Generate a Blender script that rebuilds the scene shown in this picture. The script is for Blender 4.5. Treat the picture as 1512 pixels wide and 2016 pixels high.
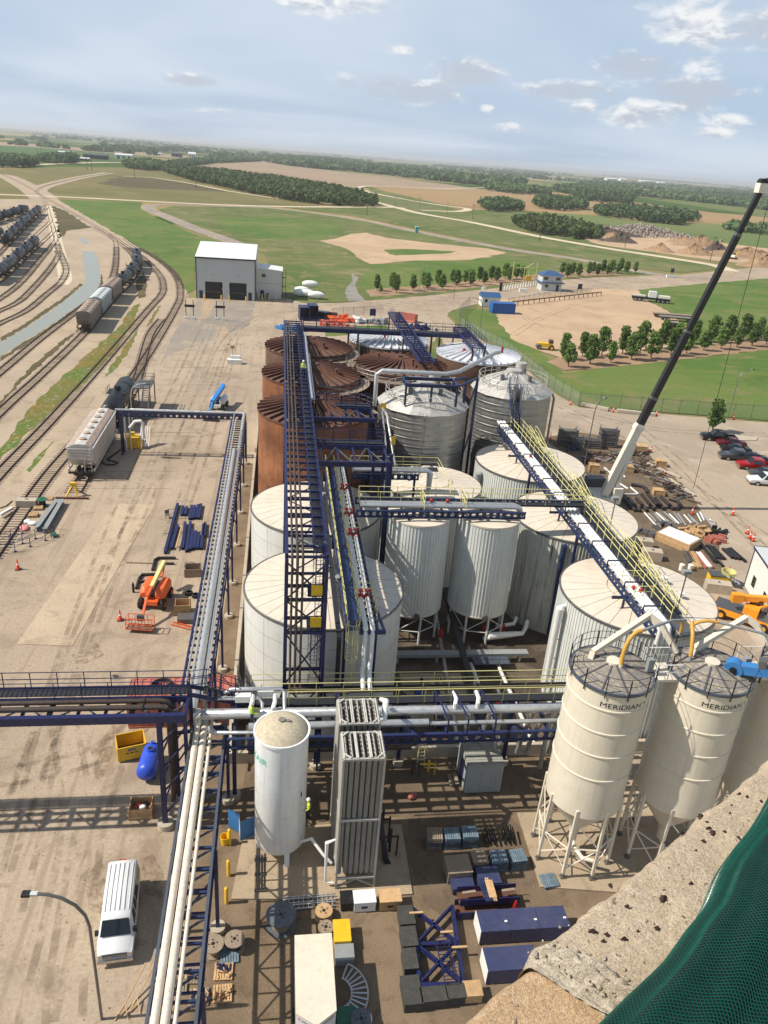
# Grain works seen from a tower: one Blender scene, built object by object
import bpy,math,random
import numpy as np
from mathutils import Vector,Matrix
R=math.radians
random.seed(7)
for o in list(bpy.data.objects):bpy.data.objects.remove(o)
SC=bpy.context.scene
COL=SC.collection
HC=40.0
FPX=1515.0
ROLL=math.atan(0.0775)
_dd=(1008-(248+0.0775*756))*math.cos(ROLL)
PITCH=math.atan(_dd/FPX)
YAW=R(8.682)
_fh=Vector((math.sin(YAW),math.cos(YAW),0));_r0=Vector((math.cos(YAW),-math.sin(YAW),0));_up=Vector((0,0,1))
FW=_fh*math.cos(PITCH)-_up*math.sin(PITCH)
_u0=_fh*math.sin(PITCH)+_up*math.cos(PITCH)
RX=_r0*math.cos(ROLL)+_u0*math.sin(ROLL)
DY=_r0*math.sin(ROLL)-_u0*math.cos(ROLL)
def G(px,py,z=0.0):
 """where the sight line of a photo pixel meets the level z (survey helper)"""
 d=RX*((px-756)/FPX)+DY*((py-1008)/FPX)+FW
 t=(z-HC)/d.z
 return(d.x*t,d.y*t)
def GV(px,py,z=0.0):
 x,y=G(px,py,z);return Vector((x,y,z))
cam=bpy.data.cameras.new('camera');camo=bpy.data.objects.new('camera',cam);COL.objects.link(camo)
m=Matrix.Identity(4)
for i in range(3):
 m[i][0]=RX[i];m[i][1]=-DY[i];m[i][2]=-FW[i]
m[2][3]=HC
camo.matrix_world=m
cam.sensor_fit='VERTICAL';cam.sensor_height=36;cam.sensor_width=27;cam.lens=FPX/2016*36
cam.clip_start=0.05;cam.clip_end=90000
SC.camera=camo
SUN_EL,SUN_AZ=R(47),R(-91)
sun=bpy.data.lights.new('sun','SUN');sun.energy=5.0;sun.angle=R(0.55);sun.color=(1.0,0.93,0.82)
suno=bpy.data.objects.new('sun',sun);COL.objects.link(suno)
sd=Vector((math.sin(SUN_AZ)*math.cos(SUN_EL),math.cos(SUN_AZ)*math.cos(SUN_EL),math.sin(SUN_EL)))
suno.rotation_euler=sd.to_track_quat('Z','Y').to_euler()
SC.view_settings.view_transform='Standard';SC.view_settings.look='None'
SC.view_settings.exposure=0.22;SC.view_settings.gamma=1.0
SC.view_settings.use_curve_mapping=False
W=bpy.data.worlds.new('World');SC.world=W;W.use_nodes=True
nt=W.node_tree;nt.nodes.clear()
class N:
 """small node-graph writer"""
 def __init__(s,nt):s.nt=nt
 def __call__(s,typ,**kw):
  n=s.nt.nodes.new(typ)
  for k,v in kw.items():
   if k.startswith('i_'):
    key=k[2:]
    key=int(key)if key.isdigit()else key.replace('_',' ')
    s.put(n.inputs[key],v)
   else:setattr(n,k,v)
  return n
 def put(s,sock,v):
  if isinstance(v,bpy.types.NodeSocket):s.nt.links.new(v,sock)
  elif isinstance(v,bpy.types.Node):s.nt.links.new(v.outputs[0],sock)
  else:
   if sock.type=='RGBA' and len(v)==3:v=(*v,1)
   sock.default_value=v
 def math(s,op,a,b=0.0,c=None,clamp=False):
  n=s.nt.nodes.new('ShaderNodeMath');n.operation=op;n.use_clamp=clamp
  s.put(n.inputs[0],a);s.put(n.inputs[1],b)
  if c is not None:s.put(n.inputs[2],c)
  return n.outputs[0]
 def vmath(s,op,a,b=(0,0,0)):
  n=s.nt.nodes.new('ShaderNodeVectorMath');n.operation=op
  s.put(n.inputs[0],a);s.put(n.inputs[1],b)
  return n.outputs[0]
 def mix(s,f,a,b,mode='MIX'):
  n=s.nt.nodes.new('ShaderNodeMix');n.data_type='RGBA';n.blend_type=mode
  s.put(n.inputs[0],f);s.put(n.inputs[6],a);s.put(n.inputs[7],b)
  return n.outputs[2]
 def ramp(s,v,lo,hi,a=0.0,b=1.0,smooth=True):
  n=s.nt.nodes.new('ShaderNodeMapRange');n.interpolation_type='SMOOTHSTEP' if smooth else 'LINEAR'
  s.put(n.inputs[0],v);n.inputs[1].default_value=lo;n.inputs[2].default_value=hi
  n.inputs[3].default_value=a;n.inputs[4].default_value=b
  return n.outputs[0]
 def noise(s,vec,scale,detail=3.0,rough=0.5,dist=0.0):
  n=s.nt.nodes.new('ShaderNodeTexNoise')
  s.put(n.inputs['Vector'],vec);n.inputs['Scale'].default_value=scale
  n.inputs['Detail'].default_value=detail;n.inputs['Roughness'].default_value=rough
  n.inputs['Distortion'].default_value=dist
  return n.outputs[0]
 def vor(s,vec,scale,feature='F1'):
  n=s.nt.nodes.new('ShaderNodeTexVoronoi');n.feature=feature
  s.put(n.inputs['Vector'],vec);n.inputs['Scale'].default_value=scale
  return n
 def scale(s,vec,v3):
  n=s.nt.nodes.new('ShaderNodeMapping');s.put(n.inputs[0],vec);n.inputs['Scale'].default_value=v3
  return n.outputs[0]
g=N(nt)
sky=g('ShaderNodeTexSky',sky_type='NISHITA',sun_disc=False,sun_elevation=SUN_EL,sun_rotation=SUN_AZ,altitude=500,air_density=1.0,dust_density=2.2,ozone_density=1.0)
geo=g('ShaderNodeTexCoord')
D=geo.outputs['Generated']
sep=g('ShaderNodeSeparateXYZ',i_0=D)
zc=g.math('MAXIMUM',sep.outputs[2],0.0)
den=g.math('ADD',zc,0.10)
px_=g.math('DIVIDE',sep.outputs[0],den);py_=g.math('DIVIDE',sep.outputs[1],den)
P2=g('ShaderNodeCombineXYZ',i_0=px_,i_1=py_,i_2=0.0).outputs[0]
hz=g.ramp(sep.outputs[2],0.02,0.5,1.0,0.30)
veil=g.math('MULTIPLY',g.ramp(g.noise(P2,0.33,4,0.5,0.4),0.34,0.66,0.40,0.95),hz)
base=g.mix(veil,g.mix(g.math('MULTIPLY',hz,0.6),sky.outputs[0],(5.4,8.6,13.0)),(9.8,10.9,12.3))
def cumulus(off):
 v=g.vmath('ADD',g.scale(D,(30.0,30.0,62.0)),(3.1,1.7,off))
 return g.noise(v,1.0,7,0.6,0.35)
c1=cumulus(0.0);c2=cumulus(0.5)
fld=g.math('MULTIPLY',g.ramp(g.noise(P2,0.9,3),0.62,0.75),0.7);dull=None;low=None
for px,py,sx,sy,gr in((1372,45,78,46,.15),(1490,52,60,34,.6),(1382,128,34,17,0),(1252,130,74,24,1),(1120,178,98,18,.75),(1370,178,96,22,1),(1262,222,84,28,.35),(1362,208,58,17,.2),(1428,236,46,12,.2),(1412,262,40,11,.1),(922,142,72,28,.9),(790,176,130,26,.8),(790,99,32,10,0),(640,2,118,26,.1),(958,214,16,8,0),(1150,212,26,12,.2),(380,158,60,12,.8),(1000,250,26,10,.2)):
 c_=(RX*((px-756)/FPX)+DY*((py-1008)/FPX)+FW).normalized();t1=Vector((c_.y,-c_.x,0)).normalized();t2=t1.cross(c_)
 dot=lambda v:g('ShaderNodeVectorMath',operation='DOT_PRODUCT',i_0=D,i_1=tuple(v)).outputs['Value']
 a_=g.math('MULTIPLY',dot(t1),1250/sx);b_=g.math('MULTIPLY',dot(t2),1300/sy);front=g.math('GREATER_THAN',dot(c_),0.0)
 q=g.math('MULTIPLY',g.math('SUBTRACT',1.0,g.math('ADD',g.math('MULTIPLY',a_,a_),g.math('MULTIPLY',b_,b_))),front,clamp=True)
 dk=g.math('MULTIPLY',q,g.math('SUBTRACT',gr,g.math('MULTIPLY',b_,0.45)))
 fld=g.math('MAXIMUM',fld,q);dull=dk if dull is None else g.math('MAXIMUM',dull,dk)
cm=g.ramp(g.math('ADD',g.math('MULTIPLY',fld,0.85),g.math('MULTIPLY',g.math('SUBTRACT',c1,0.5),1.7)),0.2,0.95)
lit=g.ramp(g.math('SUBTRACT',g.math('ADD',g.math('SUBTRACT',c1,c2),0.10),g.math('MULTIPLY',dull,0.42)),-0.16,0.16)
ccol=g.mix(lit,(7.6,8.2,9.3),(14.0,13.9,13.6))
final=g.mix(g.math('MULTIPLY',g.math('MULTIPLY',cm,g.ramp(fld,0.0,0.25)),0.8),base,ccol)
bg=g('ShaderNodeBackground',i_Color=final,i_Strength=0.062)
wo=g('ShaderNodeOutputWorld',i_Surface=bg)
def lin(c):
 out=[]
 for v in c:
  v/=255.0
  out.append(v/12.92 if v<=0.04045 else((v+0.055)/1.055)**2.4)
 return tuple(out)
MATS={}
def mat(name,rgb,rough=0.6,metal=0.0,var=0.12,scale=1.2,dirt=0.0,dirtc=(96,80,62),bump=0.0,bscale=20.0,spec=0.5,streak=0.0,streakc=(80,70,60),objvar=0.0):
 """painted / raw surface: base colour, cloudy variation, dirt patches, rain streaks, fine relief"""
 m=bpy.data.materials.new(name);m.use_nodes=True
 t=m.node_tree;t.nodes.clear();g=N(t)
 P=g('ShaderNodeNewGeometry').outputs['Position']
 c=lin(rgb)
 n1=g.noise(P,scale,4,0.6)
 f=g.ramp(n1,0.3,0.7,1-var,1+var,False)
 col=g.mix(1.0,c,g('ShaderNodeCombineColor',i_0=f,i_1=f,i_2=f).outputs[0],'MULTIPLY')
 if objvar:
  oi=g('ShaderNodeObjectInfo').outputs['Random']
  f=g.ramp(oi,0,1,1-objvar,1+objvar,False)
  col=g.mix(1.0,col,g('ShaderNodeCombineColor',i_0=f,i_1=f,i_2=f).outputs[0],'MULTIPLY')
 if dirt:
  d=g.math('MULTIPLY',g.ramp(g.noise(P,scale*2.3+0.3,6,0.65,0.4),0.48,0.72),dirt)
  col=g.mix(d,col,lin(dirtc))
 if streak:
  s=g.ramp(g.noise(g.scale(P,(2.6,2.6,0.10)),1.6,4,0.6),0.5,0.75)
  col=g.mix(g.math('MULTIPLY',s,streak),col,lin(streakc))
 rg=g.ramp(g.noise(P,scale*4,3),0.3,0.7,max(0.05,rough-0.1),min(1,rough+0.1),False)
 b=g('ShaderNodeBsdfPrincipled',i_Base_Color=col,i_Roughness=rg,i_Metallic=metal)
 b.inputs['Specular IOR Level'].default_value=spec
 if bump:
  bn=g('ShaderNodeBump',i_Strength=bump,i_Distance=0.02,i_Height=g.noise(P,bscale,5,0.6))
  t.links.new(bn.outputs[0],b.inputs['Normal'])
 o=g('ShaderNodeOutputMaterial',i_Surface=b)
 MATS[name]=m
 return m
mat('navy',(27,33,78),0.42,var=0.10,dirt=0.22,dirtc=(70,72,95))
mat('navy2',(32,46,84),0.5,var=0.12,dirt=0.3,dirtc=(80,84,98))
mat('slate',(72,80,92),0.5,var=0.1,dirt=0.25)
mat('bright_blue',(28,72,165),0.45,dirt=0.15)
mat('royal',(45,78,190),0.4,dirt=0.1)
mat('sky_blue',(52,118,178),0.5,dirt=0.25,dirtc=(120,110,95))
mat('bright_sky',(40,128,205),0.4,dirt=0.08)
mat('grating',(34,36,42),0.6,var=0.2,scale=3)
mat('tank_white',(206,207,201),0.45,var=0.05,scale=0.35,dirt=0.12,dirtc=(150,138,118),streak=0.22,streakc=(150,140,122))
mat('roof_cream',(210,199,182),0.6,var=0.05,scale=0.4,dirt=0.22,dirtc=(166,142,114))
mat('ribbed_white',(204,206,200),0.5,var=0.05,scale=0.35,dirt=0.1,streak=0.3,streakc=(135,122,100))
mat('ribbed_stained',(190,190,180),0.5,var=0.06,scale=0.35,dirt=0.2,streak=0.95,streakc=(74,60,44))
mat('rust',(138,87,54),0.85,var=0.28,scale=0.5,dirt=0.65,dirtc=(84,66,52),streak=0.5,streakc=(64,46,34),bump=0.15)
mat('rust_dark',(108,82,68),0.85,var=0.2,scale=0.6,dirt=0.6,dirtc=(66,54,46),bump=0.1)
mat('rust_rib',(96,62,48),0.8,var=0.2,scale=0.9,dirt=0.4,dirtc=(60,42,34))
mat('galv',(158,158,154),0.42,0.75,var=0.1,scale=0.5,dirt=0.25,dirtc=(110,106,98),streak=0.25,streakc=(120,116,110))
mat('galv_roof',(190,187,180),0.5,0.35,var=0.14,scale=0.7,dirt=0.55,dirtc=(122,104,84))
mat('silver_roof',(226,228,232),0.35,0.25,var=0.06,scale=0.6,dirt=0.1)
mat('alu_pipe',(192,193,193),0.34,0.6,var=0.06,scale=0.7,dirt=0.15,dirtc=(130,124,116))
mat('cream_pipe',(214,202,186),0.5,var=0.06,scale=2.0,dirt=0.3,dirtc=(130,110,88))
mat('white_pipe',(222,222,218),0.45,var=0.05,scale=2.0,dirt=0.18)
mat('yellow_rail',(212,204,138),0.5,var=0.08,dirt=0.1)
mat('safety_yellow',(222,178,34),0.5,var=0.07,dirt=0.2,dirtc=(130,96,40))
mat('lichen',(50,38,32),0.95,var=0.3,scale=120)
mat('dark_ply',(58,58,54),0.8,var=0.2,scale=3,dirt=0.4,dirtc=(96,90,80))
mat('amber',(232,150,36),0.45,var=0.07,dirt=0.15)
mat('box_navy',(54,60,92),0.34,var=0.08,dirt=0.25,dirtc=(96,96,104))  # navy turned paler and greyer: sky reflection put into the base colour
mat('ochre',(192,146,62),0.5,var=0.07,dirt=0.2)
mat('black_pipe',(44,38,36),0.55,var=0.2,dirt=0.3,dirtc=(82,60,48))
mat('brown_pipe',(66,54,48),0.55,var=0.2,dirt=0.35,dirtc=(96,78,64))
mat('black',(24,24,26),0.5,var=0.15,dirt=0.15)
mat('black_tank',(22,22,24),0.42,var=0.15,scale=0.6,dirt=0.3,dirtc=(80,74,68))
mat('grey_tank',(74,76,80),0.45,var=0.12,scale=0.6,dirt=0.3,dirtc=(70,64,58))
mat('rubber',(28,27,26),0.85,var=0.2,dirt=0.3,dirtc=(96,84,70))
mat('steel',(120,118,116),0.45,0.6,var=0.15,dirt=0.2)
mat('grey_paint',(138,142,142),0.5,var=0.06,dirt=0.15)
mat('shed_grey',(150,158,158),0.55,var=0.05,dirt=0.12)
mat('shed_roof',(150,150,140),0.6,var=0.12,dirt=0.4)
mat('silo_cream',(212,203,184),0.45,var=0.05,scale=0.5,dirt=0.16,dirtc=(184,166,140),streak=0.3,streakc=(176,160,136))
mat('silo_roof',(128,122,116),0.7,var=0.12,scale=1.5,dirt=0.75,dirtc=(196,178,136))
mat('nitro_white',(226,230,230),0.35,var=0.03,scale=0.5,dirt=0.08,streak=0.35,streakc=(168,164,156))
mat('nitro_dome',(184,172,148),0.8,var=0.2,scale=6,dirt=0.5,dirtc=(140,128,106))
mat('fin',(172,168,160),0.5,0.15,var=0.1,scale=2)
mat('fin_white',(200,196,186),0.5,0.1,var=0.1,scale=2)
mat('orange',(224,98,44),0.45,var=0.08,dirt=0.2,dirtc=(150,90,60))
mat('cone_orange',(226,74,26),0.55,var=0.06)
mat('reflect_white',(232,232,226),0.5,var=0.04)
mat('red',(166,30,30),0.5,var=0.1,dirt=0.2)
mat('container_red',(172,102,86),0.6,var=0.12,scale=1.0,dirt=0.35,dirtc=(120,74,58))
mat('wood',(186,152,110),0.8,var=0.18,scale=4,dirt=0.3,dirtc=(120,96,70),objvar=0.15)
mat('old_wood',(142,126,108),0.85,var=0.2,scale=4,dirt=0.4,dirtc=(96,84,72),objvar=0.12)
mat('blue_wood',(104,122,134),0.85,var=0.2,scale=4,dirt=0.4,dirtc=(90,84,76),objvar=0.15)
mat('concrete',(176,164,146),0.85,var=0.1,scale=0.8,dirt=0.3,dirtc=(140,124,104),bump=0.2)
mat('concrete_dark',(128,122,114),0.85,var=0.14,scale=0.8,dirt=0.4,dirtc=(92,84,74),bump=0.2)
mat('glass',(16,22,24),0.06,var=0.05,spec=0.9)
mat('car_white',(214,215,214),0.22,var=0.02,dirt=0.06)
mat('car_black',(20,21,24),0.18,var=0.05,dirt=0.05)
mat('car_grey',(64,66,70),0.22,var=0.05)
mat('car_red',(150,14,20),0.2,var=0.05)
mat('car_maroon',(84,22,28),0.2,var=0.05)
mat('chrome',(190,190,190),0.18,0.9,var=0.05)
mat('wall_grey',(190,196,193),0.5,var=0.03,scale=0.3,dirt=0.06)
mat('wall_white',(222,222,216),0.55,var=0.03,scale=0.5,dirt=0.08)
mat('roof_white',(216,218,216),0.5,var=0.03,scale=0.3)
mat('door_black',(20,22,28),0.5,var=0.1)
mat('roof_blue',(54,84,128),0.45,var=0.06)
mat('container_blue',(24,86,160),0.5,var=0.08,dirt=0.15)
mat('teal',(40,170,180),0.5)
mat('bale_white',(226,226,220),0.6,var=0.06,bump=0.5,bscale=3)
mat('bark',(84,68,54),0.9,var=0.2,scale=6)
mat('rail_steel',(62,44,36),0.6,0.2,var=0.15)
mat('tie',(96,80,66),0.9,var=0.25,scale=1.5)
mat('hopper_white',(196,194,188),0.6,var=0.08,scale=0.8,dirt=0.25,dirtc=(140,104,80),streak=0.4,streakc=(128,110,94))
mat('hopper_brown',(128,117,110),0.65,var=0.1,scale=0.8,dirt=0.4,dirtc=(92,74,64),streak=0.4,streakc=(160,146,132))
mat('hopper_grey',(158,166,166),0.6,var=0.08,scale=0.8,dirt=0.3,streak=0.3)
mat('rusty_roof',(162,138,120),0.7,var=0.15,scale=1.0,dirt=0.7,dirtc=(206,190,172))
mat('hivis',(196,224,60),0.7,var=0.06)
mat('skin',(190,140,112),0.6,var=0.04)
mat('jeans',(44,52,70),0.8,var=0.1)
mat('rubble',(168,156,146),0.9,var=0.2,scale=0.6)
mat('soil',(150,122,92),0.95,var=0.15,scale=0.4,bump=0.4,bscale=2)
mat('dark_soil',(82,70,60),0.95,var=0.2,scale=0.4,bump=0.4,bscale=2)
mat('tarp',(90,94,100),0.55,var=0.25,scale=3,dirt=0.3)
mat('print_black',(30,30,32),0.6,var=0.02)
mat('print_green',(46,178,150),0.6,var=0.02)
mat('print_red',(170,40,40),0.6,var=0.02)
mat('pink',(206,130,130),0.7,var=0.15,scale=3)
mat('green_paint',(40,96,70),0.5)
mat('wire',(40,40,42),0.6)
mat('crane_white',(222,216,200),0.4,var=0.04,dirt=0.1)
mat('crane_black',(34,33,34),0.45,var=0.1,dirt=0.15)
LOC={}
def rotz(v,a):
 c,s=math.cos(a),math.sin(a);return Vector((v[0]*c-v[1]*s,v[0]*s+v[1]*c,v[2]))
class MB:
 """collects shapes, builds them as one mesh object"""
 def __init__(s):s.v=[];s.f=[]
 def add(s,vs,fs):
  k=len(s.v);s.v.extend([tuple(v)for v in vs]);s.f.extend([tuple(i+k for i in f)for f in fs]);return s
 def box(s,x0,x1,y0,y1,z0,z1):
  return s.add([(x0,y0,z0),(x1,y0,z0),(x1,y1,z0),(x0,y1,z0),(x0,y0,z1),(x1,y0,z1),(x1,y1,z1),(x0,y1,z1)],[(0,3,2,1),(4,5,6,7),(0,1,5,4),(1,2,6,5),(2,3,7,6),(3,0,4,7)])
 def cbox(s,x,y,z,sx,sy,sz):return s.box(x-sx/2,x+sx/2,y-sy/2,y+sy/2,z,z+sz)
 def rbox(s,c,a,sx,sy,z0,z1):
  """box turned by a about z, centre c"""
  p=[rotz((dx*sx/2,dy*sy/2,0),a)for dx,dy in((-1,-1),(1,-1),(1,1),(-1,1))]
  return s.prism([(c[0]+q[0],c[1]+q[1])for q in p],z0,z1)
 def prism(s,poly,z0,z1):
  n=len(poly)
  ar=sum(poly[i][0]*poly[(i+1)%n][1]-poly[(i+1)%n][0]*poly[i][1]for i in range(n))
  if ar<0:poly=poly[::-1]
  return s.add([(p[0],p[1],z0)for p in poly]+[(p[0],p[1],z1)for p in poly],[tuple(range(n-1,-1,-1)),tuple(range(n,2*n))]+[(i,(i+1)%n,n+(i+1)%n,n+i)for i in range(n)])
 def beam(s,p,q,w,h=None,up=(0,0,1)):
  """rectangular bar from p to q, w across, h along up"""
  h=w if h is None else h
  p,q=Vector(p),Vector(q);d=(q-p)
  if d.length<1e-6:return s
  d.normalize();u=Vector(up)
  if abs(d.dot(u))>0.97:u=Vector((0,1,0))if abs(d.y)<0.9 else Vector((1,0,0))
  a=d.cross(u).normalized();b=a.cross(d).normalized()
  vs=[]
  for e in(p,q):
   for i,j in((-1,-1),(1,-1),(1,1),(-1,1)):vs.append(e+a*(i*w/2)+b*(j*h/2))
  return s.add(vs,[(0,1,2,3),(7,6,5,4),(0,4,5,1),(1,5,6,2),(2,6,7,3),(3,7,4,0)])
 def ibeam(s,p,q,w,h,t=0.03):
  p,q=Vector(p),Vector(q);u=Vector((0,0,1))
  s.beam(p+u*(h/2-t/2),q+u*(h/2-t/2),w,t)
  s.beam(p-u*(h/2-t/2),q-u*(h/2-t/2),w,t)
  return s.beam(p,q,t,h-2*t-0.001)
 def tube(s,p,q,r,n=8,r2=None,cap=True):
  p,q=Vector(p),Vector(q);d=q-p
  if d.length<1e-6:return s
  d.normalize();u=Vector((0,0,1))if abs(d.z)<0.95 else Vector((1,0,0))
  a=d.cross(u).normalized();b=a.cross(d)
  r2=r if r2 is None else r2
  vs=[p+(a*math.cos(2*math.pi*i/n)+b*math.sin(2*math.pi*i/n))*r for i in range(n)]
  vs+=[q+(a*math.cos(2*math.pi*i/n)+b*math.sin(2*math.pi*i/n))*r2 for i in range(n)]
  fs=[(i,i+n,(i+1)%n+n,(i+1)%n)for i in range(n)]
  if cap:fs+=[tuple(range(n)),tuple(range(2*n-1,n-1,-1))]
  return s.add(vs,fs)
 def path(s,pts,r,n=8):
  """tube along a polyline, mitred"""
  P=[Vector(p)for p in pts]
  rings=[]
  prev=None
  for i,p in enumerate(P):
   d=(P[min(i+1,len(P)-1)]-P[max(i-1,0)]).normalized()
   if prev is None:
    u=Vector((0,0,1))if abs(d.z)<0.95 else Vector((1,0,0))
    a=d.cross(u).normalized()
   else:
    a=(prev-d*prev.dot(d))
    a=a.normalized()if a.length>1e-5 else d.orthogonal().normalized()
   b=a.cross(d);prev=a
   k=1.0
   if 0<i<len(P)-1:
    c=(P[i]-P[i-1]).normalized().dot(d);k=1/max(c,0.5)
   rings.append([p+(a*math.cos(2*math.pi*j/n)+b*math.sin(2*math.pi*j/n))*r*k for j in range(n)])
  vs=[v for rg in rings for v in rg];fs=[]
  for i in range(len(P)-1):
   for j in range(n):fs.append((i*n+j,(i+1)*n+j,(i+1)*n+(j+1)%n,i*n+(j+1)%n))
  fs+=[tuple(range(n)),tuple(range(len(P)*n-1,(len(P)-1)*n-1,-1))]
  return s.add(vs,fs)
 def lathe(s,prof,n=32,c=(0,0),a0=0.0,a1=2*math.pi):
  """profile of (r, z) turned about the vertical through c"""
  full=abs(a1-a0-2*math.pi)<1e-6
  m=n if full else n+1;vs=[];fs=[]
  for r,z in prof:
   for i in range(m):
    t=a0+(a1-a0)*i/n;vs.append((c[0]+r*math.cos(t),c[1]+r*math.sin(t),z))
  for k in range(len(prof)-1):
   for i in range(n):
    j=(i+1)%m if full else i+1
    fs.append((k*m+i,k*m+j,(k+1)*m+j,(k+1)*m+i))
  return s.add(vs,fs)
 def disc(s,c,r,z,n=24):
  return s.add([(c[0]+r*math.cos(2*math.pi*i/n),c[1]+r*math.sin(2*math.pi*i/n),z)for i in range(n)],[tuple(range(n))])
 def sphere(s,c,r,n=10,m=6,sz=1.0):
  prof=[(max(1e-4,r*math.sin(math.pi*k/m)),c[2]-r*sz*math.cos(math.pi*k/m))for k in range(m+1)]
  return s.lathe(prof,n,(c[0],c[1]))
 def quad(s,a,b,c,d):return s.add([a,b,c,d],[(0,1,2,3)])
 def xf(s,M):
  s.v=[tuple(M@Vector(v))for v in s.v];return s
 def mesh(s,name,material,smooth=False):
  me=bpy.data.meshes.new(name);me.from_pydata(s.v,[],s.f)
  if material:me.materials.append(MATS[material]if isinstance(material,str)else material)
  if smooth:
   me.polygons.foreach_set('use_smooth',[True]*len(me.polygons))
   me.set_sharp_from_angle(angle=R(40))
  me.update();return me
 def build(s,name,material,parent=None,smooth=False,world=True):
  """world=True: vertices are world coordinates, else relative to the parent's base"""
  if parent is not None and world:
   L=LOC[parent.name]
   s.v=[(v[0]-L[0],v[1]-L[1],v[2]-L[2])for v in s.v]
  return link(name,s.mesh(name,material,smooth),parent)
def link(name,me,parent=None,loc=None,rot=None):
 o=bpy.data.objects.new(name,me);COL.objects.link(o)
 if parent is not None:
  o.parent=parent;LOC[o.name]=LOC[parent.name]
 else:LOC[o.name]=(0,0,0)
 if loc is not None:
  o.location=loc
 if rot is not None:o.rotation_euler=rot
 return o
def thing(name,label,cat,loc=(0,0,0),rz=0.0,group=None):
 o=bpy.data.objects.new(name,None);COL.objects.link(o);o.empty_display_size=0.2
 loc=tuple(loc)if len(loc)==3 else(loc[0],loc[1],0.0)
 o.location=loc;o.rotation_euler=(0,0,rz);LOC[o.name]=loc
 return tag(o,label,cat,group)
def tag(o,label,cat,group=None):
 o['label']=label;o['category']=cat
 if group:o['group']=group
 return o
def struct(name,mb,material,smooth=False):
 o=mb.build(name,material,None,smooth);o['kind']='structure';return o
KIDS={}
def copy_tree(o,label=None,group=None,loc=None,rz=None,scale=None,parent=None):
 c=o.copy();COL.objects.link(c);c.parent=parent;LOC[c.name]=LOC[o.name]
 if loc is not None:
  c.location=loc if len(loc)==3 else(loc[0],loc[1],0);LOC[c.name]=tuple(c.location)
 if rz is not None:c.rotation_euler=(0,0,rz)
 if scale is not None:c.scale=scale if hasattr(scale,'__len__')else(scale,)*3
 if label:c['label']=label
 if group:c['group']=group
 for ch in list(o.children):copy_tree(ch,parent=c)
 return c
ORD=['nearest','second','third','fourth','fifth','sixth','seventh','eighth','ninth','tenth','eleventh','twelfth','thirteenth','fourteenth','fifteenth','sixteenth','seventeenth','eighteenth','nineteenth','twentieth','twenty-first','twenty-second','twenty-third','twenty-fourth','twenty-fifth','twenty-sixth','twenty-seventh','twenty-eighth','twenty-ninth','thirtieth','thirty-first','thirty-second','thirty-third','thirty-fourth','thirty-fifth']
def nth(i,first='first'):return first if i==0 else ORD[i]
def gmat(name,cols,sc,bump=0.0,bsc=8.0,fleck=None,tracks=None,stretch=None,patch=None,ragged=0):
 """loose ground: large patches, medium mottling, fine grain"""
 m=bpy.data.materials.new(name);m.use_nodes=True
 t=m.node_tree;t.nodes.clear();g=N(t)
 P=g('ShaderNodeNewGeometry').outputs['Position']
 Q=g.scale(P,stretch)if stretch else P
 a,b,c=[lin(x)for x in cols]
 col=g.mix(g.ramp(g.noise(Q,sc[0],5,0.6,0.3),0.38,0.62),a,b)
 col=g.mix(g.math('MULTIPLY',g.ramp(g.noise(Q,sc[1],6,0.68,0.5),0.5,0.68),0.75),col,c)
 fine=g.noise(P,sc[2],4,0.7)
 f=g.ramp(fine,0.25,0.75,0.78,1.2,False)
 col=g.mix(1.0,col,g('ShaderNodeCombineColor',i_0=f,i_1=f,i_2=f).outputs[0],'MULTIPLY')
 if tracks:
  k=g.noise(g.scale(P,tracks[1]),1.0,4,0.6,0.6)
  col=g.mix(g.math('MULTIPLY',g.ramp(k,0.52,0.66),tracks[2]),col,lin(tracks[0]))
 if patch:col=g.mix(g.math('MULTIPLY',g.ramp(g.noise(P,patch[1],8,0.72,1.2),0.53,0.66),patch[2]),col,lin(patch[0]))
 if fleck:
  v=g.vor(P,fleck[1]);f2=g.ramp(v.outputs['Distance'],0.05,0.32,fleck[2],0.0)
  vc=g('ShaderNodeSeparateColor',i_0=v.outputs['Color']).outputs[0]
  col=g.mix(g.math('MULTIPLY',f2,vc),col,lin(fleck[0]))
 b_=g('ShaderNodeBsdfPrincipled',i_Base_Color=col,i_Roughness=0.95)
 b_.inputs['Specular IOR Level'].default_value=0.15
 if bump:
  bn=g('ShaderNodeBump',i_Strength=bump,i_Distance=0.06,i_Height=g.noise(P,bsc,6,0.7))
  t.links.new(bn.outputs[0],b_.inputs['Normal'])
 if ragged:
  mx=g('ShaderNodeMixShader',i_0=g.math('MULTIPLY',g.ramp(g.noise(P,.45 if name=='rut' else 1.1,7,0.7,0.8),ragged-.1,ragged+.12),0.85 if ragged<.45 else .42 if name=='rut' else .3 if name=='dust' else 0.65));t.links.new(g('ShaderNodeBsdfTransparent').outputs[0],mx.inputs[1]);t.links.new(b_.outputs[0],mx.inputs[2]);b_=mx
 g('ShaderNodeOutputMaterial',i_Surface=b_)
 MATS[name]=m
gmat('dirt_yard',[(172,155,134),(160,144,125),(141,125,108)],(0.05,0.3,5.0),0.4,4.0,tracks=((142,126,109),(1.1,0.05,0.5),0.6),patch=((134,117,99),0.09,0.7),fleck=((120,104,88),1.3,0.35))
gmat('parking_dirt',[(168,152,133),(156,142,125),(182,168,150)],(0.04,0.12,4.0),0.2,3.0,tracks=((138,122,104),(0.1,0.12,0.5),0.4))
gmat('gravel',[(132,114,93),(117,100,81),(98,83,66)],(0.25,0.7,14.0),0.9,12.0,fleck=((166,148,124),9.0,0.6))
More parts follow.
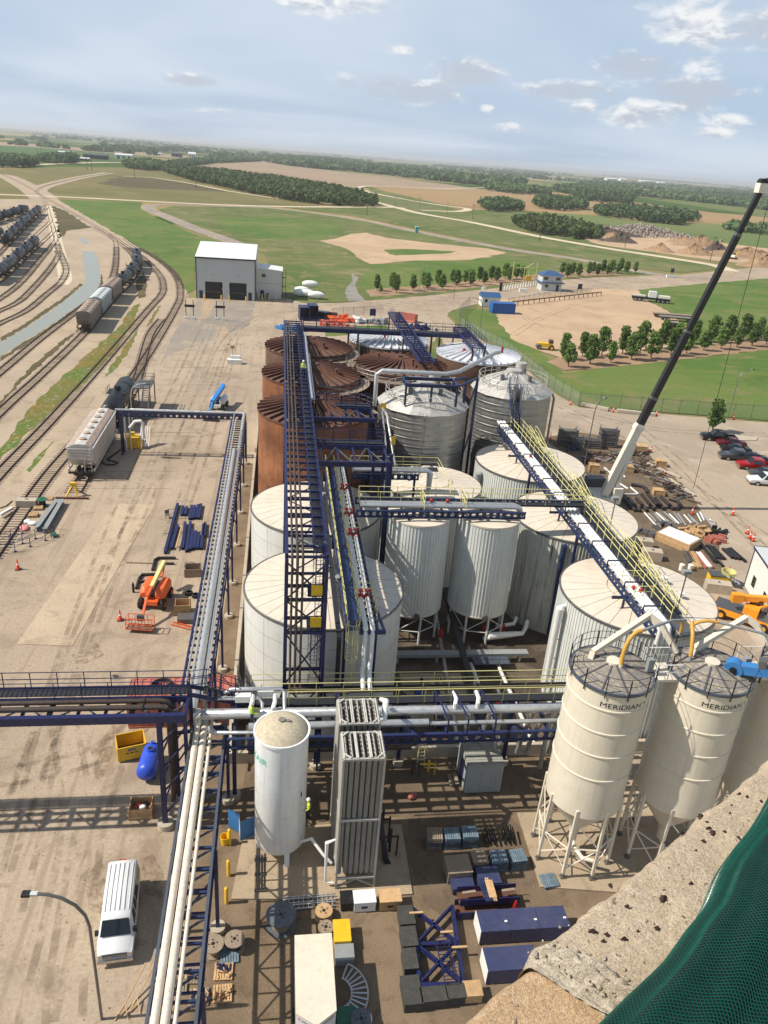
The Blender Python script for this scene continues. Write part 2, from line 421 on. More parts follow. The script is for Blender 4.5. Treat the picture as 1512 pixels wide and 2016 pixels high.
gmat('dark_gravel',[(118,102,84),(104,90,74),(90,78,64)],(0.3,0.9,12.0),0.8,10.0,fleck=((120,106,90),7.0,0.5))
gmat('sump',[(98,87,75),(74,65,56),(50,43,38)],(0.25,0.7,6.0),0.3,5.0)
gmat('ballast',[(174,157,135),(165,148,128),(148,131,112)],(0.05,0.25,4.5),0.9,5.0,fleck=((196,182,164),3.5,0.5))
gmat('ballast_grey',[(150,138,124),(140,128,116),(124,112,100)],(0.08,0.3,5.0),0.9,6.0,fleck=((190,180,168),4.0,0.6))
gmat('grass_bright',[(80,106,46),(98,114,58),(126,116,80)],(0.02,0.09,1.3),0.6,2.0,tracks=((112,118,66),(0.02,0.16,0.5),0.55),patch=((66,92,40),0.03,0.6))
gmat('grass_mid',[(84,100,50),(104,110,66),(146,128,98)],(0.02,0.09,1.3),0.6,2.0,tracks=((122,116,76),(0.03,0.12,0.5),0.6),patch=((70,92,42),0.03,0.6))
gmat('grass_strip',[(90,116,44),(116,112,50),(146,114,58)],(0.05,0.14,2.0),0.6,3.0,ragged=.42)
gmat('meadow',[(118,110,70),(104,102,62),(132,120,82)],(0.006,0.03,0.8),0.3,1.0)
gmat('dark_meadow',[(92,84,60),(84,80,54),(112,100,70)],(0.01,0.05,0.8),0.3,1.0)
gmat('stubble',[(156,136,112),(148,129,107),(138,120,99)],(0.004,0.02,0.5),stretch=(1.0,0.35,1.0))
gmat('ripe_field',[(156,130,92),(148,124,88),(140,120,90)],(0.004,0.016,0.5),stretch=(0.5,1.0,1.0))
gmat('far_green',[(96,112,62),(110,118,72),(92,104,62)],(0.003,0.012,0.4))
gmat('crop_green',[(70,98,48),(76,102,52),(86,104,58)],(0.003,0.012,0.4))
gmat('bare_dirt',[(186,160,130),(176,151,124),(162,138,112)],(0.03,0.12,2.0),0.2,2.0)
gmat('pale_gravel',[(206,190,164),(196,181,157),(186,171,149)],(0.02,0.1,1.0),0.2,2.0)
gmat('old_asphalt',[(150,140,128),(140,130,118),(164,148,128)],(0.04,0.15,3.0),0.2,4.0,tracks=((176,156,130),(0.35,0.03,0.5),0.6))
gmat('worn_asphalt',[(136,128,118),(146,137,125),(170,154,132)],(0.06,0.2,5.0),0.2,5.0,tracks=((176,150,120),(0.32,0.02,0.5),0.9))
gmat('slab',[(184,166,142),(176,158,135),(158,140,120)],(0.15,0.5,6.0),0.15,6.0,tracks=((150,130,108),(0.9,0.08,0.5),0.35))
gmat('pad',[(168,150,126),(158,142,120),(140,124,104)],(0.3,0.8,8.0),0.15,8.0)
gmat('creek',[(140,136,128),(128,124,116),(112,108,100)],(0.05,0.2,2.0),0.4,3.0)
gmat('mulch',[(158,130,104),(148,122,98),(132,108,86)],(0.05,0.2,2.0),0.4,3.0)
gmat('damp',[(146,126,104),(136,118,98),(120,102,84)],(0.6,1.4,6.0),0.3,5.0,ragged=.53)
def farland():
 m=bpy.data.materials.new('farland');m.use_nodes=True
 t=m.node_tree;t.nodes.clear();g=N(t)
 P=g('ShaderNodeNewGeometry').outputs['Position']
 v=g('ShaderNodeTexVoronoi',i_Vector=g.scale(P,(1.0,1.5,1.0)),i_Scale=0.0011)
 v.distance='CHEBYCHEV'
 r_=g('ShaderNodeSeparateColor',i_0=v.outputs['Color']).outputs[0]
 cr=g('ShaderNodeValToRGB',i_0=r_);e=cr.color_ramp;e.interpolation='CONSTANT'
 cols=[(86,102,58),(104,112,70),(72,92,50),(150,132,92),(92,106,64),(128,122,84),(80,98,56),(160,138,104)]
 while len(e.elements)<len(cols):e.elements.new(0.5)
 for i,c in enumerate(cols):
  e.elements[i].position=i/len(cols);e.elements[i].color=(*lin(c),1)
 f=g.ramp(g.noise(P,0.01,6,0.6),0.3,0.7,0.8,1.15,False)
 col=g.mix(1.0,cr.outputs[0],g('ShaderNodeCombineColor',i_0=f,i_1=f,i_2=f).outputs[0],'MULTIPLY')
 b=g('ShaderNodeBsdfPrincipled',i_Base_Color=col,i_Roughness=1.0);b.inputs['Specular IOR Level'].default_value=0.0
 g('ShaderNodeOutputMaterial',i_Surface=b);MATS['farland']=m
farland()
def water():
 m=bpy.data.materials.new('water');m.use_nodes=True
 t=m.node_tree;t.nodes.clear();g=N(t)
 P=g('ShaderNodeNewGeometry').outputs['Position']
 b=g('ShaderNodeBsdfPrincipled',i_Base_Color=lin((140,140,124)),i_Roughness=0.22)  # base colour lightened, so the bright sky reflection is partly painted in
 bn=g('ShaderNodeBump',i_Strength=0.05,i_Distance=0.05,i_Height=g.noise(P,3.0,3))
 t.links.new(bn.outputs[0],b.inputs['Normal'])
 g('ShaderNodeOutputMaterial',i_Surface=b);MATS['water']=m
water()
def sheet(name,pts,material,z,px=True,wob=0.0):
 z=(z+0.16)*0.25-0.012
 p=[G(*q)for q in pts]if px else pts
 if wob:
  out=[]
  for i in range(len(p)):
   a,b=Vector(p[i]),Vector(p[(i+1)%len(p)])
   L=(b-a).length;n=max(1,min(40,int(L/(wob*5))))
   nrm=Vector((-(b-a).y,(b-a).x)).normalized()if L>0 else Vector((0,0))
   for k in range(n):
    q=a.lerp(b,k/n)
    if k:q=q+nrm*random.uniform(-wob,wob)
    out.append(tuple(q))
  p=out
 mb=MB();mb.add([(q[0],q[1],z)for q in p],[tuple(range(len(p)))])
 me_o=struct(name,mb,material)
 if me_o.data.polygons[0].normal.z<0:me_o.data.flip_normals()
 return me_o
def band(name,pts,width,material,z,px=True):
 """a strip of constant width along a line"""
 z=(z+0.16)*0.25-0.012
 p=[Vector(G(*q))if px else Vector(q)for q in pts]
 p=smooth(p)
 vs=[];n=len(p)
 for i in range(n):
  d=(p[min(i+1,n-1)]-p[max(i-1,0)]).normalized();s=Vector((-d.y,d.x))*width/2
  vs+=[(p[i].x+s.x,p[i].y+s.y,z),(p[i].x-s.x,p[i].y-s.y,z)]
 mb=MB();mb.add(vs,[(2*i,2*i+1,2*i+3,2*i+2)for i in range(n-1)])
 return struct(name,mb,material)
def smooth(p,k=6):
 """Catmull-Rom through the points"""
 out=[]
 n=len(p)
 for i in range(n-1):
  a,b,c,d=p[max(i-1,0)],p[i],p[i+1],p[min(i+2,n-1)]
  for j in range(k):
   t=j/k
   out.append(0.5*((2*b)+(c-a)*t+(2*a-5*b+4*c-d)*t*t+(3*b-a-3*c+d)*t**3))
 out.append(p[-1].copy());return out
L_=42000
struct('ground',MB().add([(-L_,-2000,-0.118),(L_,-2000,-0.118),(L_,L_,-0.118),(-L_,L_,-0.118)],[(0,1,2,3)]),'farland')
sheet('stubble_field',[(318,331),(430,321),(520,316),(620,332),(760,348),(890,364),(985,378),(1060,389),(1000,399),(880,386),(780,373),(720,367),(700,374),(640,368),(520,356),(420,346)],'stubble',-0.5)
sheet('ripe_field',[(720,366),(880,374),(985,372),(1090,378),(1250,398),(1400,418),(1600,436),(1600,448),(1400,438),(1200,426),(1100,419),(960,414),(920,411),(850,396)],'ripe_field',-0.49)
sheet('green_field',[(980,414),(1180,424),(1260,436),(1400,440),(1600,458),(1600,500),(1400,474),(1250,452),(1160,456),(1040,436),(930,412)],'far_green',-0.47)
sheet('crop_field',[(-60,284),(60,289),(170,298),(235,302),(225,309),(150,309),(-60,305)],'crop_green',-0.48)
sheet('stubble_strip',[(-60,277),(60,283),(240,298),(400,309),(380,313),(240,303),(60,289),(-60,283)],'stubble',-0.485)
for pts,mt in(([(900,337),(1030,346),(1160,352),(1164,356),(1020,352)],'stubble'),([(1230,372),(1340,374),(1512,392),(1600,404),(1420,392)],'stubble'),([(1060,352),(1180,360),(1300,372),(1240,372),(1130,362)],'far_green'),([(650,327),(700,327),(745,333),(690,334)],'stubble'),([(840,320),(940,325),(1000,333),(880,330)],'far_green'),([(100,268),(260,281),(330,290),(150,280)],'far_green')):
 sheet('far_field',pts,mt,-0.48)
sheet('meadow',[(60,392),(150,356),(215,342),(320,333),(480,376),(640,407),(770,409),(430,404),(110,390)],'meadow',-0.46)
sheet('meadow',[(-200,338),(0,333),(120,328),(260,330),(320,336),(210,343),(150,356),(60,392),(-200,398)],'meadow',-0.465)
sheet('burnt_meadow',[(188,361),(230,347),(300,349),(380,362),(450,378),(330,373),(250,370)],'dark_meadow',-0.44,wob=6)
sheet('meadow_rise',[(38,350),(60,338),(120,334),(170,340),(172,348),(110,360),(64,366)],'meadow',-0.44)
sheet('verge',[(725,369),(850,397),(900,412),(960,414),(1184,470),(1300,500),(1184,490),(1054,467),(830,424),(740,403)],'grass_mid',-0.45)
yard=[(-500,2500),(-500,850),(300,640),(358,588),(390,586),(560,586),(600,597),(680,596),(720,591),(860,579),(985,566),(1140,546),(1250,542),(1340,541),(1430,532),(1512,524),(1700,530),(1700,575),(1512,550),(1400,560),(1260,574),(1180,572),(985,592),(940,598),(890,611),(880,622),(905,647),(1000,697),(1095,777),(1140,802),(1512,832),(1800,850),(2600,1500),(2600,2500)]
sheet('yard',yard,'dirt_yard',-0.16)
sheet('rail_yard_ground',[(-500,1400),(-500,392),(60,392),(112,391),(245,468),(330,528),(368,575),(352,622),(305,695),(250,790),(215,850),(150,935),(60,1010),(0,1090)],'ballast',-0.12)
sheet('lawn',[(112,392),(280,397),(278,412),(310,430),(392,465),(480,488),(385,500),(385,566),(368,578),(345,533),(285,493),(190,437)],'grass_bright',-0.10,wob=0.6)
sheet('lawn',[(340,406),(540,409),(700,429),(820,455),(1000,490),(1130,509),(1240,531),(1315,541),(1140,547),(1050,555),(960,566),(860,580),(720,592),(600,597),(560,584),(520,500),(485,484),(400,452),(330,427),(312,412)],'grass_mid',-0.11,wob=0.5)
sheet('lawn',[(420,430),(560,425),(680,445),(640,470),(520,470),(450,455)],'grass_bright',-0.105,wob=4)
sheet('lawn',[(740,522),(840,512),(980,505),(1080,520),(1060,542),(960,563),(860,577),(760,578),(700,560)],'grass_bright',-0.105,wob=2)
sheet('verge',[(300,401),(430,404),(760,408),(830,423),(1054,467),(1184,490),(1405,524),(1420,530),(1340,537),(1240,527),(1130,505),(1000,486),(820,451),(700,426),(540,406),(370,402)],'grass_mid',-0.115)
sheet('bare_patch',[(628,474),(660,470),(690,460),(720,458),(760,468),(860,480),(960,489),(1010,500),(930,511),(800,514),(730,520),(700,502),(672,486)],'bare_dirt',-0.095,wob=1.2)
sheet('weed_patch',[(755,492),(800,490),(900,495),(880,499),(780,503),(765,500)],'grass_bright',-0.09,wob=0.8)
sheet('weed_patch',[(1000,497),(1120,512),(1180,528),(1120,536),(1000,512),(960,504)],'grass_mid',-0.088,wob=1.5)
sheet('storm_channel',[(692,538),(706,546),(699,562),(706,578),(720,592),(686,593),(679,578),(685,562),(694,552)],'creek',-0.085,wob=0.3)
sheet('pit_floor',[(1120,462),(1190,452),(1290,464),(1400,476),(1600,500),(1600,542),(1512,524),(1405,513),(1184,482)],'bare_dirt',-0.1,wob=1.5)
sheet('dirt_lot',[(985,590),(1100,577),(1180,569),(1255,571),(1275,592),(1322,617),(1348,642),(1340,690),(1290,705),(1180,712),(1110,706),(1060,690),(1012,670),(985,640),(976,612)],'bare_dirt',-0.075,wob=0.5)
sheet('lawn',[(1252,571),(1300,566),(1400,557),(1512,548),(1700,560),(1700,680),(1512,662),(1420,665),(1350,690),(1346,640),(1320,615),(1275,592)],'grass_bright',-0.09,wob=0.5)
sheet('lawn',[(882,616),(905,606),(978,612),(988,640),(1014,670),(1062,692),(1110,735),(1180,725),(1512,688),(1700,690),(1700,845),(1512,828),(1140,798),(1097,774),(1002,694),(908,645)],'grass_bright',-0.085,wob=0.25)
sheet('tree_bed',[(1075,712),(1110,702),(1290,690),(1512,662),(1700,668),(1700,700),(1512,688),(1300,712),(1180,725),(1110,729)],'mulch',-0.07,wob=0.4)
sheet('tree_bed',[(720,572),(740,568),(860,560),(1000,545),(1160,531),(1260,545),(1180,546),(1040,556),(900,573),(800,580),(730,584)],'mulch',-0.08,wob=0.4)
sheet('lawn',[(720,586),(860,574),(985,561),(1140,543),(1250,541),(1290,541),(1140,547),(985,566),(860,580),(722,592)],'grass_mid',-0.078)
sheet('parking_ground',[(1095,782),(1140,804),(1512,834),(1800,855),(2300,1300),(1512,1300),(1400,1150),(1250,1040),(1150,900),(1085,860)],'parking_dirt',-0.14)
sheet('worn_asphalt_apron',[(390,590),(503,594),(492,640),(330,700),(315,720),(335,668),(372,610)],'worn_asphalt',-0.13)
sheet('weigh_lane',[(940,598),(985,566),(1010,560),(1180,548),(1255,556),(1180,568),(985,590)],'dirt_yard',-0.07)
band('loop_road',[(492,489),(440,470),(380,448),(322,424),(293,412),(300,404),(345,403),(440,406),(540,410),(700,431),(820,456),(1000,490),(1130,509),(1240,531),(1330,545),(1400,548)],9.0,'old_asphalt',-0.06)
band('gravel_road',[(-150,378),(0,383),(150,389),(430,403),(600,407),(770,408),(790,410)],9.0,'pale_gravel',-0.08)
band('gravel_road',[(735,397),(790,411),(832,421),(930,438),(1054,464),(1184,487),(1300,505),(1405,522),(1440,534)],9.0,'pale_gravel',-0.07)
band('gravel_road',[(1010,368),(880,371),(780,368),(728,366),(706,370),(730,379),(800,393),(870,404),(920,411),(900,416),(830,414)],8.0,'pale_gravel',-0.09)
band('gravel_track',[(240,347),(300,350),(380,362),(450,376),(560,392),(660,402)],5.0,'pale_gravel',-0.09)
band('highway',[(-200,330),(0,328),(120,322),(240,320),(330,329),(420,330)],12.0,'pale_gravel',-0.1)
band('highway',[(300,318),(380,314),(470,311)],14.0,'pale_gravel',-0.1)
sheet('pond',[(163,494),(188,496),(194,520),(198,545),(197,562),(185,584),(152,604),(100,640),(0,702),(-60,736),(-60,706),(0,676),(60,640),(128,592),(165,560),(168,535),(162,510)],'water',-0.08,wob=0.3)
sheet('pond',[(155,467),(164,467),(175,479),(168,482),(158,474)],'water',-0.08,wob=0.2)
sheet('spoil_bank',[(102,404),(130,416),(180,448),(130,455),(118,470),(112,440)],'dark_meadow',-0.1,wob=1.0)
sheet('grass_strip',[(-40,925),(0,883),(60,802),(120,745),(180,692),(237,640),(262,603),(276,596),(262,640),(226,692),(172,750),(100,812),(40,868),(0,906),(-40,950)],'grass_strip',-0.07,wob=0.35)
sheet('grass_strip',[(272,588),(268,555),(282,535),(290,560),(285,585)],'dark_meadow',-0.07,wob=0.4)
for pts in([(66,905),(100,872),(108,868),(80,905),(58,930),(52,925)],[(208,742),(222,715),(262,660),(275,640),(255,690),(225,728)],[(288,640),(310,605),(318,600),(300,632),(290,645)]):
 sheet('weed_strip',pts,'grass_strip',-0.068,wob=0.3)
for pts in([(0,790),(60,722),(120,672),(160,645),(110,692),(40,755),(0,800)],):
 sheet('weed_strip',pts,'dark_meadow',-0.068,wob=0.3)
sheet('wooden_deck',[(170,780),(187,780),(172,803),(141,803)],'pad',0.02)
sheet('rail_unloading_slab',[(195,770),(480,775),(470,905),(430,1050),(230,1000),(140,960),(128,975),(150,925),(210,850),(240,800)],'dirt_yard',-0.05)
sheet('concrete_slab',[(225,991),(305,994),(142,1272),(33,1268)],'slab',-0.03)
sheet('pipe_rack_gravel',[(-4.9,20),(-4.9,101),(-3.3,101),(-3.3,44),(24,44),(24,20)],'gravel',-0.09,px=False)
sheet('shade_toned_gravel',[(8.9,37.3),(8.9,30.8),(11.5,28.5),(16.5,30.5),(16.8,35.2),(15.5,38),(22,38.3),(22,42.3),(-2,42.3),(-2,37.6)],'dark_gravel',-0.07,px=False,wob=0.45)  # shade by the front rack painted in as a darker gravel colour
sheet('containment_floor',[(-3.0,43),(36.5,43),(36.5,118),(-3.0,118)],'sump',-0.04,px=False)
sheet('sump_slab',[(10.5,46.5),(15.8,46.5),(15.8,53),(10.5,53)],'pad',-0.02,px=False)
sheet('material_yard_ground',[(1070,860),(1130,850),(1250,870),(1330,940),(1400,1030),(1430,1120),(1380,1190),(1250,1080),(1150,930)],'dark_gravel',-0.10,wob=0.6)
for lab,pts,hh in(('cryogenic_pad',[(455,1772),(690,1772),(812,1762),(790,1625),(640,1625),(480,1640)],0.12),('silo_pad',[(1018,1602),(1200,1602),(1420,1600),(1480,1760),(1230,1760),(1063,1748)],0.12)):
 p=[G(*q)for q in pts];mb=MB();mb.prism(p,-0.15,hh);struct(lab,mb,'pad')
mb=MB();mb.prism([G(640,745),G(745,742),G(747,725),G(640,727)],-0.1,0.05)
for pts,mt in(([(185,1530),(178,1480),(200,1455),(228,1422),(237,1424),(222,1480),(198,1540)],'damp'),([(262,1700),(300,1680),(322,1720),(318,1770),(285,1760)],'damp'),([(220,1330),(228,1328),(236,1332),(228,1337)],'sump'),([(140,1290),(190,1262),(205,1290),(150,1318)],'damp'),([(175,1790),(172,1720),(200,1690),(215,1760),(200,1800)],'damp')):
 o=sheet('damp_patch',pts,mt,-0.025,wob=0.2)
gmat('rut',[(150,133,113),(142,126,107),(132,116,99)],(0.8,2.0,6.0),0.3,5.0,ragged=.5)
gmat('dust',[(196,184,166),(204,192,174),(186,174,156)],(0.3,1.0,4.0),ragged=.5)
for pts in([(430,640),(380,760),(300,950),(205,1150),(110,1400),(50,1650),(10,1800)],[(405,640),(340,780),(250,980),(150,1250),(70,1500),(20,1640)],[(462,660),(432,780),(384,930),(335,1060)],[(640,606),(520,622),(450,665),(405,760),(340,900)],[(125,1430),(150,1600),(120,1800),(70,2016)],[(250,1420),(185,1600),(140,1850),(125,2010)],[(90,1440),(30,1600),(-20,1750)],[(1105,800),(1200,850),(1350,950),(1510,1060)],[(1130,812),(1300,846),(1512,856)],[(1505,1085),(1410,985),(1330,905),(1240,835),(1140,806)],[(700,604),(880,590),(1000,578),(1200,560),(1400,550)],[(560,612),(700,610),(860,600),(900,620),(960,665)],[(1010,660),(1080,620),(1180,590),(1300,600)],[(1250,640),(1150,650),(1060,640),(1030,620)],[(300,1400),(200,1480),(60,1520),(-40,1530)]):
 c=[Vector(G(*p))for p in pts]
 for s_ in(-.85,.85):
  q=[]
  for i in range(len(c)):d=(c[min(i+1,len(c)-1)]-c[max(i-1,0)]).normalized();q.append(c[i]+Vector((-d.y,d.x))*s_)
  band('wheel_track',q,.42,'rut',-.022,px=False)
sheet('dust_patch',[(1380,925),(1440,955),(1520,968),(1520,1005),(1450,1000),(1400,960)],'dust',-.02,wob=.6)
sheet('dust_patch',[(400,640),(440,640),(400,760),(330,900),(250,1010),(230,990),(310,860),(370,740)],'dust',-.02,wob=.4)
for pts in([(200,540),(204,565),(190,590),(155,612),(100,648),(0,712),(0,704),(100,641),(152,605),(186,584),(197,562)],[(164,560),(128,591),(60,638),(0,674),(0,666),(56,632),(122,588),(158,558)]):sheet('weed_strip',pts,'dark_meadow',-.06,wob=.3)
for i in range(9):
 a,b=G(465-i*16,690+i*34),G(340-i*20,690+i*34)
 band('slab_joint',[a,b],.07,'sump',-.021,px=False)
t=thing('containment_wall','low concrete wall enclosing the tank farm','wall',(-3.2,43,0))
for a,b in(((-3.2,43),(-3.2,117)),((-3.2,43),(22,43)),((22,43),(36.8,43)),((36.8,43),(36.8,117))):
 mb=MB();mb.beam((*a,0.45),(*b,0.45),0.3,1.1);mb.build('wall_run','concrete',t)
def track(pts,label,tiemax=330,px=True):
 p=smooth([Vector(G(*q))for q in pts]if px else[Vector(q)for q in pts],8)
 t=thing('railway_track',label,'track',(p[0].x,p[0].y,0),0,'tracks of the rail yard')
 n=len(p);sd=[]
 for i in range(n):
  d=(p[min(i+1,n-1)]-p[max(i-1,0)]).normalized();sd.append(Vector((-d.y,d.x)))
 for s in(-1,1):
  mb=MB();vs=[]
  for i in range(n):
   c=p[i]+sd[i]*s*0.75
   for du,z in((-0.05,0.0),(-0.05,0.16),(0.05,0.16),(0.05,0.0)):
    vs.append((c.x+sd[i].x*du,c.y+sd[i].y*du,z))
  mb.add(vs,[(4*i+k,4*i+k+1,4*i+k+5,4*i+k+4)for i in range(n-1)for k in range(3)])
  mb.build('rail','rail_steel',t)
 mb=MB();acc=0.0
 bed=MB();vs=[]
 for i in range(n):
  for w,z in((-2.3,-0.11),(-1.5,-0.03),(1.5,-0.03),(2.3,-0.11)):vs.append((p[i].x+sd[i].x*w,p[i].y+sd[i].y*w,z))
 bed.add(vs,[(4*i+k,4*i+k+1,4*i+k+5,4*i+k+4)for i in range(n-1)for k in range(3)])
 o=bed.build('ballast_bed','ballast_grey',t);o.data.flip_normals()
 for i in range(n-1):
  L=(p[i+1]-p[i]).length;d=(p[i+1]-p[i])/max(L,1e-6)
  while acc<L:
   c=p[i]+d*acc
   if c.y<tiemax:
    a=math.atan2(sd[i].y,sd[i].x)+random.uniform(-0.03,0.03)
    mb.rbox((c.x,c.y),a,2.55+random.uniform(-.1,.1),0.24,-0.1,0.02+random.uniform(-.02,.02))
   acc+=0.62
  acc-=L
 if mb.f:
  o=mb.build('ties','tie',t);o['kind']='stuff'
 return p
TB=track([(-120,935),(0,812),(83,736),(159,663),(190,625),(225,585),(255,556),(271,530),(267,510),(252,492),(228,474),(180,446)],'track carrying the train of hoppers and black tank cars')
track([(-120,830),(0,733),(83,664),(165,602),(209,566),(225,535),(229,495),(226,474),(212,460)],'bare track between the long pond and the train')
track([(-100,1050),(0,932),(99,829),(198,719),(291,611),(318,580),(321,562),(314,541),(286,511),(246,482),(201,453),(98,394)],'bare track just right of the green grass strip')
track([(-20,1100),(43,1008),(99,931),(165,856),(231,785),(298,687),(344,610),(355,580),(347,545),(312,511),(265,484),(246,470)],'outermost bare track nearest the warehouse')
TE=track([(147,970),(205,872),(250,792),(272,740),(285,690),(297,655),(318,628)],'short unloading spur under the grey hopper car')
track([(-60,640),(0,612),(30,598),(53,580),(93,536),(114,505),(112,494)],'curved bare track second from the pond in the yard')
track([(-60,668),(0,637),(53,611),(91,580),(119,556),(130,532),(122,507),(116,494)],'curved bare track closest to the pond bank')
track([(-60,625),(12,580),(46,551),(79,512),(108,475),(110,462)],'bare track in the shadow of the nearest tank car row')
L4=track([(-90,615),(-13,560),(13,541),(66,492),(103,458),(104,445)],'track under the shortest, nearest tank car row')
track([(-60,580),(20,515),(63,470),(97,438),(99,428)],'bare track between the two long tank car rows')
L6=track([(-90,580),(-10,508),(30,466),(74,424),(93,408)],'track under the long middle row of tank cars',420)
L7=track([(-60,505),(0,470),(20,452),(55,431),(92,411)],'track partly hidden behind the middle tank car row')
L8=track([(-60,458),(0,437),(53,419),(90,404)],'track under the farthest tank car row')
track([(116,494),(106,455),(98,428),(92,405),(80,385),(55,368),(20,350),(0,342)],'ladder track running up the yard to the far junction')
track([(98,394),(80,384),(72,378),(84,368),(120,358),(160,349),(200,343),(215,340)],'far curved track bending right past the pale road')
band('track_bed',[(98,394),(80,384),(72,378),(84,368),(120,358),(160,349),(215,340)],13,'ballast',-0.115)
band('track_bed',[(98,400),(80,385),(55,368),(20,350),(0,344),(-40,340)],18,'ballast',-0.117)
band('access_track',[(120,560),(128,545),(118,500),(104,440),(96,405)],4,'pale_gravel',-0.1)
def leafmat(name,c1,c2,c3):
 m=bpy.data.materials.new(name);m.use_nodes=True
 t=m.node_tree;t.nodes.clear();g=N(t)
 P=g('ShaderNodeNewGeometry').outputs['Position']
 oi=g('ShaderNodeObjectInfo').outputs['Random']
 col=g.mix(g.ramp(g.noise(P,0.9,3),0.35,0.65),lin(c1),lin(c2))
 col=g.mix(g.ramp(g.noise(P,0.03,3),0.4,0.7),col,lin(c3))
 f=g.ramp(oi,0,1,0.7,1.25,False)
 col=g.mix(1.0,col,g('ShaderNodeCombineColor',i_0=f,i_1=f,i_2=f).outputs[0],'MULTIPLY')
 b=g('ShaderNodeBsdfPrincipled',i_Base_Color=col,i_Roughness=0.75);b.inputs['Specular IOR Level'].default_value=0.25
 tr=g('ShaderNodeBsdfTranslucent',i_Color=col)
 mx=g('ShaderNodeMixShader',i_0=0.25);t.links.new(b.outputs[0],mx.inputs[1]);t.links.new(tr.outputs[0],mx.inputs[2])
 g('ShaderNodeOutputMaterial',i_Surface=mx);MATS[name]=m
leafmat('leaf',(88,116,56),(112,136,70),(98,124,62))
leafmat('wood_leaf',(82,102,56),(104,118,68),(94,108,62))
leafmat('dark_leaf',(76,98,60),(92,112,68),(96,114,72))  # leaf tones lightened: some of the distance haze is put into the colour
rng=np.random.default_rng(11)
def inside(poly,x,y):
 c=False;n=len(poly)
 for i in range(n):
  x1,y1=poly[i];x2,y2=poly[(i+1)%n]
  if(y1>y)!=(y2>y)and x<(x2-x1)*(y-y1)/(y2-y1)+x1:c=not c
 return c
def leaf_cards(C,S,k,rx,rz,size):
 """k leaf-clump faces round each centre: C (n,3), S (n,) scale -> verts, faces"""
 n=len(C)
 d=rng.normal(size=(n,k,3));d/=np.linalg.norm(d,axis=2,keepdims=True)
 rad=rng.uniform(0.45,1.0,(n,k,1))**0.6
 pos=C[:,None,:]+d*rad*np.array([rx,rx,rz])*S[:,None,None]
 a=rng.normal(size=(n,k,3));a/=np.linalg.norm(a,axis=2,keepdims=True)
 b=np.cross(a,d);b/=np.linalg.norm(b,axis=2,keepdims=True)+1e-9
 a=np.cross(b,d*0.8+a*0.6);a/=np.linalg.norm(a,axis=2,keepdims=True)+1e-9
 s=size*S[:,None,None]*rng.uniform(0.6,1.3,(n,k,1))
 v=np.stack([pos-a*s-b*s*0.7,pos+a*s-b*s*0.6,pos+a*s*0.8+b*s*0.8,pos-a*s*0.7+b*s],axis=2).reshape(-1,3)
 return v
def quads_obj(name,v,material,parent=None,extra=None):
 n=len(v)//4
 me=bpy.data.meshes.new(name);me.vertices.add(len(v));me.vertices.foreach_set('co',v.astype(np.float32).ravel())
 me.loops.add(4*n);me.loops.foreach_set('vertex_index',np.arange(4*n,dtype=np.int32))
 me.polygons.add(n);me.polygons.foreach_set('loop_start',np.arange(0,4*n,4,dtype=np.int32))
 me.materials.append(MATS[material]);me.update(calc_edges=True);me.validate()
 return link(name,me,parent)
def forest(label,pts,h,dens,k,material='wood_leaf',name='wood'):
 poly=[G(*q)for q in pts]
 xs=[p[0]for p in poly];ys=[p[1]for p in poly]
 area=abs(sum(poly[i][0]*poly[(i+1)%len(poly)][1]-poly[(i+1)%len(poly)][0]*poly[i][1]for i in range(len(poly))))/2
 want=int(min(area*dens,2600));C=[];tries=0
 while len(C)<want and tries<want*30:
  tries+=1
  x,y=random.uniform(min(xs),max(xs)),random.uniform(min(ys),max(ys))
  if inside(poly,x,y):C.append((x,y))
 C=np.array(C);n=len(C)
 if n==0:return
 sp=math.sqrt(area/n)
 S=rng.uniform(0.75,1.25,n)
 cen=np.column_stack([C,S*h*0.55])
 rx=max(0.22*h,sp*0.62)
 v=leaf_cards(cen,S,k,rx,h*0.46,max(0.11*h,rx*0.28))
 o=quads_obj(name,v,material);o['kind']='stuff';tag(o,label,'woods')
 return C
F=forest
F('long wood of slim trees above the pale gravel road',[(318,338),(350,337),(440,344),(560,360),(640,374),(705,388),(740,403),(734,408),(640,405),(560,394),(470,376),(380,357)],8,0.03,46)
F('small wood beside the dark soil heap and rubble',[(1008,440),(1060,434),(1140,450),(1178,462),(1180,475),(1120,470),(1040,457)],6.5,0.05,46)
F('small round copse beside the brown field and road bend',[(945,406),(980,402),(1015,406),(1030,416),(960,418)],8,0.03,40,'dark_leaf')
F('oval copse standing alone in the brown field',[(1047,400),(1080,395),(1150,404),(1155,413),(1110,416),(1060,411)],9,0.02,40,'dark_leaf')
F('broad copse on the edge of the green field',[(1168,420),(1230,415),(1300,421),(1385,437),(1330,443),(1260,436),(1180,426)],9,0.02,40,'dark_leaf')
F('dark copse behind the tan field edge',[(955,374),(1000,370),(1085,380),(1080,384),(1010,382)],10,0.01,36,'dark_leaf')
F('long dark forest belt beyond the tan field',[(520,318),(560,311),(640,312),(760,331),(900,350),(1025,357),(1030,364),(960,367),(850,355),(700,338),(600,331)],12,0.004,36,'dark_leaf')
F('upper dark copse right of the brown field',[(1085,374),(1150,368),(1240,374),(1262,384),(1250,389),(1130,385)],11,0.01,36,'dark_leaf')
F('lower dark copse touching the brown field',[(1125,386),(1190,388),(1245,397),(1240,402),(1150,395)],10,0.014,36,'dark_leaf')
F('ragged tree belt at the far right behind the crane',[(1262,387),(1400,401),(1600,424),(1600,404),(1400,390),(1290,382)],9,0.004,36,'dark_leaf')
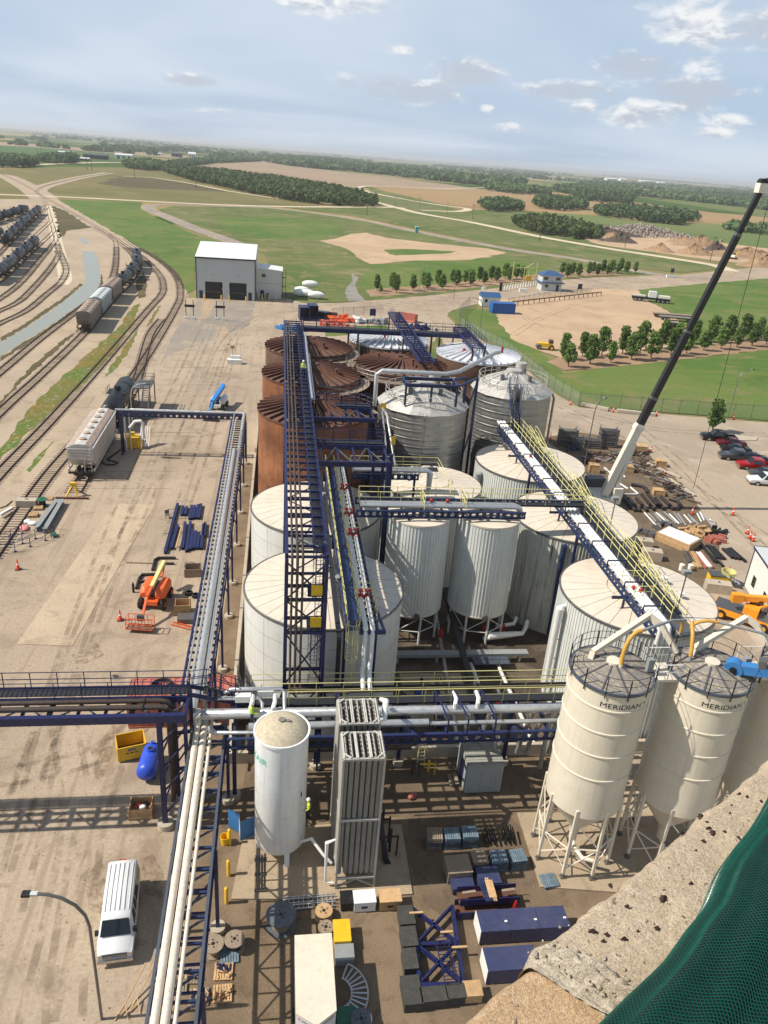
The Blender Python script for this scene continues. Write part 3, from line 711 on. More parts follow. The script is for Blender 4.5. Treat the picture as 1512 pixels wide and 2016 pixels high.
F('low bushes under the crane tip',[(1425,452),(1520,466),(1600,470),(1600,458),(1512,452),(1440,446)],6,0.02,36,'dark_leaf')
F('scrub at the left edge below the green crop',[(-60,316),(30,316),(72,322),(72,330),(-60,330)],9,0.02,40,'dark_leaf')
F('dark grove in front of the farm sheds',[(240,326),(290,322),(322,330),(325,336),(280,336),(250,332)],9,0.02,40,'dark_leaf')
F('trees around the green roofed farm building',[(72,318),(110,312),(150,312),(152,322),(110,324)],9,0.02,40,'dark_leaf')
F('tree belt beside the white farm sheds',[(320,328),(400,316),(470,312),(530,313),(510,318),(420,322),(330,332)],8,0.01,36,'dark_leaf')
cs=[];ss=[]
for b in range(64):
 r_=2300*(11.5**random.random());a=random.uniform(-0.42,0.72)
 bx,by=r_*math.sin(a),r_*math.cos(a)
 ln=random.uniform(120,900)*(1+r_/9000);wd=random.uniform(15,120);ang=random.choice((0.05,1.62))+random.uniform(-.25,.25)
 k=int(ln/14*min(1.0,wd/40))+8
 for _ in range(min(k,70)):
  u,w=random.uniform(-.5,.5)*ln,random.uniform(-.5,.5)*wd
  x,y=bx+u*math.cos(ang)-w*math.sin(ang),by+u*math.sin(ang)+w*math.cos(ang)
  if y>2000:cs.append((x,y,5));ss.append(random.uniform(0.9,1.6))
v=leaf_cards(np.array(cs,float),np.array(ss),12,10,4.6,4.4)
o=quads_obj('far_woods',v,'dark_leaf');o['kind']='stuff';tag(o,'hazy belts of trees out to the horizon','woods')
def haze():
 m=bpy.data.materials.new('haze');m.use_nodes=True;t=m.node_tree;t.nodes.clear();g=N(t)
 v=g('ShaderNodeVolumePrincipled',i_Color=(0.93,0.965,1.0),i_Density=0.00011,i_Anisotropy=0.15)
 o=g('ShaderNodeOutputMaterial');t.links.new(v.outputs[0],o.inputs['Volume'])
 MATS['haze']=m
haze()
mb=MB().box(-L_-50,L_+50,-2050,L_+50,-3,75)
o=mb.build('haze','haze');o['kind']='stuff';tag(o,'thin blue grey summer haze over the plain','haze')
PI=math.pi
def sector(r0,r1,z0,z1,a,n=4,gap=0.02,th=0.05):
 """one roof plate between radii r0..r1 over the angle a, centred on +x"""
 mb=MB();vs=[];m=n+1
 for r,z in((r0,z0),(r1,z1)):
  for i in range(m):
   g_=gap/max(r,0.3);t=-a/2+g_+(a-2*g_)*i/n;vs.append((r*math.cos(t),r*math.sin(t),z))
 vs+=[(x,y,z-th)for x,y,z in vs]
 fs=[(i,i+m,i+m+1,i+1)for i in range(n)]
 k=2*m
 fs+=[(i+m,i+m+k,i+m+1+k,i+m+1)for i in range(n)]+[(0,k,m+k,m),(n,n+m,n+m+k,n+k)]
 return mb.add(vs,fs)
def spread(parent,name,me,n,z=0.0,a0=0.0,skip=()):
 for i in range(n):
  if i in skip:continue
  link(name,me,parent,(0,0,z),(0,0,a0+2*PI*i/n))
def roof_plates(t,r,h,rise,n,material,inner=0.42,a0=0.03):
 base=MB().lathe([(r,h-0.02),(0.01,h+rise-0.06)],48);base.build('roof_deck','concrete_dark',t,True,False)
 zi=h+rise*(1-inner)
 spread(t,'roof_panel',sector(inner*r+0.03,r+0.04,zi,h+0.03,2*PI/n).mesh('roof_panel',material),n,0,a0)
 m=max(8,n//2)
 spread(t,'roof_panel',sector(0.25,inner*r-0.03,h+rise,zi,2*PI/m).mesh('roof_panel',material),m,0.02,a0)
 MB().lathe([(0.02,h+rise+0.1),(0.35,h+rise+0.08),(0.36,h+rise-0.1)],12).build('roof_cap',material,t,True,False)
 MB().lathe([(r+0.05,h-0.14),(r+0.09,h-0.1),(r+0.09,h+0.05),(r,h+0.09)],64).build('roof_rim','steel',t,True,False)
def ring_rail(t,r,z,n,material,h=1.05,a0=0.0,a1=2*PI,name='guard_rail',thick=0.03):
 mb=MB();k=48
 for hh in(h,h*0.55):
  pts=[(r*math.cos(a0+(a1-a0)*i/k),r*math.sin(a0+(a1-a0)*i/k),z+hh)for i in range(k+1)]
  mb.path(pts,thick,5)
 for i in range(n):
  a=a0+(a1-a0)*i/(n if a1-a0>6.2 else n-1)
  mb.tube((r*math.cos(a),r*math.sin(a),z),(r*math.cos(a),r*math.sin(a),z+h),thick*1.1,5)
 return mb.build(name,material,t,False,False)
def panel_tank(c,r,h,label):
 t=thing('storage_tank',label,'tank',(*c,0),0,'smooth white storage tanks')
 MB().lathe([(r-0.03,0),(r-0.03,h)],72).build('shell','concrete_dark',t,True,False)
 nc,npn=6,13
 ch=h/nc
 mb=MB();a=2*PI/npn;n=8;vs=[]
 for z in(0.01,ch-0.014):
  for i in range(n+1):
   q=-a/2+0.0022+(a-0.0044)*i/n;vs.append((r*math.cos(q),r*math.sin(q),z))
 mb.add(vs,[(i,i+1,i+n+2,i+n+1)for i in range(n)])
 me=mb.mesh('wall_panel','tank_white',True)
 for k in range(nc):spread(t,'wall_panel',me,npn,k*ch,0.25+(a/2 if k%2 else 0)*0)
 roof_plates(t,r,h,0.75,30,'roof_cream',0.42)
 return t
def ribbed_shell(r,z0,z1,n,depth=0.05):
 mb=MB();prof=[]
 for i in range(n):
  a=2*PI*i/n;w=2*PI/n
  prof+=[(a,r),(a+w*0.74,r),(a+w*0.80,r+depth),(a+w*0.94,r+depth)]
 m=len(prof)
 vs=[(q*math.cos(a),q*math.sin(a),z)for z in(z0,z1)for a,q in prof]
 return mb.add(vs,[(i,(i+1)%m,m+(i+1)%m,m+i)for i in range(m)])
def ribbed_tank(c,r,h,label,material='ribbed_white'):
 t=thing('storage_tank',label,'tank',(*c,0),0,'ribbed white storage tanks')
 ribbed_shell(r,0,h,int(r*22)).build('shell',material,t,False,False)
 roof_plates(t,r,h,0.7,28,'roof_cream',0.40)
 return t
def rust_tank(c,r,h,label,nrib=32,roof='rust_dark',ribm='rust_rib',shell='rust',rise=1.1,hole=True):
 t=thing('storage_tank',label,'tank',(*c,0),0,'unpainted steel tanks under construction')
 mb=MB();nc=6
 prof=[]
 for k in range(nc):prof+=[(r+0.012*(k%2),h*k/nc+0.01),(r+0.012*(k%2),h*(k+1)/nc-0.01)]
 mb.lathe(prof,72).build('shell',shell,t,True,False)
 n=nrib
 spread(t,'roof_panel',sector(0.9,r+0.02,h+rise*(1-0.9/r),h,2*PI/n,3,0.0,0.03).mesh('roof_panel',roof),n,0)
 rb=MB();rb.beam((0.95,0,h+rise*(1-0.95/r)+0.16),(r+0.15,0,h+0.12),0.16,0.26)
 spread(t,'roof_rib',rb.mesh('roof_rib',ribm),n,0,PI/n)
 MB().lathe([(0.9,h+rise-0.3),(0.95,h+rise+0.22),(0.55,h+rise+0.25),(0.5,h+rise-0.2)],24).build('centre_ring',ribm,t,True,False)
 MB().lathe([(r-0.02,h-0.25),(r+0.1,h-0.2),(r+0.1,h+0.02),(r,h+0.04)],72).build('top_ring',ribm,t,True,False)
 return t
def nozzle_bits(t,spots,r,h,rise,m='alu_pipe'):
 for x,y,k in spots:
  d=math.hypot(x,y);z=h+rise*(1-d/r)
  mb=MB();mb.tube((x,y,z),(x,y,z+k),0.16,10);mb.tube((x,y,z+k),(x,y,z+k+0.08),0.26,10)
  mb.build('roof_nozzle',m,t,True,False)
T1=panel_tank((3.6,50.8),6.0,10,'smooth white tank nearest the front pipe bridge, beige roof')
T2=panel_tank((3.6,65.2),6.0,10,'smooth white tank between the front white tank and the rusty tanks')
for t_,s in((T1,[(1.0,-0.6,0.5),(0.2,1.2,0.4),(1.6,-3.4,0.3)]),(T2,[(0.6,0.4,0.5)])):nozzle_bits(t_,s,6,10,0.75)
R3=rust_tank((3.8,79.3),5.95,15,'tallest looking rusty brown tank, front one of the left rusty row')
R2=rust_tank((3.9,93.8),5.95,15,'orange brown rusty tank in the middle of the left row')
R1=rust_tank((4.0,108.2),5.95,15,'grey brown rusty tank at the back of the left row',shell='rust_dark')
R4=rust_tank((16.1,100.1),6.0,15,'dark rusty tank with open centre ring behind the front steel bin',shell='rust_dark',rise=0.8)
S1=rust_tank((16.3,115.0),5.9,15,'far tank with bright silver roof plates, left one',roof='silver_roof',ribm='silver_roof',shell='rust_dark')
S2=rust_tank((28.5,108.1),6.0,15,'far tank with bright silver roof plates, right one',roof='silver_roof',ribm='silver_roof',shell='rust_dark')
W1=ribbed_tank((28.0,78.0),6.05,10,'ribbed white tank just in front of the corrugated bins')
W2=ribbed_tank((28.2,63.9),5.9,10,'ribbed white tank with dark drip stains below its roof edge','ribbed_stained')
W3=ribbed_tank((28.3,49.6),6.0,10,'ribbed white tank closest to the cream silos')
M1=ribbed_tank((15.9,72.2),5.0,9.6,'ribbed tank with weathered roof hidden behind the two tall tanks')
for t_,r,s in((W1,6,[(-1,-1.4,.5),(2,2,.4)]),(W2,5.9,[(1.5,1,.5)]),(W3,6,[(2.6,1.0,.5),(3.0,-1.2,.4)])):nozzle_bits(t_,s,r,10,0.7,'white_pipe')
for t_,s in((R1,[(-1.4,-2.6,1.0),(2,-3,.8)]),(R2,[(-1.8,-1.6,.8),(2.5,2,.7),(3,-2,.7)]),(R3,[(-2.2,-1.4,.8),(2.8,1,.7)]),(R4,[(1,-3,.9),(-3,1,.6),(2,2.4,.6)])):nozzle_bits(t_,s,6,15,1.0,'rust_rib')
for t_,s in((S1,[(-1,-2,.5)]),(S2,[(-2.6,-1.8,.5),(3.0,-1.6,1.0)])):nozzle_bits(t_,s,6,15,1.0,'red')
a=R(186);mb=MB();q=lambda z,d:(6.05*math.cos(a)-d,6.05*math.sin(a)-d*0.4,z)
mb.path([q(9.3,0.0),q(9.3,0.35),q(9.2,0.5),q(1.2,0.5)],0.17,10)
for z in(8,6.2,4.4,2.6):mb.beam(q(z,0),q(z,0.5),0.06)
mb.build('overflow_pipe','white_pipe',W3,True,False)
a=R(196);mb=MB();q=lambda z,d:(6.1*math.cos(a)-d,6.1*math.sin(a)-d*0.4,z);mb.path([q(9.3,0.0),q(9.2,0.4),q(0.3,0.4)],0.16,10);mb.build('overflow_pipe','grey_paint',W1,True,False)
a=R(243);mb=MB();q=lambda z,d:(5.95*math.cos(a)+d*math.cos(a),5.95*math.sin(a)+d*math.sin(a),z);mb.path([q(9.6,-0.3),q(9.7,0.3),q(0.3,0.3)],0.12,8);mb.build('overflow_pipe','navy2',W2,True,False)
for t_,r,a0,a1,n in((R1,6.3,-1.9,0.6,12),(R2,6.4,-1.5,0.5,12),(R4,6.5,2.6,5.9,16),(R3,6.3,0.2,1.5,8)):
 z=14.2
 ring_rail(t_,r+0.9,z+0.1,n,'steel',1.1,a0,a1,'scaffold_rail',0.035)
 MB().lathe([(r-0.2,z),(r+0.95,z),(r+0.95,z+0.06),(r-0.2,z+0.06)],28,(0,0),a0,a1).build('scaffold_deck','old_wood',t_,False,False)
def steel_bin(c,r,h,label,zslab=0.0):
 t=thing('grain_bin',label,'bin',(*c,0),0,'corrugated steel bins')
 prof=[];n=16;hc=h/n
 for k in range(n):
  z=k*hc
  for j in range(6):prof.append((r+0.022*math.sin(j/6*2*PI),z+hc*(0.06+0.88*j/6)))
  prof.append((r+0.04,z+hc*0.95));prof.append((r+0.04,z+hc*0.99))
 MB().lathe(prof,80).build('shell','galv',t,True,False)
 MB().lathe([(r+0.5,0),(r+0.5,0.35),(r-0.1,0.35)],48).build('footing','concrete',t,False,False)
 n=14
 p1=sector(0.78*r,r+0.22,h+0.95,h+0.05,2*PI/n,1,0.0,0.04).mesh('eave_panel','galv_roof')
 p2=sector(0.9,0.78*r,h+2.2,h+0.95,2*PI/n,1,0.0,0.04).mesh('roof_panel','galv_roof')
 spread(t,'eave_panel',p1,n);spread(t,'roof_panel',p2,n)
 rb=MB().beam((0.95,0,h+2.22),(0.78*r,0,h+0.98),0.06,0.08).mesh('roof_rib','galv_roof');spread(t,'roof_rib',rb,n,0,PI/n)
 MB().lathe([(0.95,h+2.0),(0.95,h+2.5),(0.02,h+2.6)],20).build('roof_cap','galv_roof',t,False,False)
 mb=MB();mb.tube((r*0.30,r*0.42,h+1.4),(r*0.30,r*0.42,h+2.9),0.7,20);mb.build('vent_drum','galv_roof',t,True,False)
 spread(t,'roof_vent',MB().tube((2.4,0,h+1.3),(2.4,0,h+2.2),0.25,10).mesh('roof_vent','steel',True),4,0,0.7)
 ring_rail(t,r*0.86,h+0.75,22,'galv_roof',1.1,0,2*PI,'guard_rail',0.035)
 mb=MB()
 a=-1.7;x,y=(r+0.12)*math.cos(a),(r+0.12)*math.sin(a)
 for s in(-0.2,0.2):mb.tube((x+s,y-0.05,0.6),(x+s,y-0.05,h+0.4),0.03,5)
 for k in range(30):mb.tube((x-0.2,y-0.05,0.8+k*(h-0.8)/30),(x+0.2,y-0.05,0.8+k*(h-0.8)/30),0.02,4)
 mb.build('ladder','galv',t,False,False)
 return t
B1=steel_bin((16.4,84.3),5.1,14.6,'corrugated steel bin in the middle with blue roof frame')
B2=steel_bin((28.9,91.4),4.95,14.6,'corrugated steel bin on the right with blue stair to its roof')
mb=MB();a=R(-8);mb.path([(5.2*math.cos(a),5.2*math.sin(a),14.4),(5.5*math.cos(a),5.5*math.sin(a),13.8),(5.5*math.cos(a),5.5*math.sin(a),0.3)],0.14,8);mb.build('down_pipe','galv',B2,True,False)
mb=MB()
for s in(0,0.75):mb.tube((-1.2+s,-5.25,12.2),(-1.2+s,-5.25,16.4),0.22,10)
mb.build('roof_ducts','galv',B2,True,False)
t=thing('bin_gantry','blue steel frame over the roof of the middle steel bin','frame',(16.4,84.3,15))
mb=MB();Z=17.6
xs0,xs1,ys0,ys1=13.7,19.4,80.7,83.5
for p_,q_ in(((xs0,ys0),(xs1,ys0)),((xs1,ys0),(xs1,ys1)),((xs0,ys1),(xs1,ys1)),((xs0,ys0),(xs0,ys1))):mb.ibeam((*p_,Z),(*q_,Z),0.25,0.35)
mb.build('beam_ring','navy2',t)
for x in(xs0,(xs0+xs1)/2,xs1):MB().beam((x,ys0,15.3),(x,ys0,Z-0.18),0.22).build('post','navy2',t)
for x in(20.9,22.2):MB().beam((x,83.2,0.3),(x,83.2,Z+0.4),0.26).build('post','navy',t)
mb=MB();mb.beam((xs1,ys0,Z),(22.2,83.2,Z+0.4),0.22);mb.beam((xs1,ys1,Z),(20.9,83.2,Z+0.4),0.22);mb.beam((20.9,83.2,12),(22.2,83.2,Z),0.14);mb.beam((22.2,83.2,12),(20.9,83.2,6),0.14);mb.build('brace','navy2',t)
t=tag(MB().path([(10.6,82.5,14.6),(10.6,82.5,18.2),(11.2,82.5,18.6),(18.2,82.2,18.6),(19.8,82.6,18.8),(24.8,86.4,20.2),(25.4,86.8,20.2)],0.24,12).build('transfer_pipe','alu_pipe',None,True),'fat silver transfer pipe crossing between the two steel bins','pipe')
def leg_tank(c,label):
 r,z0,z1=2.72,3.0,12.0
 t=thing('leg_tank',label,'tank',(*c,0),0,'tall ribbed tanks on legs')
 ribbed_shell(r,z0,z1,62,0.035).build('shell','ribbed_white',t,False,False)
 MB().lathe([(r+0.05,z0-0.08),(r+0.05,z0+0.05),(r-0.05,z0+0.05)],40).build('base_ring','cream_pipe',t,True,False)
 MB().lathe([(r,z0-0.05),(0.3,1.2),(0.01,1.15)],32).build('cone_bottom','ribbed_white',t,True,False)
 MB().lathe([(r+0.06,z1-0.12),(r+0.06,z1+0.03),(r-0.1,z1+0.04),(0.02,z1+0.35)],40).build('roof','roof_cream',t,True,False)
 for i in range(8):
  a=2*PI*i/8+0.2;x,y=2.6*math.cos(a),2.6*math.sin(a)
  MB().tube((x,y,0),(x,y,z0),0.11,8).build('leg','ribbed_white',t,True,False)
 mb=MB()
 for i in range(8):
  a,b=2*PI*i/8+0.2,2*PI*(i+1)/8+0.2
  P_=lambda q,z:(2.6*math.cos(q),2.6*math.sin(q),z)
  mb.tube(P_(a,1.3),P_(b,1.3),0.05,5)
  mb.tube(P_(a,1.3),P_(b,2.8),0.045,5)if i%2 else mb.tube(P_(b,1.3),P_(a,2.8),0.045,5)
 mb.build('leg_bracing','ribbed_white',t,False,False)
 a=-1.55;mb=MB();mb.tube((2.7*math.cos(a),2.7*math.sin(a),z0+0.1),(2.95*math.cos(a),2.95*math.sin(a),z0+0.1),0.28,14);mb.build('manway','steel',t,True,False)
 return t
leg_tank((12.3,59.9),'left of the two tall ribbed tanks on white legs');leg_tank((18.5,59.7),'right of the two tall ribbed tanks on white legs')
def text_mesh(s,size):
 cu=bpy.data.curves.new('lettering','FONT');cu.body=s;cu.size=size;cu.align_x='CENTER';cu.align_y='CENTER';cu.resolution_u=3
 o=bpy.data.objects.new('lettering',cu);COL.objects.link(o)
 dg=bpy.context.evaluated_depsgraph_get();me=bpy.data.meshes.new_from_object(o.evaluated_get(dg))
 V=[tuple(v.co)for v in me.vertices];Fs=[tuple(p.vertices)for p in me.polygons]
 bpy.data.objects.remove(o);bpy.data.curves.remove(cu);bpy.data.meshes.remove(me)
 return V,Fs
def wrap_text(s,size,r,ang,z,material,parent,sx=1.0):
 V,Fs=text_mesh(s,size)
 vs=[((r+0.012)*math.cos(ang+x*sx/r),(r+0.012)*math.sin(ang+x*sx/r),z+y)for x,y,_ in V]
 return MB().add(vs,Fs).build('lettering',material,parent,False,False)
def flat_text(s,size,origin,right,up,material,parent,name='lettering'):
 V,Fs=text_mesh(s,size);o,r_,u=Vector(origin),Vector(right),Vector(up)
 return MB().add([o+r_*x+u*y for x,y,_ in V],Fs).build(name,material,parent)
def silo(c,label,k):
 r,z0,z1=2.32,5.0,14.2
 t=thing('hopper_silo',label,'silo',(*c,0.12),0,'cream hopper bottomed silos')
 prof=[(r,z0)]
 seams=(8.0,9.75,11.4,13.0)
 for z in seams:prof+=[(r,z-0.06),(r+0.05,z-0.04),(r+0.05,z+0.04),(r,z+0.06)]
 prof+=[(r,z1)]
 MB().lathe(prof,72).build('shell','silo_cream',t,True,False)
 MB().lathe([(r,z0+0.02),(r*0.96,z0-0.12),(0.32,2.1),(0.3,1.7),(0.01,1.7)],48).build('hopper','silo_cream',t,True,False)
 MB().lathe([(r+0.03,z1-0.12),(r+0.10,z1-0.10),(r+0.10,z1+0.06),(r-0.02,z1+0.06)],64).build('top_angle','slate',t,True,False)
 n=10
 spread(t,'roof_panel',sector(0.3,r,z1+0.55,z1+0.03,2*PI/n,4,0.0,0.03).mesh('roof_panel','silo_roof'),n)
 rb=MB().beam((0.32,0,z1+0.57),(r,0,z1+0.06),0.08,0.07).mesh('roof_rib','steel');spread(t,'roof_rib',rb,n,0,PI/n)
 MB().lathe([(0.42,z1+0.5),(0.42,z1+0.68),(0.02,z1+0.7)],20).build('roof_hatch','silo_cream',t,True,False)
 ring_rail(t,r+0.06,z1,12,'black',1.05,0,2*PI,'guard_rail',0.017)
 spread(t,'rail_post',MB().beam((r+0.08,0,z1-0.35),(r+0.08,0,z1+1.0),0.055).mesh('rail_post','black'),12)
 for i in range(8):
  a=2*PI*i/8+0.26;x,y=r*math.cos(a),r*math.sin(a)
  MB().beam((x,y,z0+0.5),(x*1.03,y*1.03,0.35),0.17).build('leg','silo_cream',t,False,False)
  mb=MB();mb.cbox(x*1.03,y*1.03,0.0,0.3,0.3,0.1);mb.tube((x*1.03,y*1.03,0.08),(x*1.03,y*1.03,0.36),0.12,10)
  mb.build('load_cell','steel',t,False,False)
 mb=MB();P_=lambda i,z:(r*(1+0.03*(5-z)/4.7)*math.cos(2*PI*i/8+0.26),r*(1+0.03*(5-z)/4.7)*math.sin(2*PI*i/8+0.26),z)
 for i in range(8):
  mb.tube(P_(i,2.4),P_(i+1,2.4),0.05,5);mb.tube(P_(i,2.4),P_(i+1,0.7),0.045,5);mb.tube(P_(i+1,2.4),P_(i,0.7),0.045,5)
  mb.tube(P_(i,4.6),P_(i+1,2.5),0.045,5)if i%2 else None
 mb.build('leg_bracing','silo_cream',t,False,False)
 mb=MB();mb.tube((0,0,1.7),(0,0,1.0),0.25,12);mb.path([(0,0,1.0),(0,-0.6,0.8),(0.2,-1.4,0.8),(1.2,-1.8,0.8)],0.13,10);mb.build('discharge_valve','silo_cream',t,True,False)
 if k<2:
  a=R(-94);wrap_text('MERIDIAN',0.46,r,a,13.36,'print_black',t,1.18)
  vs=[];m=14
  for i in range(m+1):
   q=-0.2+1.5*i/m;w=0.045*math.sin(PI*i/m)+0.004
   for s in(-1,1):
    u,v=1.32+(0.30+s*w)*math.sin(q*1.6)*0.8,13.42-0.30*(1-math.cos(q))+0.05+s*w*0.5
    vs.append(((r+0.014)*math.cos(a+u/r),(r+0.014)*math.sin(a+u/r),v))
  MB().add(vs,[(2*i,2*i+1,2*i+3,2*i+2)for i in range(m)]).build('emblem','steel',t,False,False)
 return t
SI=[silo((19.05,34.1),'leftmost cream silo with black lettering under its rim',0),silo((24.95,33.9),'cream silo in the middle with blue drive unit on its roof',1),silo((30.8,33.7),'rightmost cream silo cut off by the picture edge',2)]
def spout(pts,label,w=0.3):
 t=MB()
 for a,b in zip(pts,pts[1:]):t.beam(a,b,w,w)
 return tag(t.build('grain_spout','silo_cream'),label,'spout','square grain spouts')
spout([(18.0,34.8,14.6),(18.1,34.9,15.0),(21.85,36.4,16.5),(22.5,36.0,16.1),(23.5,35.3,14.6)],'square cream spout bridging the left and middle silos')
spout([(24.3,35.0,14.6),(24.4,35.1,15.0),(27.9,36.1,16.5),(28.5,35.7,16.1),(29.4,34.9,14.6)],'square cream spout bridging the middle and right silos')
def elbow(c,label,flip,tail):
 mb=MB();pts=[]
 for i in range(9):
  a=PI*i/16;pts.append((c[0]+flip*(1.3-1.3*math.cos(a)),c[1]+0.5*math.sin(a),c[2]+1.9*math.sin(a)))
 t=thing('fill_elbow',label,'pipe',c,0,'yellow fill elbows')
 MB().path(pts,0.12,10).build('elbow','ochre',t,True)
 MB().path([pts[-1]]+tail,0.09,8).build('fill_line','grey_paint',t,True)
 MB().tube((c[0],c[1],c[2]-0.5),c,0.13,10).build('inlet','silo_cream',t,True)
elbow((19.3,33.7,15.0),'yellow elbow feeding the left silo roof',0.8,[(22.6,35.2,16.9),(23.8,35.7,16.6)])
t=thing('fill_elbow','yellow triple elbow standing behind the middle silo','pipe',(24.3,35.6,14.4),0,'yellow fill elbows')
MB().path([(23.9,34.4,14.3),(23.9,34.5,14.9)],.09,8).build('inlet','grey_paint',t,True);MB().path([(23.9,34.5,14.9),(23.95,34.7,15.5),(24.05,35.1,16.1),(24.2,35.7,16.5)],.12,10).build('elbow','ochre',t,True)
MB().path([(23.8,35.9,15.6),(23.8,35.9,16.1),(23.7,35.8,16.45),(23.4,35.6,16.6),(22.9,35.4,16.75)],.1,10).build('elbow','ochre',t,True);MB().path([(24.4,35.9,15.8),(24.4,35.9,16.1),(24.7,35.8,16.4),(25.2,35.7,16.55),(25.8,35.6,16.5)],.1,10).build('elbow','ochre',t,True)
MB().path([(25.8,35.6,16.5),(28.2,34.9,16.2),(30.6,34.1,15.3),(30.9,34.0,14.5)],.08,8).build('fill_line','grey_paint',t,True)
for i,x in enumerate((22.0,27.9)):
 t=thing('silo_bridge',('cream walkway platform between the left and middle silos','cream walkway platform between the middle and right silos')[i],'platform',(x,34,14.2),0,'walkways between silos')
 MB().box(x-0.75,x+0.75,33.2,34.9,14.08,14.2).build('deck','silo_cream',t)
 for y in(33.2,34.9):
  mb=MB()
  for z in(14.75,15.25):mb.tube((x-0.75,y,z),(x+0.75,y,z),0.03,5)
  for xx in(-0.75,0,0.75):mb.tube((x+xx,y,14.2),(x+xx,y,15.25),0.03,5)
  mb.build('guard_rail','wall_white',t)
 MB().box(x-1.1,x-0.75,33.6,33.9,14.5,15.3).build('junction_box','grey_paint',t)
t=thing('drive_unit','blue motor and gearbox housing on the middle silo roof','motor',(26.3,33.6,14.35))
mb=MB();M_=Matrix.Translation((26.3,33.3,14.9))@Matrix.Rotation(R(-38),4,'Z')@Matrix.Rotation(R(-14),4,'Y')
mb.box(-0.2,1.5,-0.28,0.28,-0.25,0.3);mb.xf(M_);mb.build('housing','sky_blue',t)
mb=MB();mb.tube((-0.3,-0.34,0),(-0.3,0.34,0),0.5,20);mb.xf(M_);mb.build('belt_guard','sky_blue',t,True)
mb=MB();mb.tube((-0.3,-0.42,0),(-0.3,-0.34,0),0.2,12);mb.tube((-0.3,-0.6,0),(-0.3,-0.4,0),0.06,8);mb.xf(M_);mb.build('shaft_hub','black',t)
mb=MB();mb.box(1.0,1.4,-0.3,0.3,0.3,0.75);mb.xf(M_);mb.build('motor','steel',t)
mb=MB();[mb.beam((26.3+dx,33.3+dy,14.3),(26.3+dx,33.3+dy,14.8),0.08)for dx,dy in((-.3,0),(.4,-.6),(1.0,-.6),(.5,.1))];mb.build('stand','black',t)
t=thing('gas_tank','tall white upright gas tank with speckled domed top','tank',(0.42,35.2,0.12));GT=t
r,z0,z1=1.55,1.1,9.5
MB().lathe([(0.02,z0-0.45),(0.9,z0-0.35),(1.4,z0-0.1),(r,z0+0.15),(r,z1)],56).build('shell','nitro_white',t,True,False)
MB().lathe([(r-0.02,z1+0.02),(1.3,z1+0.3),(0.8,z1+0.58),(0.3,z1+0.68),(0.02,z1+0.69)],48).build('dome','nitro_dome',t,True,False)
MB().lathe([(r,z1-0.1),(r+0.08,z1-0.08),(r+0.08,z1+0.08),(r-0.03,z1+0.06)],48).build('rim','nitro_white',t,True,False)
mb=MB();mb.tube((0,0,z1+0.6),(0,0,z1+0.78),0.2,12);mb.cbox(0.35,-0.05,z1+0.62,0.25,0.2,0.12);mb.build('lifting_lug','concrete_dark',t,False,False)
for a in(-1.25,0.85,2.95):
 x,y=1.35*math.cos(a),1.35*math.sin(a);MB().beam((x,y,1.5),(x,y,0),0.3).build('leg','nitro_white',t,False,False)
wrap_text('PRAXAIR',0.62,r,R(-168),8.15,'print_green',t)
MB().add(*[[((r+0.01)*math.cos(R(-40+q)),(r+0.01)*math.sin(R(-40+q)),z)for q,z in((-2,5.3),(2,5.3),(2,5.7),(-2,5.7))],[(0,1,2,3)]]).build('data_plate','black',t,False,False)
tag(MB().path([(1.6,34.3,1.6),(2.3,34.0,2.2),(3.0,33.2,1.7),(3.5,33.0,1.2)],0.09,8).build('liquid_line','white_pipe',None,True),'frosted white line from gas tank to finned vaporizer','pipe')
tag(MB().path([(3.6,32.6,3.6),(3.1,32.4,3.6),(3.1,32.3,0.5),(3.6,32.2,0.5)],0.06,8).build('vapor_line','white_pipe',None,True),'thin white pipe loop beside the front vaporizer','pipe')
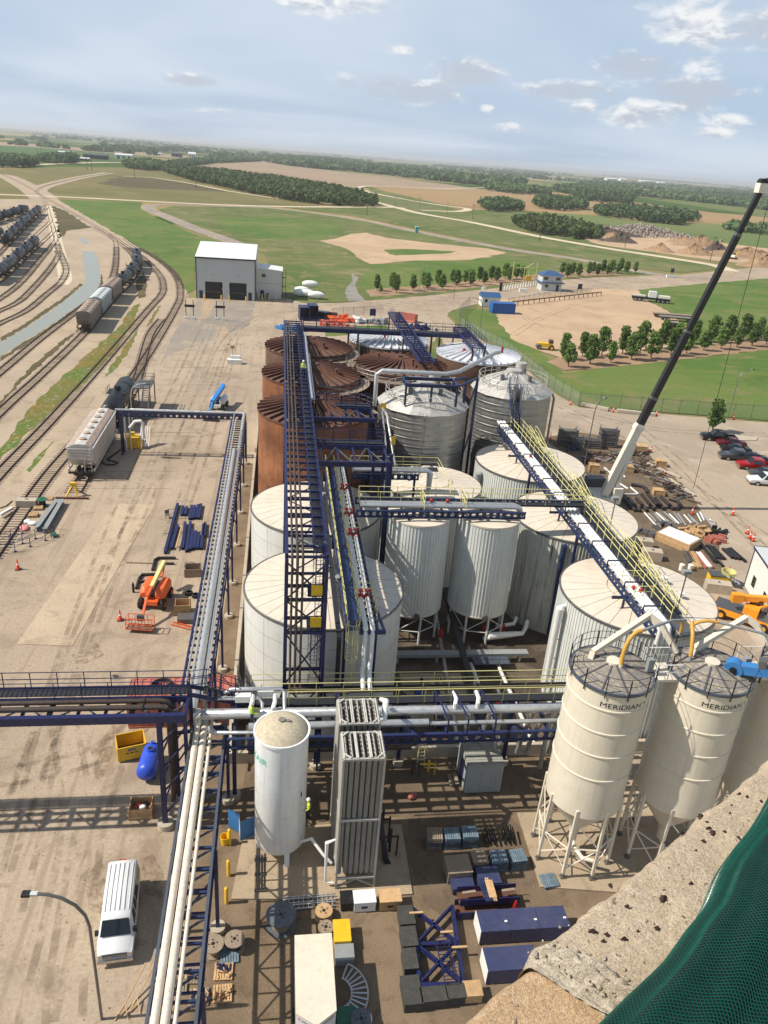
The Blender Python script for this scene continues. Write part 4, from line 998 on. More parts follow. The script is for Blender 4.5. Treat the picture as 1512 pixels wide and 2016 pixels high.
def vaporizer(x0,x1,y0,y1,label,top_pipe):
 t=thing('vaporizer',label,'vaporizer',((x0+x1)/2,(y0+y1)/2,0.12),0,'finned gas vaporizers')
 z0,zm,z1=1.0,5.6,10.1
 mb=MB()
 for x in(x0,x1):
  for y in(y0,y1):mb.beam((x,y,0.12),(x,y,z1),0.12)
 for z in(z0-0.05,zm,z1):
  for a,b in(((x0,y0),(x1,y0)),((x1,y0),(x1,y1)),((x1,y1),(x0,y1)),((x0,y1),(x0,y0))):mb.beam((*a,z),(*b,z),0.13)
 xm=(x0+x1)/2
 mb.beam((x0,y0,0.2),(xm,y0,z0-0.1),0.1);mb.beam((x1,y0,0.2),(xm,y0,z0-0.1),0.1)
 mb.build('frame','fin',t)
 n,m=7,6
 fin=MB();w=(x1-x0)/n*0.36
 for k in range(4):
  a=PI/4*k;fin.beam((-w*math.cos(a),-w*math.sin(a),(z0+z1)/2),(w*math.cos(a),w*math.sin(a),(z0+z1)/2),0.022,z1-z0-0.25)
 fin.tube((0,0,z0),(0,0,z1),0.05,6)
 me=fin.mesh('fin_tube','fin')
 L=LOC[t.name]
 for i in range(n):
  for j in range(m):
   link('fin_tube',me,t,(x0+(i+0.5)*(x1-x0)/n-L[0],y0+(j+0.5)*(y1-y0)/m-L[1],0))
 for i in range(3):
  x=x0+(i+0.5)*(x1-x0)/3
  for dx in(-0.34,0.34):MB().beam((x+dx,y0,z1+0.1),(x+dx,y1,z1+0.1),0.07).build('top_bar','fin_white',t)
 for i in range(n):
  MB().tube((x0+(i+0.5)*(x1-x0)/n,y0+0.1,z1+0.05),(x0+(i+0.5)*(x1-x0)/n,y1-0.1,z1+0.05),0.03,6).build('header','fin_white',t)
 for cx,cy,sx,sy in((x0,y0,1,1),(x1,y0,-1,1),(x1,y1,-1,-1),(x0,y1,1,-1)):MB().beam((cx,cy+sy*0.4,z1+0.12),(cx+sx*0.4,cy,z1+0.12),0.07).build('corner_brace','fin_white',t)
 MB().box(x0-0.035,x0-0.015,y0,y1,z0,z1).build('side_panel','fin',t)
 mb=MB()
 for j in range(m):mb.box(x0,x1,y0+(j+0.5)*(y1-y0)/m-0.01,y0+(j+0.5)*(y1-y0)/m+0.01,z0+0.2,z1-0.5)if j==m-1 else None
 mb.build('rear_panel','black',t)
vaporizer(3.75,6.02,32.1,34.2,'front finned vaporizer tower beside the brown and white boxes',True)
vaporizer(3.72,6.05,34.95,37.1,'rear finned vaporizer tower against the pipe bridge',False)
tag(MB().path([(6.1,36.0,9.4),(6.5,36.2,9.4),(6.7,37.2,9.9),(6.7,39.0,8.6)],0.14,10).build('gas_pipe','white_pipe',None,True),'white pipe leaving the vaporizers at the top right','pipe')
t=thing('cylinder_manifold','narrow rack of tall steel tubes at the foot of the gas tank','rack',(*G(513,1757),0.12));cx,cy=G(513,1757)
for i in range(4):MB().tube((cx-0.24+0.16*i,cy,0.15),(cx-0.24+0.16*i,cy,3.1+0.08*(i%2)),0.065,8).build('tube','steel',t,True)
mb=MB();[mb.box(cx-0.36,cx+0.36,cy-0.1,cy+0.1,z,z+0.08)for z in(0.2,1.5,2.7)];mb.build('bracket','steel',t)
def holed_girder(p,q,h,cell=0.62,w=0.2):
 """castellated beam: flanges and a web with six-sided openings, p to q along x or y"""
 p,q=Vector(p),Vector(q);d=(q-p);L=d.length;d.normalize();u=Vector((0,0,1));s=d.cross(u)
 mb=MB();mb.beam(p+u*(h/2-0.02),q+u*(h/2-0.02),w,0.04);mb.beam(p-u*(h/2-0.02),q-u*(h/2-0.02),w,0.04)
 n=max(1,int(round(L/cell)));c=L/n;hh=h/2-0.04
 for i in range(n):
  m=p+d*(c*(i+0.5));a,b=c*0.5,hh;r=min(hh*0.68,c*0.36)
  for off in(-0.012,0.012):
   o=m+s*off
   P_=lambda x,z:tuple(o+d*x+u*z)
   hx=[(-r,0),(-r*0.5,r),(r*0.5,r),(r,0),(r*0.5,-r),(-r*0.5,-r)]
   ot=[(-a,0),(-a,b),(a,b),(a,0),(a,-b),(-a,-b)]
   mb.add([P_(*k)for k in hx]+[P_(*k)for k in ot],[(k,(k+1)%6,6+(k+1)%6,6+k)for k in range(6)])
 return mb
def rail_run(pts,material,parent,h=1.1,r=0.025,step=1.5,kick=False,name='guard_rail'):
 mb=MB();u=Vector((0,0,1));P_=[Vector(p)for p in pts]
 for hh in(h,h*0.55):mb.path([p+u*hh for p in P_],r,5)
 for a,b in zip(P_,P_[1:]):
  n=max(1,int((b-a).length/step))
  for i in range(n+1):
   c=a.lerp(b,i/n);mb.tube(c,c+u*h,r*1.1,5)
 if kick:
  for a,b in zip(P_,P_[1:]):mb.beam(a+u*0.06,b+u*0.06,0.02,0.1)
 return mb.build(name,material,parent)
def repeat(parent,name,me,pts):
 L=LOC[parent.name]
 for p in pts:link(name,me,parent,(p[0]-L[0],p[1]-L[1],p[2]-L[2]))
def frange(a,b,s):
 n=max(1,int(round((b-a)/s)));return[a+(b-a)*i/n for i in range(n+1)]
def pipe_run(t,pts,r,material,name='pipe',n=10,flange=0):
 o=MB().path(pts,r,n).build(name,material,t,True)
 return o
def truss_y(t,x,y0,y1,z0,z1,material,step=2.9,w=0.16,diag=0.09,name='truss'):
 """one side truss running along y: chords, verticals, zigzag"""
 MB().beam((x,y0,z1),(x,y1,z1),w,w*1.3).build('top_chord',material,t)
 MB().beam((x,y0,z0),(x,y1,z0),w,w*1.3).build('bottom_chord',material,t)
 ys=frange(y0,y1,step)
 me=MB().beam((0,0,z0+w*.6),(0,0,z1-w*.6),0.10).mesh('truss_post',material);repeat(t,'truss_post',me,[(x,y,0)for y in ys])
 s=ys[1]-ys[0]
 mu=MB().beam((0,0,z0),(0,s,z1),diag).mesh('truss_brace',material);md=MB().beam((0,0,z1),(0,s,z0),diag).mesh('truss_brace',material)
 repeat(t,'truss_brace',mu,[(x,y,0)for y in ys[:-1:2]]);repeat(t,'truss_brace',md,[(x,y,0)for y in ys[1:-1:2]])
def cage_ladder(t,x,y,z0,z1,material,face=-1,w=0.42):
 mb=MB()
 for s in(-w/2,w/2):mb.tube((x+s,y,z0),(x+s,y,z1+0.9),0.03,5)
 k=int((z1-z0)/0.3)
 for i in range(k):mb.tube((x-w/2,y,z0+0.3*i+0.15),(x+w/2,y,z0+0.3*i+0.15),0.016,4)
 mb.build('ladder',material,t)
 mb=MB();rr=0.42
 zs=frange(z0+2.0,z1+0.9,1.2)if z1-z0>3 else[z0+1.2,z1+.9]
 hoop=lambda a,z:(x+rr*math.cos(a),y+face*(0.25-0.0)+face*rr*math.sin(a),z)
 for z in zs:mb.path([(x-w/2,y,z)]+[hoop(PI-PI*i/8,z)for i in range(9)]+[(x+w/2,y,z)],0.022,4)
 for i in range(5):mb.tube(hoop(PI*i/4,zs[0]),hoop(PI*i/4,zs[-1]),0.018,4)
 mb.build('safety_cage',material,t)
t=thing('high_pipe_rack','tall navy steel rack running over the white and rusty left tanks','pipe rack',(1.9,42.5,0));HR=t
X0,X1,Ya,Yb,Z0,Z1=0.62,3.15,42.6,115.5,15.75,17.0
truss_y(t,X0,Ya,Yb,Z0,Z1,'navy',2.9,0.2);truss_y(t,X1,Ya,Yb,Z0,Z1,'navy',2.9,0.18)
ys=frange(Ya,Yb,1.45)
repeat(t,'cross_beam',MB().beam((X0+0.1,0,0),(X1-0.1,0,0),0.12,0.16).mesh('cross_beam','navy'),[(0,y,Z1-0.06)for y in ys])
repeat(t,'lower_beam',MB().beam((X0+0.1,0,0),(X1-0.1,0,0),0.12,0.16).mesh('lower_beam','navy'),[(0,y,Z0)for y in ys[::2]])
s=ys[2]-ys[0]
repeat(t,'plan_brace',MB().beam((X0,0,Z0-0.1),(X1,s,Z0-0.1),0.07).mesh('plan_brace','navy'),[(0,y,0)for y in ys[:-2:4]])
repeat(t,'plan_brace',MB().beam((X1,0,Z0-0.1),(X0,s,Z0-0.1),0.07).mesh('plan_brace','navy'),[(0,y,0)for y in ys[2:-2:4]])
for x,r in((0.95,0.075),(1.28,0.085),(1.62,0.075)):
 zb=7.6
 pipe_run(t,[(x,Yb-0.5-x,Z1+0.14),(x,43.0,Z1+0.14),(x,42.4,Z1+0.0),(x,42.2,Z1-0.5),(x,42.2,zb),(x+0.1,42.0,zb-0.4),(x+(4 if x<1.2 else 0.2),41.6,zb-0.5)],r,'brown_pipe','pipe')
MB().box(2.35,3.0,Ya+1,Yb-2,Z1-0.28,Z1-0.24).build('walkway_deck','grating',t)
rail_run([(2.3,Ya+0.6,Z1-0.2),(2.3,Yb-2,Z1-0.2)],'navy',t,1.1,0.022,1.45)
rail_run([(3.1,Ya+0.6,Z1+0.1),(3.1,Yb-2,Z1+0.1)],'navy',t,0.9,0.022,1.45)
pipe_run(t,[(3.35,76.0,Z1+0.1),(3.4,106,Z1+0.3)],0.14,'alu_pipe');pipe_run(t,[(3.6,76.5,16.9),(3.65,96,16.9),(3.65,97,16.2)],0.09,'alu_pipe')
for y in(58.0,72.3,86.5,101.0,115.3):
 for x in(X0,X1):MB().beam((x,y,0.1),(x,y,Z0-0.12),0.24).build('column','navy',t)
 MB().beam((X0,y,8),(X1,y,12),0.1).build('column_brace','navy',t)
for x in(X0,X1-0.02):
 for y in(42.45,44.2):MB().beam((x,y,0.1),(x,y,Z0-0.14 if y>43 else Z1-0.15),0.22).build('column','navy',t)
for z in(4.0,7.2,11.4,13.9):
 for y in(42.45,44.2):MB().beam((X0+0.11,y,z),(X1-0.13,y,z),0.16,0.2).build('tower_beam','navy',t)
 for x in(X0,X1-0.02):MB().beam((x,42.56,z),(x,44.09,z),0.14,0.18).build('tower_beam','navy',t)
for za,zb in((7.3,11.3),(11.5,13.8),(14.0,16.6),(4.1,7.1)):
 MB().beam((X0,42.40,za),(X1,42.40,zb),0.09).build('tower_brace','navy',t);MB().beam((X1,42.50,za),(X0,42.50,zb),0.09).build('tower_brace','navy',t)
 MB().beam((X1,42.45,za),(X1,44.2,zb),0.08).build('tower_brace','navy',t);MB().beam((X0,44.2,za),(X0,42.45,zb),0.08).build('tower_brace','navy',t)
for s in(-1,1):MB().beam((1.9+s*1.27,42.45,7.0),(1.9+s*2.1,42.45,4.2),0.16).build('knee_brace','navy',t)
for z in(11.42,13.92):
 MB().box(2.0,3.0,42.6,44.1,z+0.1,z+0.14).build('landing','grating',t);rail_run([(2.0,42.6,z+0.14),(3.0,42.6,z+0.14)],'navy',t,1.0,0.022,0.9)
cage_ladder(t,2.55,43.0,7.2,11.4,'navy');cage_ladder(t,2.75,43.6,11.5,16.6,'navy')
for z in(14.3,11.9):MB().box(2.2,2.9,42.3,42.34,z,z+0.75).build('safety_gate','safety_yellow',t)
t=thing('walkway_rack','lower blue walkway rack with two fat white pipes and yellow rails','pipe rack',(5.7,43.2,0))
Z=11.0;ya,yb=43.2,73.2
for x in(4.72,5.62,6.85):MB().beam((x,ya,Z-0.15),(x,yb,Z-0.15),0.12,0.3).build('girder','navy2',t)
n=10
for i in range(n):MB().box(4.8,5.54,ya+(yb-ya)*i/n+0.01,ya+(yb-ya)*(i+1)/n-0.01,Z+0.01,Z+0.05).build('deck_plate','navy2',t)
repeat(t,'cross_beam',MB().beam((5.7,0,0),(6.78,0,0),0.1,0.14).mesh('cross_beam','black'),[(0,y,Z-0.1)for y in frange(ya+0.3,yb,0.85)])
for x in(5.98,6.46):
 pipe_run(t,[(x,yb+1,Z+0.2),(x,ya+0.5,Z+0.2),(x,ya+0.12,Z+0.1),(x,ya+0.0,Z-0.3),(x,ya,8.6),(x-0.1,ya-0.5,8.0),(x-0.1,ya-1.6,7.3)],0.16,'white_pipe')
 for y in(47.2,57.0,61.0,66.5):
  mb=MB();mb.tube((x,y-0.18,Z+0.2),(x,y+0.18,Z+0.2),0.24,12);mb.tube((x,y,Z+0.3),(x,y,Z+0.75),0.06,8);mb.tube((x,y,Z+0.72),(x,y,Z+0.78),0.2,12);mb.build('valve','red',t,True)
for x in(4.75,5.6):rail_run([(x,ya+0.4,Z+0.05),(x,yb,Z+0.05)],'yellow_rail',t,1.05,0.03,1.6)
rail_run([(6.88,ya+1.4,Z),(6.88,ya+3.6,Z)],'yellow_rail',t,1.05,0.03,1.0);rail_run([(5.65,47.8,Z),(6.9,47.8,Z)],'yellow_rail',t,1.0,0.03,0.7);rail_run([(5.65,57.8,Z),(6.9,57.8,Z)],'yellow_rail',t,1.0,0.03,0.7)
MB().beam((5.6,ya,Z-0.15),(7.3,ya,Z-0.15),0.12,0.28).build('end_beam','navy2',t);MB().beam((7.3,ya,Z-0.15),(6.9,ya+4.5,Z-0.15),0.12,0.28).build('end_beam','navy2',t);MB().beam((5.6,ya+0.9,Z-0.1),(7.2,ya,Z-0.1),0.1,0.2).build('end_beam','navy2',t)
for y in(44.3,58.0,72.3):
 for x in(4.72,6.85):MB().beam((x,y,0.1),(x,y,Z-0.31),0.2).build('column','navy',t)
cage_ladder(t,5.05,43.05,7.1,11.0,'yellow_rail',-1,0.5)
MB().box(4.0,4.35,43.3,73,10.75,10.95).build('cable_tray','grating',t)
mb=MB();mb.beam((4.2,43.3,10.8),(4.2,43.0,10.4),0.3,0.12);mb.beam((4.2,43.0,10.4),(4.2,43.0,6.9),0.3,0.12);mb.build('cable_drop','black',t)
t=thing('cross_pipe_rack','blue perforated beam rack crossing over the two tall ribbed tanks','pipe rack',(14,59,0))
holed_girder((6.5,58.0,12.75),(21.2,58.0,12.75),0.62).build('girder','navy2',t);holed_girder((6.6,60.3,12.9),(27.4,60.3,12.9),0.62).build('girder','navy2',t)
for y,r in((58.5,0.2),(58.98,0.2)):pipe_run(t,[(6.9,y,13.3),(20.3,y,13.3),(20.8,y,13.1),(21.0,y,12.4)],r,'alu_pipe')
MB().box(6.9,27.2,59.45,60.2,13.05,13.09).build('walkway_deck','grating',t)
rail_run([(6.9,60.28,13.22),(27.0,60.28,13.22)],'yellow_rail',t,1.05,0.03,1.6);rail_run([(6.9,59.4,13.1),(12.2,59.4,13.1)],'yellow_rail',t,1.05,0.03,1.6);rail_run([(16.0,59.4,13.1),(27,59.4,13.1)],'yellow_rail',t,1.05,0.03,1.6)
repeat(t,'cross_beam',MB().beam((0,58.05,0),(0,60.25,0),0.12,0.16).mesh('cross_beam','navy2'),[(x,0,12.75)for x in frange(7,21,1.75)])
for x0 in(12.3,18.5):
 for dx in(-1.2,1.2):MB().beam((x0+dx,58.3,12.0),(x0+dx,58.3,12.44),0.16).build('stub_post','navy',t)
rail_run([(12.3,58.1,13.1),(12.3,60.2,13.1)],'yellow_rail',t,1.2,0.035,0.7);rail_run([(15.9,58.1,13.1),(15.9,60.2,13.1)],'yellow_rail',t,1.2,0.035,0.7)
for x in(13.0,14.4):MB().sphere((x,58.9,13.65),0.17).build('valve','red',t,True)
for x,y in((9.4,61.2),(9.9,63.0)):MB().beam((x,y,0.1),(x,y,16.2),0.3).build('column','navy',t)
t=thing('short_pipe_rack','short blue rack with silver pipe and yellow rails behind the cross rack','pipe rack',(11,68,0))
holed_girder((6.9,67.3,12.3),(13.4,67.3,12.3),0.55).build('girder','navy2',t)
for y in(67.8,68.3):pipe_run(t,[(7,y,12.75),(14.2,y,12.75),(14.6,y,12.5),(14.6,y,10.4)],0.18,'alu_pipe')
MB().box(7,15.6,68.8,69.8,12.3,12.36).build('walkway_deck','grating',t)
rail_run([(7,69.8,12.36),(15.6,69.8,12.36),(16.4,67.4,11.2),(16.4,66.2,10.6)],'yellow_rail',t,1.05,0.03,1.5);rail_run([(9,67.25,12.6),(13.4,67.25,12.6)],'yellow_rail',t,1.0,0.03,1.5)
for x in(8.0,13.2):MB().beam((x,68.4,0.1),(x,68.4,12.2),0.2).build('column','navy',t)
t=thing('right_pipe_rack','long blue rack with three white pipes and yellow rails over the right tanks','pipe rack',(27,41.5,0));RR=t
Z=12.0;ya,yb=41.6,84.5
holed_girder((25.7,ya,Z-0.3),(25.7,yb,Z-0.3),0.6).build('girder','navy2',t);MB().beam((27.15,ya,Z-0.3),(27.15,yb,Z-0.3),0.12,0.5).build('girder','navy2',t);MB().beam((28.3,ya+1,Z-0.2),(28.3,yb,Z-0.2),0.1,0.3).build('girder','navy2',t)
for x in(26.02,26.38,26.74):pipe_run(t,[(x,yb+1.2,Z+0.15),(x,ya+0.5,Z+0.15),(x,ya+0.15,Z+0.05),(x,ya,Z-0.3),(x,ya,Z-1.2)],0.145,'white_pipe','pipe',12)
repeat(t,'cross_beam',MB().beam((25.75,0,0),(27.1,0,0),0.12,0.12).mesh('cross_beam','navy'),[(0,y,Z-0.08)for y in frange(ya+0.4,yb,1.1)])
hoop=MB();hoop.beam((25.6,0,Z+0.62),(27.2,0,Z+0.62),0.09);hoop.beam((25.62,0,Z),(25.62,0,Z+0.62),0.08);hoop.beam((27.18,0,Z),(27.18,0,Z+0.62),0.08)
repeat(t,'pipe_hoop',hoop.mesh('pipe_hoop','navy'),[(0,y,0)for y in frange(ya+2,yb-1,3.3)])
MB().box(27.25,28.22,ya+1,yb,Z-0.02,Z+0.02).build('walkway_deck','grating',t)
MB().box(28.34,28.62,ya+2,yb-2,Z-0.1,Z+0.02).build('cable_tray','black',t)
for x in(27.22,28.3):rail_run([(x,ya+1,Z+0.02),(x,yb,Z+0.02)],'yellow_rail',t,1.1,0.032,1.5)
for y in(47,62,76.5):
 for x in(25.9,28.1):MB().beam((x,y,10.3),(x,y,Z-0.58),0.14).build('stub_post','navy',t)
 MB().beam((24.9,y,Z-0.75),(28.3,y,Z-0.75),0.14,0.2).build('bracket','navy',t)
for y in(56.8,71.0):
 for x in(25.7,28.3):MB().beam((x,y,0.1),(x,y,Z-0.62),0.22).build('column','navy',t)
for y in(45.5,47.8,61.0):
 rail_run([(25.75,y,Z+0.1),(27.2,y,Z+0.1)],'yellow_rail',t,1.0,0.03,0.7)
for x,y in((26.2,46.6),(26.6,46.2),(26.4,73.6)):MB().sphere((x,y,Z+0.35),0.17).build('valve','red',t,True)
for i,y in enumerate((46.5,60.5,74.5)):
 s_=thing('roof_stair',('yellow railed stair onto the front ribbed tank roof','yellow railed stair onto the stained ribbed tank roof','yellow railed stair onto the rear ribbed tank roof')[i],'stair',(29,y,10.5),0,'yellow stairs from the right rack')
 for x in(28.65,29.35):
  MB().beam((x,y+6.2,Z),(x,y+1.0,10.75),0.06,0.2).build('stringer','yellow_rail',s_);rail_run([(x,y+7.2,Z),(x,y+6.2,Z),(x,y+1.0,10.75),(x,y-0.4,10.7)],'yellow_rail',s_,1.05,0.03,1.4)
 me=MB().box(28.68,29.32,-0.12,0.12,-0.02,0.02).mesh('tread','grating');repeat(s_,'tread',me,[(0,y+1.0+5.2*k/9,10.75+1.25*k/9)for k in range(10)])
for x,y in((29.6,45.8),(29.5,58.9)):
 l=thing('rack_lamp','small lamp post on the right rack above the '+('front tank' if y<50 else 'stained tank'),'lamp',(x,y,10.5),0,'lamps on the right rack');MB().tube((x,y,10.4),(x,y,14.0),0.05,6).build('pole','steel',l);MB().box(x-0.35,x+0.25,y-0.2,y+0.2,14.0,14.25).build('head','grey_paint',l)
s_=thing('bin_stair','steep blue stair climbing to the right steel bin roof','stair',(28,85,12))
for x in(27.3,28.2):
 MB().beam((x,83.6,12.0),(x,87.6,16.2),0.07,0.28).build('stringer','navy2',s_);rail_run([(x,83.4,12.0),(x,87.6,16.2),(x,88.6,16.3)],'navy2',s_,1.05,0.03,1.2)
repeat(s_,'tread',MB().box(27.35,28.15,-0.13,0.13,-0.02,0.02).mesh('tread','slate'),[(0,83.6+4.0*k/16,12.0+4.2*k/16)for k in range(17)])
t=thing('front_pipe_rack','wide blue rack of silver pipes across the front of the tank farm','pipe rack',(8,39.5,0));FR=t
xa,xb=-2.9,22.5
holed_girder((xa,37.7,6.5),(xb,37.7,6.5),0.75,0.7).build('girder','navy2',t);holed_girder((xa,41.4,6.6),(xb,41.4,6.6),0.6,0.7).build('girder','navy2',t);holed_girder((4.2,40.0,6.9),(xb,40.0,6.9),0.5,0.7).build('girder','navy',t)
repeat(t,'cross_beam',MB().beam((0,37.75,0),(0,41.35,0),0.16,0.2).mesh('cross_beam','navy2'),[(x,0,6.75)for x in frange(xa+0.4,xb-0.3,2.3)])
pipe_run(t,[(-4.8,39.4,6.6),(-4.8,39.4,7.3),(-4.4,39.2,7.55),(xb,39.05,7.55)],0.27,'alu_pipe','pipe',14)
pipe_run(t,[(-1.6,38.35,7.2),(9.8,38.35,7.2)],0.24,'alu_pipe','pipe',14);pipe_run(t,[(9.9,38.4,7.05),(xb,38.4,7.05)],0.15,'alu_pipe','pipe',12)
pipe_run(t,[(-4.0,38.6,6.5),(-4.0,38.6,6.95),(-3.6,38.1,7.0),(0.0,38.0,7.0)],0.1,'alu_pipe')
pipe_run(t,[(-4.4,40.2,7.2),(-4.4,40.2,8.0),(-4.1,40.0,8.15),(-1.0,39.9,8.15),(-0.8,39.6,8.0),(-0.8,39.1,7.6)],0.12,'alu_pipe');pipe_run(t,[(-3.2,40.4,8.2),(-2.8,40.4,8.5),(0.4,40.4,8.5),(0.6,40.2,8.3),(0.6,39.1,7.7)],0.13,'alu_pipe')
for x,y in((-2.0,39.9),(-0.6,40.4)):MB().box(x-0.5,x+0.5,y-0.22,y+0.22,8.0,8.45).build('control_box','wall_white',t)
for x in(-1.5,-0.1,11.6,13.1):
 mb=MB().path([(x,39.0,7.6),(x,39.0,8.15),(x+0.1,39.3,8.3),(x+0.1,40.0,8.3)],0.13,8);mb.build('branch_pipe','white_pipe',t,True)
MB().box(xa+2,xb,40.55,41.3,7.0,7.04).build('walkway_deck','grating',t)
rail_run([(xa+2,41.36,7.04),(xb,41.36,7.04)],'yellow_rail',t,1.1,0.03,1.7);rail_run([(xa+2,40.5,7.04),(xb,40.5,7.04)],'yellow_rail',t,1.1,0.03,1.7)
rail_run([(-1.6,42.6,6.9),(2.2,42.6,6.9),(xb,42.6,6.9)],'yellow_rail',t,1.1,0.03,2.6)
MB().beam((-1.6,42.6,6.75),(xb,42.6,6.75),0.14,0.25).build('girder','black',t)
pipe_run(t,[(0.95,41.9,7.0),(xb,42.1,7.0)],0.13,'brown_pipe')
MB().beam((3,37.4,6.95),(14.6,37.4,6.95),0.1,0.2).build('kick_beam','navy',t)
for x in(4.4,10.9,12.2,14.0):
 mb=MB();mb.beam((x,37.6,6.9),(x,37.6,8.0),0.09);mb.beam((x,37.6,8.0),(x-0.5,39.9,8.5),0.09);mb.beam((x-0.5,39.9,8.5),(x-0.5,39.9,7.1),0.09);mb.build('pipe_hoop','navy',t)
for x,y in((-2.6,39.7),(4.9,38.2),(8.9,42.4),(16.7,42.1),(21.5,42.2),(2.9,42.3)):
 MB().beam((x,y,0.1),(x,y,6.3),0.26).build('column','navy',t);MB().tube((x,y,-0.1),(x,y,0.4),0.4,14).build('footing','concrete',t)
for x in(8.9,16.7):MB().beam((x,42.4,3.8),(x,38.2,6.2),0.14).build('knee_brace','navy',t)
for y,z,r,m in((41.0,3.6,0.22,'brown_pipe'),(40.5,3.55,0.16,'black_pipe'),(41.6,2.2,0.14,'brown_pipe')):pipe_run(t,[(-1.8,y,z),(9.6,y,z)],r,m)
for x in(-1.0,3.0,7.6):MB().beam((x,40.2,3.3),(x,42,3.3),0.14,0.16).build('lower_beam','navy',t);MB().beam((x,41.9,0.1),(x,41.9,3.3),0.14).build('stub_post','navy',t)
for x,dx in((14.3,0.0),(17.6,0.35),(18.3,0.0),(19.9,0.9),(20.9,0.0),(13.4,0.6)):
 pipe_run(t,[(x-dx,39.6,6.9),(x,41.6,2.6),(x,42.0,1.1)],0.17,'alu_pipe','drop_pipe')
for x in(15.4,19.1):pipe_run(t,[(x,40.8,6.9),(x,40.9,0.6)],0.16,'alu_pipe','drop_pipe')
for x,m,z in((9.5,'black',0.9),(10.8,'safety_yellow',0.7),(12.2,'grey_paint',0.8),(6.9,'black',1.1)):
 pass
t=thing('near_left_rack','slate blue lattice rack with two fat cream pipes in the near left','pipe rack',(-3.7,22,0))
Z=6.2;ya,yb=16.0,41.0
for x in(-5.18,-3.14):MB().beam((x,ya,Z),(x,yb,Z),0.14,0.2).build('top_chord','slate',t);MB().beam((x,ya,Z-1.5),(x,yb,Z-1.5),0.12,0.16).build('bottom_chord','navy',t)
ys=frange(ya+0.5,yb,1.4);s=ys[1]-ys[0]
repeat(t,'cross_beam',MB().beam((-5.12,0,0),(-3.2,0,0),0.12,0.14).mesh('cross_beam','navy2'),[(0,y,Z-0.02)for y in ys])
repeat(t,'lower_beam',MB().beam((-5.12,0,0),(-3.2,0,0),0.1,0.12).mesh('lower_beam','navy'),[(0,y,Z-1.5)for y in ys])
repeat(t,'plan_brace',MB().beam((-5.12,0,0),(-3.2,s,0),0.09).mesh('plan_brace','slate'),[(0,y,Z-0.12)for y in ys[:-1]])
for x in(-5.18,-3.14):
 repeat(t,'truss_brace',MB().beam((x,0,Z-1.42),(x,s,Z-0.1),0.07).mesh('truss_brace','navy2'),[(0,y,0)for y in ys[:-1:2]]);repeat(t,'truss_brace',MB().beam((x,s,Z-1.42),(x,0,Z-0.1),0.07).mesh('truss_brace','navy2'),[(0,y,0)for y in ys[1:-1:2]])
for x,r in((-4.82,0.19),(-4.38,0.2),(-3.96,0.1)):
 pipe_run(t,[(x,ya,Z+0.32),(x,39.6,Z+0.32),(x,40.1,Z+0.45),(x,40.2,Z+0.9)],r,'cream_pipe','pipe',14)
 pipe_run(t,[(x+r*0.98,ya,Z+0.2),(x+r*0.98,39.4,Z+0.2)],0.02,'rust_rib','trace_line',5)if r>0.15 else None
 for y in frange(ya+1.5,39,1.45):MB().tube((x,y-0.03,Z+0.32),(x,y+0.03,Z+0.32),r+0.008,14).build('pipe_band','fin_white',t)
for y in(22.5,29.9,39.4):
 for x in(-3.0,-5.2):MB().beam((x,y,0.2),(x,y,Z-0.1),0.2).build('column','navy',t);MB().tube((x,y,-0.1),(x,y,0.35),0.42,16).build('footing','concrete',t)
 MB().beam((-5.2,y,0.8),(-3.0,y,4.4),0.1).build('column_brace','navy',t)
t=thing('far_left_rack','long navy rack with one fat silver pipe beside the dirt yard','pipe rack',(-5.3,43,0))
ya,yb=42.0,101.5
for x in(-6.3,-4.45):MB().beam((x,ya,Z),(x,yb,Z),0.14,0.22).build('top_chord','navy',t);MB().beam((x,ya,Z-1.3),(x,yb,Z-1.3),0.1,0.14).build('bottom_chord','navy',t)
ys=frange(ya+0.4,yb,0.9)
repeat(t,'cross_beam',MB().beam((-6.22,0,0),(-4.53,0,0),0.14,0.14).mesh('cross_beam','grating'),[(0,y,Z-0.05)for y in ys])
s=(ys[1]-ys[0])*2
for x in(-6.3,-4.45):repeat(t,'truss_brace',MB().beam((x,0,Z-1.25),(x,s,Z-0.1),0.07).mesh('truss_brace','navy'),[(0,y,0)for y in ys[:-2:4]]);repeat(t,'truss_brace',MB().beam((x,s,Z-1.25),(x,0,Z-0.1),0.07).mesh('truss_brace','navy'),[(0,y,0)for y in ys[2:-2:4]])
pipe_run(t,[(-5.25,ya-1.2,Z+0.3),(-5.25,89,Z+0.3)],0.27,'alu_pipe','pipe',14);pipe_run(t,[(-5.7,ya,Z+0.2),(-5.7,yb,Z+0.2)],0.11,'alu_pipe');pipe_run(t,[(-6.05,ya-0.5,Z+0.22),(-6.05,yb,Z+0.22),(-6.05,yb+1.6,Z+0.22)],0.07,'alu_pipe');pipe_run(t,[(-4.85,ya,Z+0.2),(-4.85,yb,Z+0.2)],0.11,'alu_pipe');pipe_run(t,[(-4.68,ya,Z+0.24),(-4.68,yb,Z+0.24)],0.07,'alu_pipe')
MB().box(-5.0,-4.9,ya,yb,Z+0.02,Z+0.12).build('cable_tray','grating',t)
for y in(47,53.9,62,68.1,76.4,84.8,93,100.8):
 MB().beam((-4.38,y,0.2),(-4.38,y,Z-0.1),0.18).build('column','navy',t);MB().beam((-4.38,y-0.0,2.6),(-5.2,y-0.9,Z-1.3),0.1).build('column_brace','navy',t);MB().tube((-4.38,y,-0.1),(-4.38,y,0.3),0.4,14).build('footing','concrete',t)
 MB().beam((-6.3,y,Z-1.0),(-6.3,y,Z),0.16).build('hanger','navy',t)
